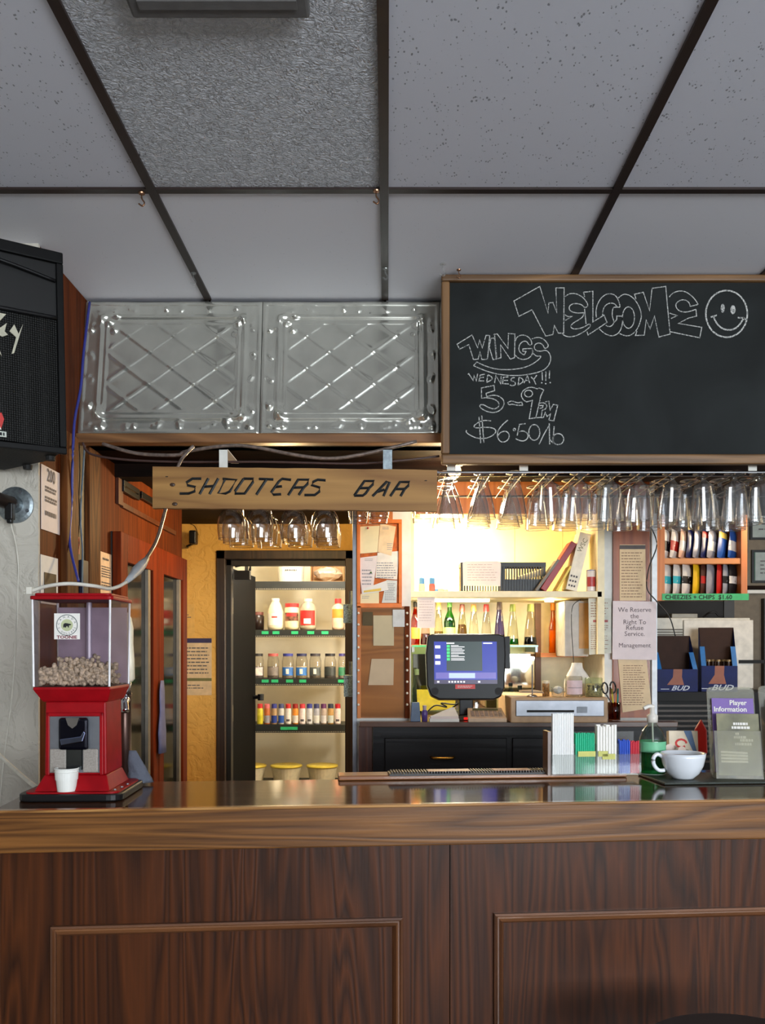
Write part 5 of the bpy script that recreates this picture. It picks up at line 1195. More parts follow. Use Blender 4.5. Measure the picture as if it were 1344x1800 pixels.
pinned('blank cream sheet with a red pin at the top of the bulletin board', cv([(128,345),(445,330),(410,770),(105,795)]), PAPERY, 0.0116, None, (646.5,929))
pinned('cream docket with a dark printed heading overlapping the blank sheet', cv([(465,290),(720,340),(720,500),(615,830)])[:0] or cv([(455,295),(715,345),(640,830),(415,765)]), mm('docket_cream', (236,206,164), 0.7), 0.013, [(672,684,926,932,2),(680,690,955,968,4)])
pinned('white sheet with a grey crest pinned low on the board', cv([(90,865),(415,825),(325,1440),(150,1450)]), PAPERP, 0.0116, [(641,655,982,987,2),(636,656,1000,1030,5)], (652,1007), mm('pin_green', (70,110,60)))
pinned('ruled white sheet in the middle of the bulletin board', cv([(410,780),(770,750),(735,1225),(375,1195)]), mm('paper_ruled', (236,226,212), 0.7), 0.0124, [(662,696,988,1018,7)])
pinned('white slip with a yellow stripe across the lower board', cv([(170,1380),(560,1240),(590,1400),(150,1470)]), PAPER, 0.0132)
pinned('small lined card at the bottom of the bulletin board', cv([(130,1460),(435,1420),(435,1630),(125,1640)]), PAPERY, 0.0116, [(636,650,1047,1053,2)])
pinned('narrow printed list in the bottom corner of the bulletin board', cv([(560,1230),(735,1240),(725,1610),(480,1610)]), mm('paper_list', (214,216,210), 0.7), 0.0122, [(676,695,1025,1056,10)])
o = solo('yellow_tape', 'yellow highlighter stripe slip on the bulletin board', 'paper', MB().prism([((x-CX)/440, EYE+(CY-y)/440) for x,y in cv([(180,1410),(470,1365),(470,1410),(180,1440)])], YP-0.0146, YP-0.0139), mm('stripe_yellow', (226,190,84), 0.6), loc=tuple(P(652,1040,440)))
pb_ = T('menu_board', 'wooden board behind clear plastic with bulbs studded along both edges', 'menu board', P(673,1262,440))
pb_.part('back_board', bx_px(628,720,1066,1262,440,-0.008,-0.0005), wood('menu_board_wood', (140,84,42), (190,126,72), 'x', 5.0, 0.45, 0.1, 0.9, 0.12))
pb_.part('side_rail', bx_px(628,634,1066,1262,440,-0.02,-0.0085), ORANGE); pb_.part('side_rail', bx_px(711,719,1066,1262,440,-0.02,-0.0085), CEDAR)
pb_.part('clear_cover', bx_px(634,711,1070,1260,440,-0.017,-0.0155), glass('cover_clear', (246,242,232), 0.22, 0.15, 0.1))
for k in range(9):
    for x in (630, 715):
        pb_.part('bulb', MB().ell(P(x,1078+k*20,440)+Vector((0,-0.022,0)), 0.005,0.004,0.005,8,5), mm('stud_white', (236,226,206), 0.3), smooth=True)
pb_.part('tucked_paper', bx_px(656,692,1082,1135,440,-0.0145,-0.0135), PAPER); pb_.part('tucked_paper', bx_px(690,712,1072,1102,440,-0.0185,-0.0175), mm('paper_grey', (206,206,204), 0.7)); 
pb_.part('tucked_paper', MB().prism([((x-CX)/440, EYE+(CY-y)/440) for x,y in ((653,1158),(692,1158),(691,1204),(647,1204))], YP-0.0145, YP-0.0135), PAPERP)
pb_.part('dark_card', bx_px(637,655,1076,1100,440,-0.0145,-0.0135), mm('card_brown', (96,86,70), 0.6))
for (y0,y1,x0,x1,lb) in ((1062,1095,603,618,'upper speckled metal junction box by the closet door'),(1187,1225,604,619,'lower speckled metal junction box by the closet door')):
    t = T('junction_box', lb, 'junction box', P((x0+x1)/2, y1, 425))
    t.part('box', MB().box((x0-CX)/425, PX0-0.0008, F/425, F/425+0.07, EYE+(CY-y1)/425, EYE+(CY-y0)/425), mm('speckled_metal', (160,180,178), 0.5, var=0.45, vscale=220), bevel=0.002)
    t.part('cover_screw', MB().ell((( (x0+x1)/2-CX)/425, F/425, EYE+(CY-y0-5)/425), 0.004,0.003,0.004,8,5), STEEL)
    t.part('conduit', MB().tube([(PX0-0.02, F/425+0.03, EYE+(CY-y0)/425),(PX0-0.02, F/425+0.03, EYE+(CY-y0+24)/425)], 0.008, 8), GALV)
# ---------------------------------------------------------------- back bar: lit shelf, bottles
YSf = F/430.0
shz2 = lambda y, p=430: EYE+(CY-y)/p
bs = T('back_bar_shelf', 'cream painted open shelf unit lit from inside behind the bar', 'shelf', P(890,1050,430))
bs.part('shelf_board', MB().box((720-CX)/430, (1058-CX)/430, YSf, YB-0.001, shz2(1050), shz2(1039)), CREAM, bevel=0.002)
bs.part('side_board', MB().box((718-CX)/430, (728-CX)/430, YSf+0.01, YB-0.001, shz2(1039), SOF-0.001), CREAM)
bs.part('side_board', MB().box((1050-CX)/430, (1062-CX)/430, YSf+0.0, YB-0.001, shz2(1150), SOF-0.001), CREAM)
bs.part('back_board', MB().box((729-CX)/430, (1049-CX)/430, YB-0.006, YB-0.0015, shz2(1039), SOF-0.001), mm('cream_back', (246,228,166), 0.5, var=0.02))
seams = MB()
for x in (820, 905, 990): seams.box((x-CX)/388, (x-CX)/388+0.002, YB-0.0068, YB-0.0062, shz2(1039)+0.05, SOF-0.05)
bs.part('board_seam', seams, mm('seam_tan', (206,180,120), 0.6))
bs.part('top_rail', MB().box((720-CX)/430, (1058-CX)/430, YSf+0.02, YSf+0.04, 1.93, SOF-0.001), ORANGE)
# lamp in the shelf
lm = T('shelf_lamp', 'bright white tube lamp at the top of the lit shelf', 'lamp', tuple(P(775,925,402)))
lc = P(775,925,402); lc.z = 1.96
lm.part('tube', MB().tube([(lc.x-0.09,lc.y,lc.z),(lc.x+0.09,lc.y,lc.z)], 0.013, 10), mat('tube_glow', (255,244,220), 0.4, emit=(255,236,196), estr=22.0), smooth=True)
lm.part('holder', MB().box(lc.x-0.11,lc.x+0.11,lc.y-0.02,lc.y+0.02,lc.z+0.014,SOF-0.0005), WHITE_P)
area_light('shelf_lamp_light', (lc.x, lc.y-0.02, lc.z-0.02), (R(25),0,0), 0.2, 0.05, 10, (1.0, 0.84, 0.56))
point_light('shelf_lamp_glow', (lc.x, lc.y-0.09, lc.z-0.05), 7, (1.0, 0.82, 0.52), 0.05)
ul = T('under_shelf_lamp', 'slim strip lamp under the lit shelf above the bottles', 'lamp', tuple(P(800,1056,420)))
u0 = P(735,1054,418); u1 = P(860,1054,418); uz = shz2(1050)
ul.part('strip', MB().box(u0.x,u1.x,u0.y,u0.y+0.03,uz-0.012,uz-0.0005), mat('strip_glow', (255,246,226), 0.4, emit=(255,240,206), estr=7.0))
area_light('under_shelf_light', ((u0.x+u1.x)/2, u0.y+0.015, uz-0.02), (0,0,0), u1.x-u0.x, 0.03, 8.0, (1.0, 0.88, 0.64))
pk_ = T('niche_fill_lamp', 'small round fill lamp added under the lit shelf above the orange bottles', 'lamp', tuple(P(965,1052,408)))  # added lamp, put in to warm and brighten the bottle niche
pkc = P(965,1052,408); pkc.z = uz
pk_.part('puck', MB().lathe([(0,-0.0005),(0.022,-0.0005),(0.02,-0.009),(0,-0.009)], 18, tuple(pkc)), mat('puck_glow', (255,226,160), 0.4, emit=(255,214,130), estr=6.0))
point_light('niche_fill_light', (pkc.x, pkc.y-0.02, uz-0.03), 1.1, (1.0, 0.74, 0.32), 0.02)
# things on the lit shelf
ZS = shz2(1039)+0.0005
def on_shelf(px, p=418): return Vector(((px-CX)/p, F/p, ZS))
def crate(label, px, w, sheet):
    b0 = on_shelf(px, 420); t = T('plastic_crate', label, 'crate', tuple(b0), local=True); hw = w/2; h = 0.125; d_ = 0.1
    t.part('crate_base', MB().box(-hw,hw,0,d_,0,0.006), BLACK)
    slat = MB()
    n = 16
    for k in range(n): x = -hw+(2*hw-0.004)*k/(n-1); slat.box(x,x+0.004,0.0,0.003,0.006,h-0.018).box(x,x+0.004,d_-0.003,d_,0.006,h-0.018)
    for k in range(8): y = 0.004+(d_-0.012)*k/7; slat.box(-hw,-hw+0.003,y,y+0.004,0.006,h-0.018).box(hw-0.003,hw,y,y+0.004,0.006,h-0.018)
    t.part('crate_bars', slat, BLACK)
    t.part('crate_rim', MB().box(-hw-0.003,hw+0.003,-0.003,0.003,h-0.018,h).box(-hw-0.003,hw+0.003,d_-0.003,d_+0.003,h-0.018,h).box(-hw-0.003,-hw+0.003,0.003,d_-0.003,h-0.018,h).box(hw-0.003,hw+0.003,0.003,d_-0.003,h-0.018,h), BLACK)
    for s_ in (-1, 1): t.part('corner_post', MB().box(min(s_*(hw+0.002),s_*(hw-0.008)),max(s_*(hw+0.002),s_*(hw-0.008)),-0.002,0.008,0,h-0.018), BLACK)
    if not sheet: t.part('side_band', MB().box(-hw,hw,0.004,0.006,0.006,0.055), BLACK)
    return t, b0
c1, b1 = crate('black plastic crate with a pale sheet clipped over its front', 846, 0.17, True)
t = T('clipped_sheet', 'pale printed sheet clipped over the front of the black crate', 'paper', (b1.x, b1.y-0.006, b1.z+0.025), local=True)
t.part('sheet', MB().prism([(-0.078,0.002),(0.078,0.0),(0.08,0.095),(0.07,0.104),(-0.072,0.104),(-0.08,0.095)], -0.001, 0.0), PAPERP); t.part('printed_text', MB().lines(-0.06,0.065,0.095,0.02,7,-0.0016,0.22,0.2), mm('ink_faint', (190,170,170), 0.8))
c2, b2 = crate('black slatted plastic crate holding papers beside the binders', 921, 0.175, False)
t = T('paper_roll', 'cream paper lying in the slatted crate', 'paper', (b2.x+0.03, b2.y+0.045, b2.z+0.007), local=True)
t.part('roll', MB().tube([(-0.05,0,0.05),(0.06,0,0.085)], 0.014, 10).box(-0.05,0.05,-0.02,0.02,0.0,0.036), PAPERY)
for k, (px, lb) in enumerate(((741,'small blue capped glue bottle with pink base on the lit shelf'),(759,'small blue capped glue bottle with red print on the lit shelf'))):
    jar('glue_bottle', lb, 'bottle', on_shelf(px,415), [(0.013,0),(0.0135,0.03),(0.011,0.04)], mm('glue_body_%d' % k, ((206,176,160),(176,70,70))[k], 0.4), [(0.0125,0.038),(0.011,0.062),(0.006,0.068),(0,0.069)], mm('cap_sky', (60,120,180)), n=12)
t = T('pink_figure', 'small pink and blue trinket beside the glue bottles', 'trinket', tuple(on_shelf(774,415)), local=True)
t.part('trinket', MB().ell((0,0,0.011),0.016,0.01,0.011).ell((0.02,0,0.009),0.012,0.008,0.009), mm('trinket_pink', (216,166,150), 0.5), smooth=True); t.part('trinket_blue', MB().ell((-0.018,-0.004,0.009),0.008,0.007,0.009), mm('cap_sky', None), smooth=True)
def binder(label, px, ang, w, h, d_, m_, marks=None):
    b0 = on_shelf(px, 424); b0.z += w*math.sin(R(ang)); t = T('binder', label, 'binder', tuple(b0), (0, R(ang), 0), local=True)
    t.part('cover', MB().box(0,w,0,d_,0.0,h), m_, bevel=0.002); t.part('pages', MB().box(0.003,w-0.003,d_-0.002,d_+0.002,0.004,h-0.004), PAPER)
    if marks: marks(t, w, h)
    return t
binder('maroon binder leaning against the white binder', 950, 33, 0.026, 0.235, 0.1, mm('binder_maroon', (140,34,38), 0.45))
def marks(t, w, h):
    t.part('spine_text', MB().text('WSC', w/2+0.008, h-0.055, 0.028, -0.0012, rot=R(75)), mm('ink_olive', (120,116,90), 0.7))
    q = MB()
    for i in range(3):
        for j in range(3): q.rect(0.006+i*0.011,0.013+i*0.011,0.015+j*0.02,0.023+j*0.02,-0.0012)
    t.part('spine_squares', q, INK)
binder('white wide binder with a grid of dark squares on its spine', 994, 14, 0.048, 0.245, 0.1, mm('binder_white', (226,218,200), 0.5), marks)
binder('thin yellow folder tucked between the leaning binders', 976, 30, 0.01, 0.12, 0.09, mm('folder_yellow', (224,196,80), 0.5))
binder('thin grey folder under the maroon binder', 940, 36, 0.012, 0.16, 0.09, mm('folder_grey', (110,104,96), 0.5))
jar('drink_can', 'blue and white printed can at the end of the lit shelf', 'can', on_shelf(1038,425), [(0.018,0),(0.019,0.004),(0.019,0.085),(0.016,0.09)], mm('can_white', (216,210,210), 0.3), [(0.0185,0.078),(0.0185,0.088),(0,0.09)], mm('can_blue', (60,80,150), 0.3), (0.0195,0.02,0.06), mm('can_red', (176,60,60), 0.4))
# bottles on the glass shelf
zg = EYE+4/412.0
gs_ = T('glass_shelf', 'green edged glass shelf carrying the liquor bottles', 'glass shelf', P(830,1134,412))
gs_.part('glass_plate', MB().box((724-CX)/412, (944-CX)/412, F/412-0.02, YB-0.002, zg-0.008, zg), glass('shelf_glass', (180,214,196), 1.2, 0.02, 0.5))
gs_.part('green_edge', MB().box((724-CX)/412, (944-CX)/412, F/412-0.0215, F/412-0.0203, zg-0.008, zg), mm('edge_green', (70,150,110), 0.2))
for x in (724, 940): gs_.part('bracket', MB().box((x-CX)/412, (x+4-CX)/412, F/412-0.01, YB-0.002, zg-0.03, zg-0.0085), STEEL)
mir = T('bar_mirror', 'mirror panel on the wall behind the lower bottles', 'mirror', P(830,1255,386))
mir.part('mirror_glass', MB().box((726-CX)/386, (940-CX)/386, YB-0.006, YB-0.001, 1.10, zg-0.04), mat('mirror', (200,200,190), 0.05, 1.0, 0.01))
mir.part('mirror_edge', MB().box((940-CX)/386, (950-CX)/386, YB-0.02, YB-0.001, 1.09, shz2(1052)), mm('edge_brown', (112,70,36), 0.5))
# name, x, glass tint, liquid, liquid height, neck colour, cap
bot = [(729,(236,170,40),(214,120,10),0.16,(30,20,14),'amber bottle with black neck at the partition end of the glass shelf',0.182,0.019),
       (747,(226,210,210),(150,10,30),0.05,(226,222,212),'clear bottle with a little deep red liquor behind the hanging note',0.19,0.02),
       (770,(232,230,214),(210,190,120),0.06,(214,190,100),'clear bottle with pale gold liquor beside the bright green bottle',0.2,0.02),
       (789,(70,190,60),(70,180,40),0.12,(96,160,60),'bright green glass bottle on the glass shelf',0.182,0.024),
       (811,(228,226,206),(200,170,90),0.09,(120,60,40),'clear bottle with brown pourer next to the green bottle',0.19,0.021),
       (831,(236,234,226),(230,226,206),0.02,(196,140,60),'empty clear bottle with amber pourer',0.19,0.022),
       (853,(234,232,226),(60,34,24),0.03,(170,40,30),'clear bottle with red pourer and a little dark liquor',0.19,0.022),
       (876,(150,140,190),(50,30,150),0.045,(90,70,60),'violet tinted bottle with glowing blue liquor',0.2,0.022),
       (899,(230,232,220),(20,170,50),0.028,(140,150,60),'clear bottle with bright green liquor at its bottom',0.19,0.023),
       (930,(224,220,206),(40,20,20),0.035,(150,160,80),'wide clear bottle with nearly black liquor at its bottom',0.19,0.026)]
for i, (x, tint, lq, lh, nk, lb, h, r) in enumerate(bot):
    b0 = Vector(((x-CX)/400, F/400-0.03, zg+0.0005))
    t = T('liquor_bottle', lb, 'bottle', tuple(b0), local=True)
    if i in (0, 3): prof = [(0,0.0),(r,0),(r*1.05,0.006),(r*1.05,h*0.55),(r*0.8,h*0.68),(r*0.42,h*0.8),(r*0.38,h*0.92)]
    else: prof = [(0,0.0),(r*1.1,0),(r*1.15,0.006),(r*0.95,h*0.35),(r*0.68,h*0.62),(r*0.55,h*0.72),(r*0.5,h*0.78)]
    rad = lambda z: next((a[0]+(b[0]-a[0])*(z-a[1])/(b[1]-a[1]) for a, b in zip(prof[1:], prof[2:]) if a[1] <= z <= b[1]), r*0.5)
    t.part('bottle_glass', MB().shell(prof, 20), glass('liquor_glass_%d' % i, tint, 1.4, 0.02, 0.55), smooth=True)
    t.part('liquor', MB().lathe([(0,0.003),(r*0.95,0.003)]+[(rad(lh*k/4)*0.93, max(0.004,lh*k/4)) for k in range(1,5)]+[(0,lh)], 18), glass('liquor_%d' % i, lq, 0.3, 0.1, 0.4), smooth=True)
    zt_ = prof[-1][1]; rt = prof[-1][0]
    t.part('pourer', MB().lathe([(0,zt_-0.002),(rt*1.25,zt_-0.002),(rt*1.15,zt_+0.018),(rt*0.5,zt_+0.022),(0,zt_+0.022)] if i in (0,3) else [(0,zt_-0.002),(rt*1.2,zt_-0.002),(rt*1.0,h-0.012),(0,h-0.012)], 16), mm('pourer_%d' % i, nk, 0.4))
    if i in (0, 3): t.part('label', MB().shell([(r*1.07,h*0.15),(r*1.07,h*0.42)], 20), mm('bottle_label_%d' % i, ((206,120,30),(150,176,70))[i//3], 0.5), smooth=True)
t = front_sheet('hanging_note', 'pale note hanging in front of the bottles from the lit shelf', 'note', 733, 764, 1050, 1104, 428, PAPERP, 0.004); t.part('printed_text', MB().lines(-t.w*.4,t.w*.4,t.h*.9,t.h*.2,8,-0.002,0.2,0.2), mm('ink_faint', None))
# lower bottles seen behind the till and beside the partition
low = [(898,(200,210,206),(150,190,190),0.02,'small clear bottle on the counter behind the till screen',0.1,0.016,(30,28,28)),(912,(206,214,210),(206,190,150),0.05,'clear flask with black stopper behind the receipt spike',0.12,0.02,(20,20,20)),(932,(206,150,90),(196,110,50),0.05,'small orange labelled bottle behind the receipt spike',0.09,0.013,(120,70,40)),
       (732,(200,196,180),(180,170,140),0.08,'clear bottle with pale liquor in the shade below the amber bottle',0.19,0.02,(150,140,120))]
ZC = 1.0897
for i, (x, tint, lq, lh, lb, h, r, nk) in enumerate(low):
    b0 = Vector(((x-CX)/398, F/398-0.02, ZC+0.0005+(0.0 if i < 3 else 0)))
    t = T('small_bottle', lb, 'bottle', tuple(b0), local=True)
    t.part('bottle_glass', MB().shell([(0,0),(r,0),(r,h*0.55),(r*0.5,h*0.72),(r*0.4,h*0.9)], 16), glass('low_glass_%d' % i, tint, 1.4, 0.02, 0.5), smooth=True)
    t.part('liquor', MB().lathe([(0,0.003),(r*0.93,0.003),(r*0.93,min(lh,h*0.5)),(0,min(lh,h*0.5))], 14), glass('low_liq_%d' % i, lq, 0.3, 0.1, 0.3))
    t.part('stopper', MB().lathe([(0,h*0.89),(r*0.5,h*0.89),(r*0.5,h*1.02),(0,h*1.02)], 12), mm('stopper_%d' % i, nk))
# niche with orange bottles and wall box
nz = EYE+(CY-1148)/400
ns = T('niche_shelf', 'short varnished shelf beside the mirror holding orange bottles', 'shelf', P(975,1152,400))
ns.part('shelf_board', MB().box((950-CX)/400, (1030-CX)/400, F/400, YB-0.001, nz-0.018, nz), ORANGEX)
for (x, c, lb, capc) in ((972,(246,186,70),'orange liqueur bottle with gold cap in the niche',(200,120,30)),(988,(246,224,176),'pale liqueur bottle with red cap in the niche',(206,60,36))):
    b0 = Vector(((x-CX)/395, F/395+0.01, nz+0.0005)); r = 0.018
    t = T('liqueur_bottle', lb, 'bottle', tuple(b0), local=True)
    t.part('bottle_glass', MB().shell([(0,0),(r,0),(r,0.11),(r*0.5,0.16),(r*0.42,0.2)], 16), glass('liqueur_%d' % x, c, 1.2, 0.02, 0.4), smooth=True)
    t.part('liquor', MB().lathe([(0,0.003),(r*.92,0.003),(r*.92,0.1),(0,0.1)], 14), mm('liqueur_fill_%d' % x, c, 0.3)); t.part('cap', MB().lathe([(0,0.19),(r*0.6,0.19),(r*0.6,0.222),(0,0.222)], 12), mm('liqueur_cap_%d' % x, capc))
wbx = T('wall_cabinet', 'white metal wall box with a grey cord hanging over its front', 'wall box', P(1012,1155,420))
wbx.part('box_shell', bx_px(992,1034,1056,1154,420,0.0,0.2), mm('box_white', (172,168,162), 0.5), bevel=0.003)
wbx.part('box_side', bx_px(1017,1034,1060,1140,420,-0.002,-0.0005), mm('box_tan', (176,132,70), 0.5))
wbx.part('cord', MB().tube(smooth3([P(1020,1054,424),P(1006,1066,424),P(1004,1100,424),P(1007,1150,424),P(1008,1168,424)]), 0.0016, 6), BLACK, smooth=True)
# sheets on the post
def text_sheet(label, quad, p, m_, off, prints=(), texts=(), extra=None, name='posted_sheet'):
    c = P(sum(q[0] for q in quad)/len(quad), max(q[1] for q in quad), p); Y = F/425-0.012-off
    t = T(name, label, 'notice', (c.x, Y, c.z)); f_ = lambda x, y: ((x-CX)/p, EYE+(CY-y)/p)
    t.part('sheet', MB().prism([f_(x,y) for x,y in quad], Y-0.0007, Y), m_)
    q = MB()
    for (x0,x1,y0,y1,n) in prints: a_, b_ = f_(x0,y0), f_(x1,y1); q.lines(a_[0],b_[0],a_[1],b_[1],n,Y-0.001,0.3,0.25)
    if prints: t.part('fine_print', q, mm('ink_brown', (150,116,96), 0.8))
    q = MB()
    for (s_, x, y, h) in texts: a_ = f_(x,y); q.text(s_, a_[0], a_[1], h/p, Y-0.0011)
    if texts: t.part('printed_text', q, mm('ink_text', (96,80,84), 0.8))
    if extra: extra(t, f_, Y)
    return t
PINKP = mm('paper_pink', (228,212,212), 0.7, var=0.02); BEIGE = mm('paper_beige', (226,198,158), 0.7, var=0.03)
text_sheet('beige price list with a dark header high on the wood panel', [(1087,958),(1132,958),(1133,1056),(1087,1056)], 425, BEIGE, 0.002, [(1090,1128,970,1052,16)], (), lambda t,f_,Y: t.part('header_bar', MB().rect(f_(1087,0)[0],f_(1132,0)[0],f_(0,966)[1],f_(0,959)[1],Y-0.0011), mm('ink_header', (90,84,84), 0.7)))
text_sheet('pale pink refusal of service notice taped to the post', [(1074,1057),(1150,1058),(1150,1160),(1073,1159)], 425, PINKP, 0.012, (), [('We Reserve',1112,1076,11.5),('the',1112,1087,11.5),('Right To',1112,1097.5,11.5),('Refuse',1112,1107.5,11.5),('Service.',1112,1118,11.5),('Management',1112,1138,11)])
text_sheet('beige handwritten list hanging crooked under the refusal notice', [(1084,1158),(1134,1158),(1143,1244),(1092,1252)], 425, BEIGE, 0.003, [(1093,1132,1168,1240,18)])
text_sheet('grey printed sheet with a red line hanging by the lit shelf', [(1032,1052),(1072,1052),(1072,1148),(1033,1151)], 425, mm('paper_greyish', (206,204,190), 0.7), 0.006, [(1036,1068,1058,1086,6),(1036,1068,1098,1142,12)], (), lambda t,f_,Y: t.part('red_line', MB().rect(f_(1040,0)[0],f_(1066,0)[0],f_(0,1094)[1],f_(0,1090)[1],Y-0.0011), mm('ink_red', (170,90,90), 0.7)))
cable('dark_cable', 'thin dark cord trailing down the post past the price list', [P(1141,930,430)+Vector((0,-0.03,0)),P(1150,960,430)+Vector((0,-0.03,0)),P(1136,1000,430)+Vector((0,-0.03,0)),P(1133,1035,430)+Vector((0,-0.03,0)),P(1150,1058,430)+Vector((0,-0.03,0)),P(1172,1085,430)+Vector((0,-0.03,0)),P(1182,1118,430)+Vector((0,-0.03,0))], 0.0025, BLACK)
# ---------------------------------------------------------------- counter with drawers
Yc = F/450.0; X0c = PX1-0.15
cn = T('back_counter', 'black stained back bar counter with a brass handled drawer', 'counter', (0.5, Yc, 0))
cn.part('countertop', MB().box((632-CX)/450, 1.13, Yc-0.012, YP-0.03, ZC-0.02, ZC).box(PX1+0.001, (1061-CX)/425, YP-0.03, YB-0.001, ZC-0.02, ZC), mm('counter_brown', (86,54,36), 0.3, coat=0.4), bevel=0.002)
cn.part('carcass', MB().box((655-CX)/450, 1.13, Yc+0.004, YP-0.03, 0, ZC-0.0205), BLACKWOOD)
cn.part('end_post', MB().box((630-CX)/450, (654-CX)/450, Yc+0.02, YP-0.03, 0, ZC-0.0205), CEDAR_DARK)
for (x0, x1) in ((676, 890), (900, 1080)):
    dr = cn.part('drawer', bx_px(x0,x1,1297,1400,450,-0.008,0.0035,Yc), BLACKWOOD, bevel=0.003)
    m_ = (x0+x1)/2-6 if x0 < 800 else x0+90
    cn.part('handle', MB().tube(smooth3([P(m_-20,1330,450)+Vector((0,-0.009,0)),P(m_-14,1331,450)+Vector((0,-0.028,0)),P(m_+14,1331,450)+Vector((0,-0.028,0)),P(m_+20,1330,450)+Vector((0,-0.009,0))]), 0.005, 8), BRASS, parent=dr, smooth=True)
cn.part('drawer_shadow_gap', bx_px(670,1100,1293,1296,450,-0.001,0.0035,Yc), BLACKM)
# till screen
pm0 = 442.0
ps0 = Vector(((820-CX)/pm0, F/pm0+0.02, ZC+0.0005))
tm = T('till_screen', 'black touch screen till terminal on the back counter', 'till', tuple(ps0), local=True)
tm.part('foot', MB().loft([sq(-0.045,0.045,-0.03,0.06,0.0), sq(-0.03,0.03,-0.01,0.05,0.02)]), BLACK, bevel=0.003)
tm.part('neck', MB().box(-0.028,0.028,0.0,0.05,0.018,0.1), BLACK, bevel=0.004)
tm.part('red_neck_light', MB().box(-0.012,0.018,-0.0335,-0.03,0.004,0.012), mat('red_led', (230,20,20), 0.4, emit=(255,20,20), estr=2.0))
tl = Matrix.Translation((0,-0.012,0.0)) @ Matrix.Rotation(R(-7),4,'X')
def tq(): q = MB(); q.xf = tl; return q
zz0 = ZC
tz = lambda y: EYE+(CY-y)/pm0-ZC
tx = lambda x: (x-820)/pm0
outl = [(tx(752),tz(1117)),(tx(760),tz(1114)),(tx(878),tz(1114)),(tx(889),tz(1118)),(tx(890),tz(1150)),(tx(887),tz(1210)),(tx(880),tz(1226)),(tx(868),tz(1231)),(tx(772),tz(1231)),(tx(757),tz(1224)),(tx(750),tz(1206)),(tx(748),tz(1150))]
hs = tm.part('housing', tq().prism(outl[::-1], -0.02, 0.03), BLACK, bevel=0.006, label='black plastic screen housing')
tm.part('card_reader', tq().box(tx(889.5),tx(898),-0.01,0.02,tz(1175),tz(1118)), BLACK, parent=hs)
SCRY = -0.0208
def scr(name, col, es, *rects):
    q = tq()
    for i, (x0,x1,y0,y1) in enumerate(rects): q.rect(tx(x0),tx(x1),tz(y1),tz(y0),scr.y)
    return tm.part(name, q, mat('screen_%s_%s' % (name, str(col[0])+str(col[2])), col, 0.2, emit=col, estr=es, var=0.0), parent=hs)
scr.y = SCRY; scr('screen', (52,62,150), 0.75, (763,874,1128,1203))
scr.y = SCRY-0.0004; scr('screen_panel', (66,78,78), 0.45, (785,848,1128,1180)); scr('screen_bar', (110,104,176), 0.6, (766,872,1183,1194)); scr('screen_footer', (84,78,104), 0.4, (763,874,1196,1203))
scr.y = SCRY-0.0008; scr('screen_keys', (170,188,226), 0.8, (789,835,1184,1193)); scr('screen_green', (70,190,120), 0.9, *[(785.5,791,1134+k*5.8,1138.6+k*5.8) for k in range(5)])
scr('screen_buttons', (224,224,228), 0.9, (765,774,1135,1140),(765,774,1152,1158),(765,774,1163,1169), *[(793,806+random.uniform(0,12),1134.5+k*5.8,1135.6+k*5.8) for k in range(5)], *[(793,817,1137+k*5.8,1138.2+k*5.8) for k in range(5)], (785,799,1130,1132),(850,866,1130,1132), *[(788+k*5.2,791+k*5.2,1198,1201) for k in range(6)], (768,772,1198,1201),(840,844,1198,1201))
tm.part('red_label', tq().box(tx(800),tx(835),-0.0215,-0.0203,tz(1212),tz(1204)), mm('label_till_red', (206,36,32), 0.4), parent=hs)
tm.part('label_print', tq().lines(tx(804),tx(831),tz(1206),tz(1210.5),2,-0.0219,0.4,0.2), PAPERP, parent=hs)
for x in (764, 876): tm.part('speaker_cover', tq().disc(tx(x),tz(1216),0.015,0.015,-0.0204), mm('cover_dark', (30,30,34), 0.7), parent=hs)
cable('till_leads', 'tangle of black leads behind the till on the counter', [P(752,1250,430),P(765,1240,430),P(785,1243,430),P(775,1236,432),P(800,1238,432),P(815,1230,432),P(790,1247,430)], 0.003, BLACK)
o = solo('yellow_sheet', 'yellow sheet propped up behind the till screen', 'paper', MB().prism([((x-CX)/405, EYE+(CY-y)/405) for x,y in ((732,1212),(800,1212),(800,1246),(734,1250))], F/405+0.0, F/405+0.0008), mm('sheet_yellow', (240,200,70), 0.6), loc=tuple(P(765,1250,405)))
# paper pad, calculator, small boxes
def on_ctr(px, p): return Vector(((px-CX)/p, F/p, ZC+0.0005))
t = T('note_pads', 'stack of white paper pads with a folded top sheet beside the till', 'paper pad', tuple(on_ctr(783,452)), local=True)
t.part('pad', MB().box(-0.062,0.052,-0.005,0.08,0,0.012), PAPER); t.part('pad', MB().box(-0.058,0.05,-0.003,0.07,0.0122,0.02), PAPERP)
t.part('folded_sheet', MB().loft([[(-0.058,0.0,0.0205),(0.05,0.0,0.0205),(0.035,0.06,0.05),(0.028,0.06,0.05)],[(-0.058,0.0,0.0225),(0.05,0.0,0.0225),(0.038,0.062,0.053),(0.028,0.062,0.053)]]), PAPER)
t = T('calculator', 'beige desk calculator with small display beside the till', 'calculator', tuple(on_ctr(858,455)), local=True)
t.part('casing', MB().loft([[(-0.078,-0.0,0.0),(0.072,0,0),(0.064,0.1,0.0),(-0.072,0.1,0.0)],[(-0.078,-0.0,0.016),(0.072,0,0.016),(0.064,0.1,0.05),(-0.072,0.1,0.05)]]), mm('calc_beige', (206,178,150), 0.5), bevel=0.003)
slope = 0.34
t.part('display', MB().add([(x,y,0.0165+0.34*y) for x,y in ((-0.055,0.072),(0.048,0.072),(0.046,0.092),(-0.053,0.092))],[(0,1,2,3)]), mm('calc_display', (96,96,70), 0.3))
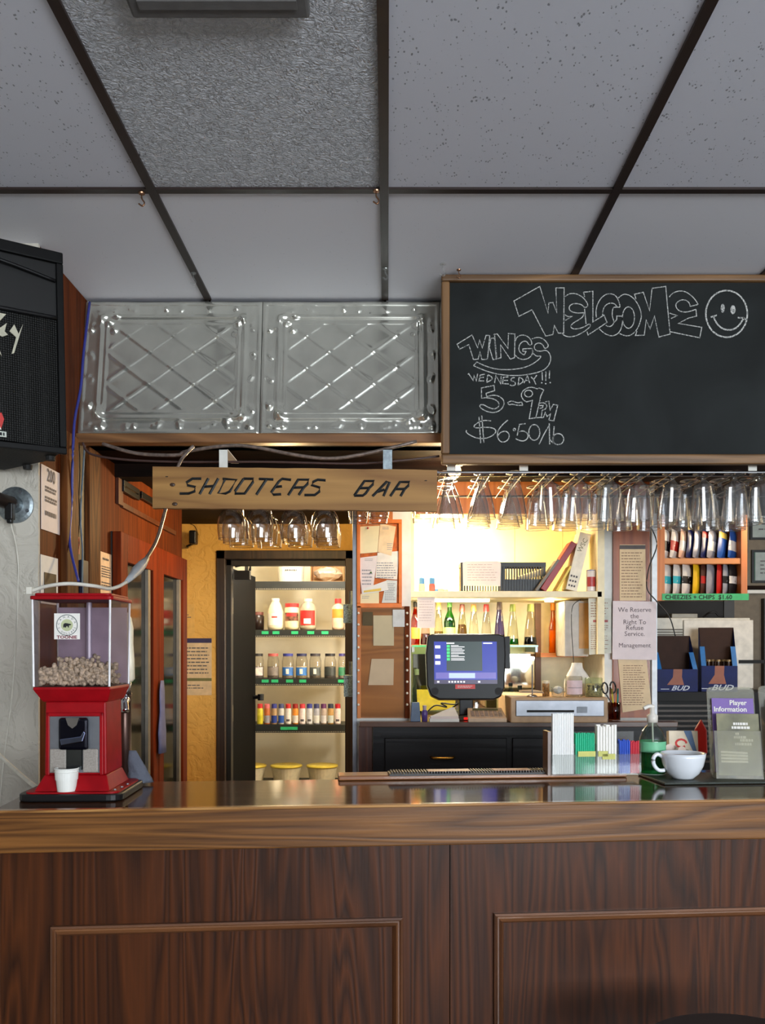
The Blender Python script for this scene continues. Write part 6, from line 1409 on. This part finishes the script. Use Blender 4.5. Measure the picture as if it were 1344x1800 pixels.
for i in range(7):
    for j in range(3):
        x = -0.064+i*0.018; y = 0.014+j*0.018
        t.part('key', MB().add([(x+a_,y+b_,0.0168+0.34*(y+b_)+c_) for c_ in (0,0.003) for a_,b_ in ((0,0),(0.013,0),(0.013,0.013),(0,0.013))],[(0,1,2,3),(4,5,6,7),(0,1,5,4),(1,2,6,5),(2,3,7,6),(3,0,4,7)]), mm('calc_key', (150,130,116), 0.5))
t = T('blue_box', 'small grey blue box on the counter by the partition', 'box', tuple(on_ctr(730,449)), local=True)
t.part('box', MB().loft([sq(-0.02,0.02,-0.01,0.02,0), sq(-0.015,0.015,-0.008,0.016,0.075)]), mm('box_slate', (84,102,128), 0.5), bevel=0.002)
jar('polish_bottle', 'small purple bottle with a clear cap beside the grey blue box', 'bottle', on_ctr(746,449), [(0.011,0),(0.012,0.035),(0.008,0.045)], mm('polish_purple', (92,70,140), 0.3), [(0.007,0.044),(0.008,0.062),(0,0.064)], mm('cap_lilac', (180,160,170)), n=12)
# cash drawer
pdw = 458.0
cd = T('cash_drawer', 'beige cash drawer with brushed steel front and receipt slot', 'cash drawer', P(980,1262,pdw))
Yd = F/pdw; dz = lambda y: EYE+(CY-y)/pdw; dx = lambda x: (x-CX)/pdw
cd.part('casing', MB().box(dx(897),dx(1068),Yd,YP+0.3,ZC+0.0005,dz(1226)), mm('drawer_beige', (186,150,112), 0.5), bevel=0.004)
f_ = cd.part('drawer_front', MB().box(dx(906),dx(1061),Yd-0.006,Yd-0.0005,dz(1259),dz(1231)), STEEL, bevel=0.002)
cd.part('slot', MB().box(dx(925),dx(1008),Yd-0.0068,Yd-0.0062,dz(1252),dz(1248)), BLACKM, parent=f_)
cd.part('lock_plate', MB().box(dx(1013),dx(1031),Yd-0.008,Yd-0.0062,dz(1253),dz(1242)), mm('lock_steel', (120,124,130), 0.5, metal=0.8), parent=f_)
DZt = dz(1226)+0.0005
def on_dr(px, dy): return Vector(((px-CX)*(Yd+dy)/F, Yd+dy, DZt))
t = T('receipt_spike', 'chrome receipt spike standing on the cash drawer', 'receipt spike', tuple(on_dr(935,0.03)), local=True)
t.part('spike_base', MB().lathe([(0,0),(0.02,0),(0.021,0.003),(0.012,0.009),(0,0.011)], 20), CHROME, smooth=True); t.part('spike', MB().tube([(0,0,0.009),(0,0,0.125)], 0.0026, 6), mm('spike_steel', (150,150,156), 0.3, metal=0.6))
t.part('receipts', MB().add([(-0.05,-0.004,0.016),(0.045,-0.006,0.014),(0.05,0.05,0.02),(-0.045,0.05,0.024),(0.0,0.02,0.028)],[(0,1,4),(1,2,4),(2,3,4),(3,0,4)]).add([(-0.04,0.0,0.022),(0.04,-0.004,0.02),(0.055,0.045,0.012),(-0.03,0.05,0.026)],[(0,1,2,3)]), mm('receipt_tan', (206,184,160), 0.7))
jar('small_jar', 'small jar of coins on the cash drawer beside the spike', 'jar', on_dr(959,0.09), [(0.014,0),(0.014,0.05)], mm('coin_jar', (150,110,66), 0.4, var=0.4, vscale=120), [(0.015,0.05),(0.015,0.06),(0,0.061)], mm('cap_cream', None), n=14)
t = T('glass_dish', 'small glass dish with crumpled foil on the cash drawer', 'dish', tuple(on_dr(980,0.05)), local=True)
t.part('dish', MB().shell([(0,0.001),(0.024,0),(0.027,0.035),(0.025,0.035),(0.022,0.004),(0,0.004)], 18), CLEARP, smooth=True); t.part('foil', MB().ell((0,0,0.026),0.02,0.018,0.016,7,5), mm('foil_white', (210,210,206), 0.4))
jar('note_jar', 'glass jar wrapped in a pink written note on the cash drawer', 'jar', on_dr(1008,0.05), [(0.032,0),(0.033,0.006),(0.033,0.075),(0.03,0.08)], CLJ, None, None, (0.034,0.01,0.064), mm('note_pink', (232,204,206), 0.7), mark=(0.035,0.0365,50,INK))
tj = jar('tips_jar', 'greenish glass jar with black lettering next to the pink note jar', 'jar', on_dr(1043,0.06), [(0.033,0),(0.034,0.006),(0.034,0.07),(0.031,0.074)], glass('jar_green', (230,236,216), 1.0, 0.05, 0.35, 0.06), fill=[(0.03,0.003),(0.03,0.05),(0,0.05)], fillm=mm('coins_mixed', (176,160,120), 0.5, var=0.3, vscale=150))
q = MB()
for i, c in enumerate('TIPS'):
    a_ = R(-90-45+30*i); tmp = MB().text(c, 0, 0, 0.026, 0, bold=0.0006)
    for_ = Matrix.Translation((0.0349*math.cos(a_),0.0349*math.sin(a_),0.026)) @ Matrix.Rotation(a_+math.pi/2,4,'Z')
    q.add([for_ @ w for w in tmp.v], tmp.f)
tj.part('printed_text', q, INKD)
t = T('plastic_bag', 'translucent white plastic bag behind the jars on the cash drawer', 'bag', tuple(on_dr(1014,0.14)), local=True)
rg = []
for k in range(7):
    z = 0.13*k/6; s_ = 0.75+0.35*math.sin(k*0.8)
    rg.append([(0.05*s_*math.cos(a_)*(1+0.12*math.sin(5*a_+k)), 0.025*s_*math.sin(a_), z) for a_ in [2*math.pi*i/18 for i in range(18)]])
t.part('bag', MB().loft(rg), mm('bag_white', (222,216,206), 0.35), smooth=True)
pcup = T('pen_cup', 'glass pen cup at the end of the cash drawer', 'pen cup', tuple(on_ctr(1079,440)), local=True)
pcup.part('cup', MB().shell([(0,0.001),(0.024,0),(0.026,0.07),(0.0245,0.07),(0.022,0.004),(0,0.004)], 20), glass('cup_brown', (196,150,120), 1.0, 0.05, 0.4), smooth=True)
pc0 = on_ctr(1079,440)
sc2 = T('scissors', 'black handled scissors standing in the pen cup', 'scissors', (pc0.x-0.006, pc0.y, pc0.z+0.0045), (0,R(-6),0), local=True)
for x, s_ in ((-0.018,-1),(0.014,1)):
    sc2.part('finger_loop', MB().tube([(x+0.011*math.cos(2*math.pi*k/16), 0, 0.125+0.022*math.sin(2*math.pi*k/16)) for k in range(17)], 0.0035, 6), BLACK, smooth=True)
    sc2.part('blade', MB().tube([(x,0.002*s_,0.103),(-0.004*s_,0.002*s_,0.06),(-0.004*s_,0.002*s_,0.005)], 0.003, 6), STEEL)
for k, (dx_, c, lb) in enumerate(((0.006,(206,110,40),'orange pen in the pen cup'),(0.014,(40,130,126),'teal pen in the pen cup'),(-0.012,(150,90,60),'brown pencil in the pen cup'),(0.0,(210,190,70),'yellow marker in the pen cup'))):
    t = T('pen', lb, 'pen', (pc0.x+dx_, pc0.y+0.008-0.004*k, pc0.z+0.0045), (0,R(4-3*k),0), local=True)
    t.part('barrel', MB().lathe([(0,0),(0.0035,0.002),(0.0035,0.1),(0,0.1)], 8), mm('pen_%d' % k, c, 0.4)); t.part('pen_cap', MB().lathe([(0,0.1),(0.004,0.1),(0.0035,0.12),(0,0.122)], 8), mm('pencap_%d' % k, tuple(int(v*0.6) for v in c), 0.4))
# ---------------------------------------------------------------- nook: snack rack, appliance, beer cartons, frames
pn = 400.0; YNk = F/pn
nx = lambda x: (x-CX)/pn
nz_ = lambda y: EYE+(CY-y)/pn
sr = T('snack_rack', 'orange pine rack with two rows of snack bags and a green price strip', 'snack rack', P(1230,1056,pn))
for (x0,x1,y0,y1) in ((1148,1168,905,1056),(1302,1313,905,1047)): sr.part('side_board', MB().box(nx(x0),nx(x1),YNk,YNk+0.16,nz_(y1),nz_(y0)), ORANGE, bevel=0.001)
for (y0,y1) in ((981,991),(1044,1053)): sr.part('shelf_board', MB().box(nx(1168)+0.0005,nx(1302)-0.0005,YNk+0.004,YNk+0.16,nz_(y1),nz_(y0)), ORANGEX, bevel=0.001)
sr.part('back_board', MB().box(nx(1168)+0.0005,nx(1302)-0.0005,YNk+0.155,YNk+0.16,nz_(1044),nz_(905)), mm('rack_back', (70,52,38), 0.7))
sr.part('mount_block', MB().box((1150-CX)/425+0.0005, nx(1148)-0.0005, YNk+0.05, YNk+0.12, nz_(1050), nz_(915)), ORANGE)
sr.part('price_strip', MB().box(nx(1163),nx(1315),YNk-0.003,YNk-0.0005,nz_(1055),nz_(1043.5)), mm('strip_green', (46,172,98), 0.5), label='green price strip')
sr.part('strip_lettering', MB().text('CHEEZIES + CHIPS  $1.60', nx(1168), nz_(1053.2), 0.0265, YNk-0.0036, 'LEFT', sx=1.02, bold=0.0004), INKD)
def bag(label, px, lvl, h, w, m_, bandm, lean, yaw, bz=(0.35,0.6)):
    b0 = Vector((nx(px), YNk+0.05, nz_(lvl)+0.0005))
    t = T('snack_bag', label, 'snack bag', tuple(b0), (0, R(lean), R(yaw)), local=True)
    def pil(z0, z1, k):
        vs = []; fs = []; nu_, nv_ = 6, 8
        for side in (-1, 1):
            for j in range(nv_+1):
                v = z0+(z1-z0)*j/nv_
                for i in range(nu_+1):
                    u = -1+2*i/nu_; th_ = 0.0115*k*(1-abs(u)**3)*(1-abs(2*v-1)**5)*(1+0.12*math.sin(9*v+5*u+px)); 
                    vs.append((u*w/2*(1.0+0.03*math.sin(7*v+px)), side*(th_+0.0004*k), v*h))
        n1 = (nu_+1)*(nv_+1)
        for s_ in (0, 1):
            for j in range(nv_):
                for i in range(nu_):
                    q = s_*n1+j*(nu_+1)+i; fs.append((q,q+1,q+nu_+2,q+nu_+1))
        return MB().add(vs, fs)
    t.part('pouch', pil(0,1,1.0), m_, smooth=True)
    if bandm: t.part('printed_band', pil(bz[0],bz[1],1.04), bandm, smooth=True)
WB = mm('bag_whitefoil', (216,206,196), 0.3); NAVY = mm('bag_navy', (34,40,84), 0.3); SILV = mm('bag_silver', (170,168,176), 0.25, metal=0.4); YEL = mm('bag_yellow', (226,176,30), 0.35); REDB = mm('bag_red', (176,30,24), 0.35); TEAL = mm('bag_teal', (60,170,180), 0.35); BRNB = mm('bag_brown', (70,36,26), 0.35); BLUB = mm('bag_blue', (40,80,150), 0.35); BLKB = mm('bag_black', (24,22,24), 0.4); GOLD = mm('bag_gold', (206,170,70), 0.35); PINKB = mm('bag_peach', (222,170,140), 0.35)
top_b = [('white snack bag with a black mark at the post end of the upper row',1176,WB,BLKB,4,62),('white snack bag with a bright red band',1191,WB,REDB,6,58),('peach snack bag leaning in the upper row',1207,PINKB,WB,10,52),('navy snack bag leaning beside the peach bag',1220,NAVY,None,14,40),('silver snack bag leaning between navy bags',1232,SILV,None,18,66),('dark navy snack bag with a red corner',1246,NAVY,REDB,16,40),('white edged snack bag leaning beside the blue bag',1257,SILV,WB,20,70),('blue snack bag with a gold top in the upper row',1275,BLUB,GOLD,6,36),('blue and cream snack bag at the far end of the upper row',1294,BLUB,WB,6,62)]
low_b = [('white snack bag with teal band next to the rack side',1178,WB,TEAL,0,55),('white snack bag with teal band second in the lower row',1197,WB,TEAL,-2,55),('white snack bag with black and red print in the lower row',1213,WB,BLKB,2,56),('yellow snack bag in the lower row',1232,YEL,None,0,52),('brown snack bag beside the yellow bag',1246,BRNB,REDB,2,40),('pale lilac edged snack bag in the lower row',1256,SILV,None,3,72),('red snack bag in the lower row',1274,REDB,None,2,38),('silver edged dark snack bag beside the red bag',1285,SILV,BLKB,2,74),('black snack bag at the far end of the lower row',1296,BLKB,WB,0,62)]
for i, (lb, x, m_, bm_, lean, yaw) in enumerate(top_b): bag(lb, x, 981, 0.128, 0.084, m_, bm_, 10, 42, (0.7,0.92) if i in (5,7) else (0.25,0.6))
for i, (lb, x, m_, bm_, lean, yaw) in enumerate(low_b): bag(lb, x, 1044, 0.132, 0.084, m_, bm_, 3, 42)
# white appliance with vents
pa = 352.0; ax = lambda x: (x-CX)/pa; az = lambda y: EYE+(CY-y)/pa; YA = F/pa
ap = T('white_appliance', 'pale grey appliance with louvred vents standing behind the beer cartons', 'appliance', P(1230,1210,pa))
ap.part('casing', MB().box(ax(1128),ax(1318),YA,YN-0.01,az(1214),az(1086)), mm('appliance_grey', (214,208,194), 0.5), bevel=0.004)
ap.part('front_panel', MB().box(ax(1200),ax(1322),YA-0.012,YA-0.0005,az(1210),az(1090)), mm('appliance_panel', (228,220,206), 0.5), bevel=0.003)
ap.part('dark_strip', MB().box(ax(1296),ax(1344),YA-0.02,YA-0.0125,az(1166),az(1160)), BLACKM)
for k in range(6): ap.part('vent_slat', MB().box(ax(1150),ax(1199),YA-0.006,YA-0.0005,az(1108+k*4.5),az(1105.5+k*4.5)), mm('vent_grey', (110,104,92), 0.6))
sb = T('black_shelf', 'black counter shelf carrying the beer cartons', 'shelf', P(1240,1225,370))
YK = F/372.0; zk = EYE+(CY-1216)/372
sb.part('shelf_board', MB().box(1.075, 2.2, YK-0.05, YA-0.013, zk-0.04, zk), BLACKM)
sb.part('support', MB().box(1.075, 2.2, YK+0.0, YK+0.05, 0, zk-0.0405), BLACKM)
for k in range(12): sb.part('louvre', MB().box(1.08, 1.62, YK-0.012, YK-0.0005, zk-0.07-0.024*k, zk-0.06-0.024*k), mm('louvre_brown', (70,58,48), 0.5))
sb.part('louvre_divider', MB().box(1.26,1.272,YK-0.016,YK-0.0125,zk-0.34,zk-0.045), mm('louvre_brown', None))
BLU = mm('carton_blue_ink', (10,24,84), 0.5, var=0.15, vscale=8, spec=0.2); BROWNC = mm('carton_inside', (58,34,22), 0.8)
def beer_carton(label, px0, px1, rz, h):
    p = 372.0; b0 = Vector((((px0+px1)/2-CX)/p, F/p, zk+0.0005)); w = (px1-px0)/p
    t = T('beer_carton', label, 'carton', tuple(b0), (0,0,R(rz)), local=True); d_ = 0.11; hf = h*0.40
    t.part('front_wall', MB().box(-w/2,w/2,0,0.003,0,hf), BLU)
    t.part('side_wall', MB().add([(-w/2,0.003,0),(-w/2,d_,0),(-w/2,d_,h),(-w/2,0.02,hf+0.01),(-w/2,0.003,hf)],[(0,1,2,3,4)]).add([(-w/2+0.003,0.003,0),(-w/2+0.003,d_,0),(-w/2+0.003,d_,h),(-w/2+0.003,0.02,hf+0.01),(-w/2+0.003,0.003,hf)],[(4,3,2,1,0)]), mm('carton_side', (18,56,140), 0.5, var=0.3, vscale=9, spec=0.2))
    t.part('side_wall', MB().add([(w/2,0.003,0),(w/2,d_,0),(w/2,d_,h),(w/2,0.02,hf+0.01),(w/2,0.003,hf)],[(0,1,2,3,4)]).add([(w/2-0.003,0.003,0),(w/2-0.003,d_,0),(w/2-0.003,d_,h),(w/2-0.003,0.02,hf+0.01),(w/2-0.003,0.003,hf)],[(4,3,2,1,0)]), mm('carton_side', None))
    t.part('back_wall', MB().box(-w/2,w/2,d_,d_+0.003,0,h), BROWNC)
    for s_ in (-1,1): edge = MB(); edge.add([(s_*w/2,0.001,hf-0.004),(s_*(w/2-0.022),0.001,hf-0.004),(s_*(w/2-0.022),d_*0.55,hf+(h-hf)*0.5),(s_*w/2,d_*0.55,hf+(h-hf)*0.5)],[(0,1,2,3)]); t.part('torn_flap', edge, mm('carton_flap', (44,120,190), 0.5))
    t.part('front_picture', MB().add([(-0.05,-0.0006,hf*0.3),(0.03,-0.0006,hf*0.3),(0.02,-0.0006,hf*0.65),(0.022,-0.0006,hf),(-0.02,-0.0006,hf),(-0.022,-0.0006,hf*0.65)],[(0,1,2,3,4,5)]), mm('carton_orange', (150,76,40), 0.5))
    t.part('front_lettering', MB().text('BUD', 0.01, hf*0.06, hf*0.3, -0.0012, shear=0.4, sx=1.3, bold=0.0006).rect(-0.08,-0.04,hf*0.1,hf*0.13,-0.0012), mm('carton_white', (200,204,214), 0.5))
    return t, b0, w, hf
beer_carton('blue beer carton torn open with a bare brown inside beside the post', 1155, 1226, 0, 0.265)
t, b0, w, hf = beer_carton('taller blue beer carton full of bottle tops on the black shelf', 1234, 1294, -12, 0.305)
for k, (x, y) in enumerate(((-0.045,0.03),(0.0,0.035),(0.045,0.03),(-0.02,0.07),(0.03,0.07),(-0.05,0.08))):
    bb0 = t.M @ Vector((x,y,0.004))
    bt = T('beer_bottle', 'brown beer bottle with gold cap in the taller carton', 'bottle', tuple(bb0), group='bottles in the beer carton', local=True)
    bt.part('bottle_glass', MB().shell([(0,0),(0.019,0),(0.019,0.08),(0.01,0.11),(0.009,0.14)], 14), mm('brown_glass', (50,28,14), 0.15), smooth=True); bt.part('crown_cap', MB().lathe([(0,0.138),(0.012,0.138),(0.0115,0.147),(0,0.148)], 14), mm('cap_gold', (150,124,84), 0.4, metal=0.4))
t = T('router_box', 'flat grey box with dark leads on top of the pale appliance', 'router', P(1208,1086,350))
t.part('casing', MB().box(ax(1186),ax(1232),YA+0.05,YA+0.15,az(1086)+0.0005,az(1078)), mm('router_grey', (150,146,134), 0.5), bevel=0.003)
t.part('leads', MB().tube(smooth3([P(1236,1085,346),P(1244,1078,344),P(1256,1076,344),P(1262,1082,344),P(1270,1084,344)]), 0.005, 6), BLACK, smooth=True)
# frames and ledge on the nook wall
pw = 332.0; wx = lambda x: (x-CX)/pw; wz = lambda y: EYE+(CY-y)/pw
for (x0,x1,y0,y1,lb) in ((1320,1400,880,948,'black framed certificate high on the nook wall'),(1323,1410,966,1024,'green edged framed certificate above the white ledge')):
    t = T('framed_certificate', lb, 'picture frame', (wx((x0+x1)/2), YN, wz(y1)))
    t.part('frame', MB().box(wx(x0),wx(x1),YN-0.015,YN-0.0005,wz(y1),wz(y1-4)).box(wx(x0),wx(x1),YN-0.015,YN-0.0005,wz(y0+4),wz(y0)).box(wx(x0),wx(x0+4),YN-0.015,YN-0.0005,wz(y1-4),wz(y0+4)).box(wx(x1-4),wx(x1),YN-0.015,YN-0.0005,wz(y1-4),wz(y0+4)), BLACK)
    t.part('certificate', MB().box(wx(x0+4),wx(x1-4),YN-0.004,YN-0.0005,wz(y1-4),wz(y0+4)), mm('certificate_paper', (150,160,156), 0.4))
    t.part('printed_text', MB().lines(wx(x0+16),wx(x1-10),wz(y0+16),wz(y1-14),4,YN-0.0046,0.25,0.3), INK)
    if y0 == 966: t.part('green_mat', MB().box(wx(x0+4),wx(x0+7),YN-0.006,YN-0.0045,wz(y1-4),wz(y0+4)), mm('mat_green', (20,76,56), 0.5))
t = T('wall_ledge', 'white ledge on dark rail under the framed certificate', 'ledge', (wx(1370), YN, wz(1043)))
t.part('ledge', MB().box(wx(1313),wx(1420),YN-0.03,YN-0.0005,wz(1043),wz(1037)), WHITE_P); t.part('rail', MB().box(wx(1300),wx(1420),YN-0.012,YN-0.0005,wz(1036.5),wz(1029)), DARKWOOD)
struct('trim_6', MB().box(wx(1272),wx(1290),YN-0.03,YN-0.0005,1.4,wz(1052)).box(wx(1341),wx(1346),YN-0.04,YN-0.0005,0.6,wz(1052)), mat('trim_dark_nook', (40,36,32), 0.5))
nl = T('nook_lamp', 'small warm lamp under the soffit above the snack rack', 'lamp', (1.75, 3.75, SOF))
nl.part('socket', MB().lathe([(0.03,0),(0.03,-0.02),(0,-0.02)], 14, (1.75,3.75,SOF)), WHITE_P); nl.part('bulb', MB().ell((1.75,3.75,SOF-0.04),0.025,0.025,0.028,12,8), mat('warm_bulb', None), smooth=True)
point_light('nook_lamp_light', (1.75, 3.72, SOF-0.12), 8.0, (1.0, 0.80, 0.56), 0.04)
bl = T('bar_ceiling_lamp', 'warm lamp under the soffit above the bar aisle', 'lamp', (0.25, 3.3, SOF))
bl.part('socket', MB().lathe([(0.03,0),(0.03,-0.02),(0,-0.02)], 14, (0.25,3.3,SOF)), WHITE_P); bl.part('bulb', MB().ell((0.25,3.3,SOF-0.04),0.025,0.025,0.028,12,8), mat('warm_bulb', None), smooth=True)
point_light('bar_lamp_light', (0.25, 3.25, SOF-0.12), 6.5, (1.0, 0.80, 0.54), 0.04)
# ---------------------------------------------------------------- small ceiling fittings
def hook(label, px, py, m_, s_):
    p = (CY-py)/(CEIL-EYE); c = P(px, py, p); c.z = CEIL-0.0035
    t = T('cup_hook', label, 'hook', tuple(c), local=True)
    t.part('plate', MB().lathe([(0,0),(0.009*s_,0),(0.008*s_,-0.003),(0,-0.003)], 12), m_)
    t.part('hook', MB().tube(smooth3([(0,0,-0.002),(0,0,-0.014*s_),(0.007*s_,0,-0.026*s_),(0.002,0,-0.034*s_),(-0.008*s_,0,-0.028*s_)]), 0.0022*s_, 6), m_, smooth=True)
HK = mat('hook_copper', (150,110,84), 0.3, 0.9)
hook('copper cup hook under the ceiling bar crossing nearest the loudspeaker', 249, 337, HK, 1.0)
hook('copper cup hook under the middle ceiling bar crossing', 661, 333, HK, 1.0)
hook('clear plastic hook on the ceiling bar near the tin panels', 340, 478, CLEARP, 1.1)
hook('clear plastic hook on the middle ceiling bar near the tin panels', 677, 470, CLEARP, 1.0)
hook('clear plastic hook on the tile above the chalkboard corner', 778, 462, CLEARP, 1.1)
hook('copper cup hook on the tile above the chalkboard frame', 806, 472, HK, 0.8)
vn = T('ceiling_vent', 'dark grey ceiling vent set in the swirled tile', 'vent', (-0.3, 1.5, CEIL))
vn.part('vent_plate', MB().box((232-CX)/940, (545-CX)/940, 1.32, F/937, CEIL-0.022, CEIL-0.0005), mat('vent_dark_grey', (96,94,94), 0.8), bevel=0.006)  # plate and slats share one dark grey
for k in range(7): vn.part('vent_slat', MB().box((252-CX)/940, (525-CX)/940, 1.35+k*0.042, 1.372+k*0.042, CEIL-0.026, CEIL-0.0222), mat('vent_dark_grey', None))
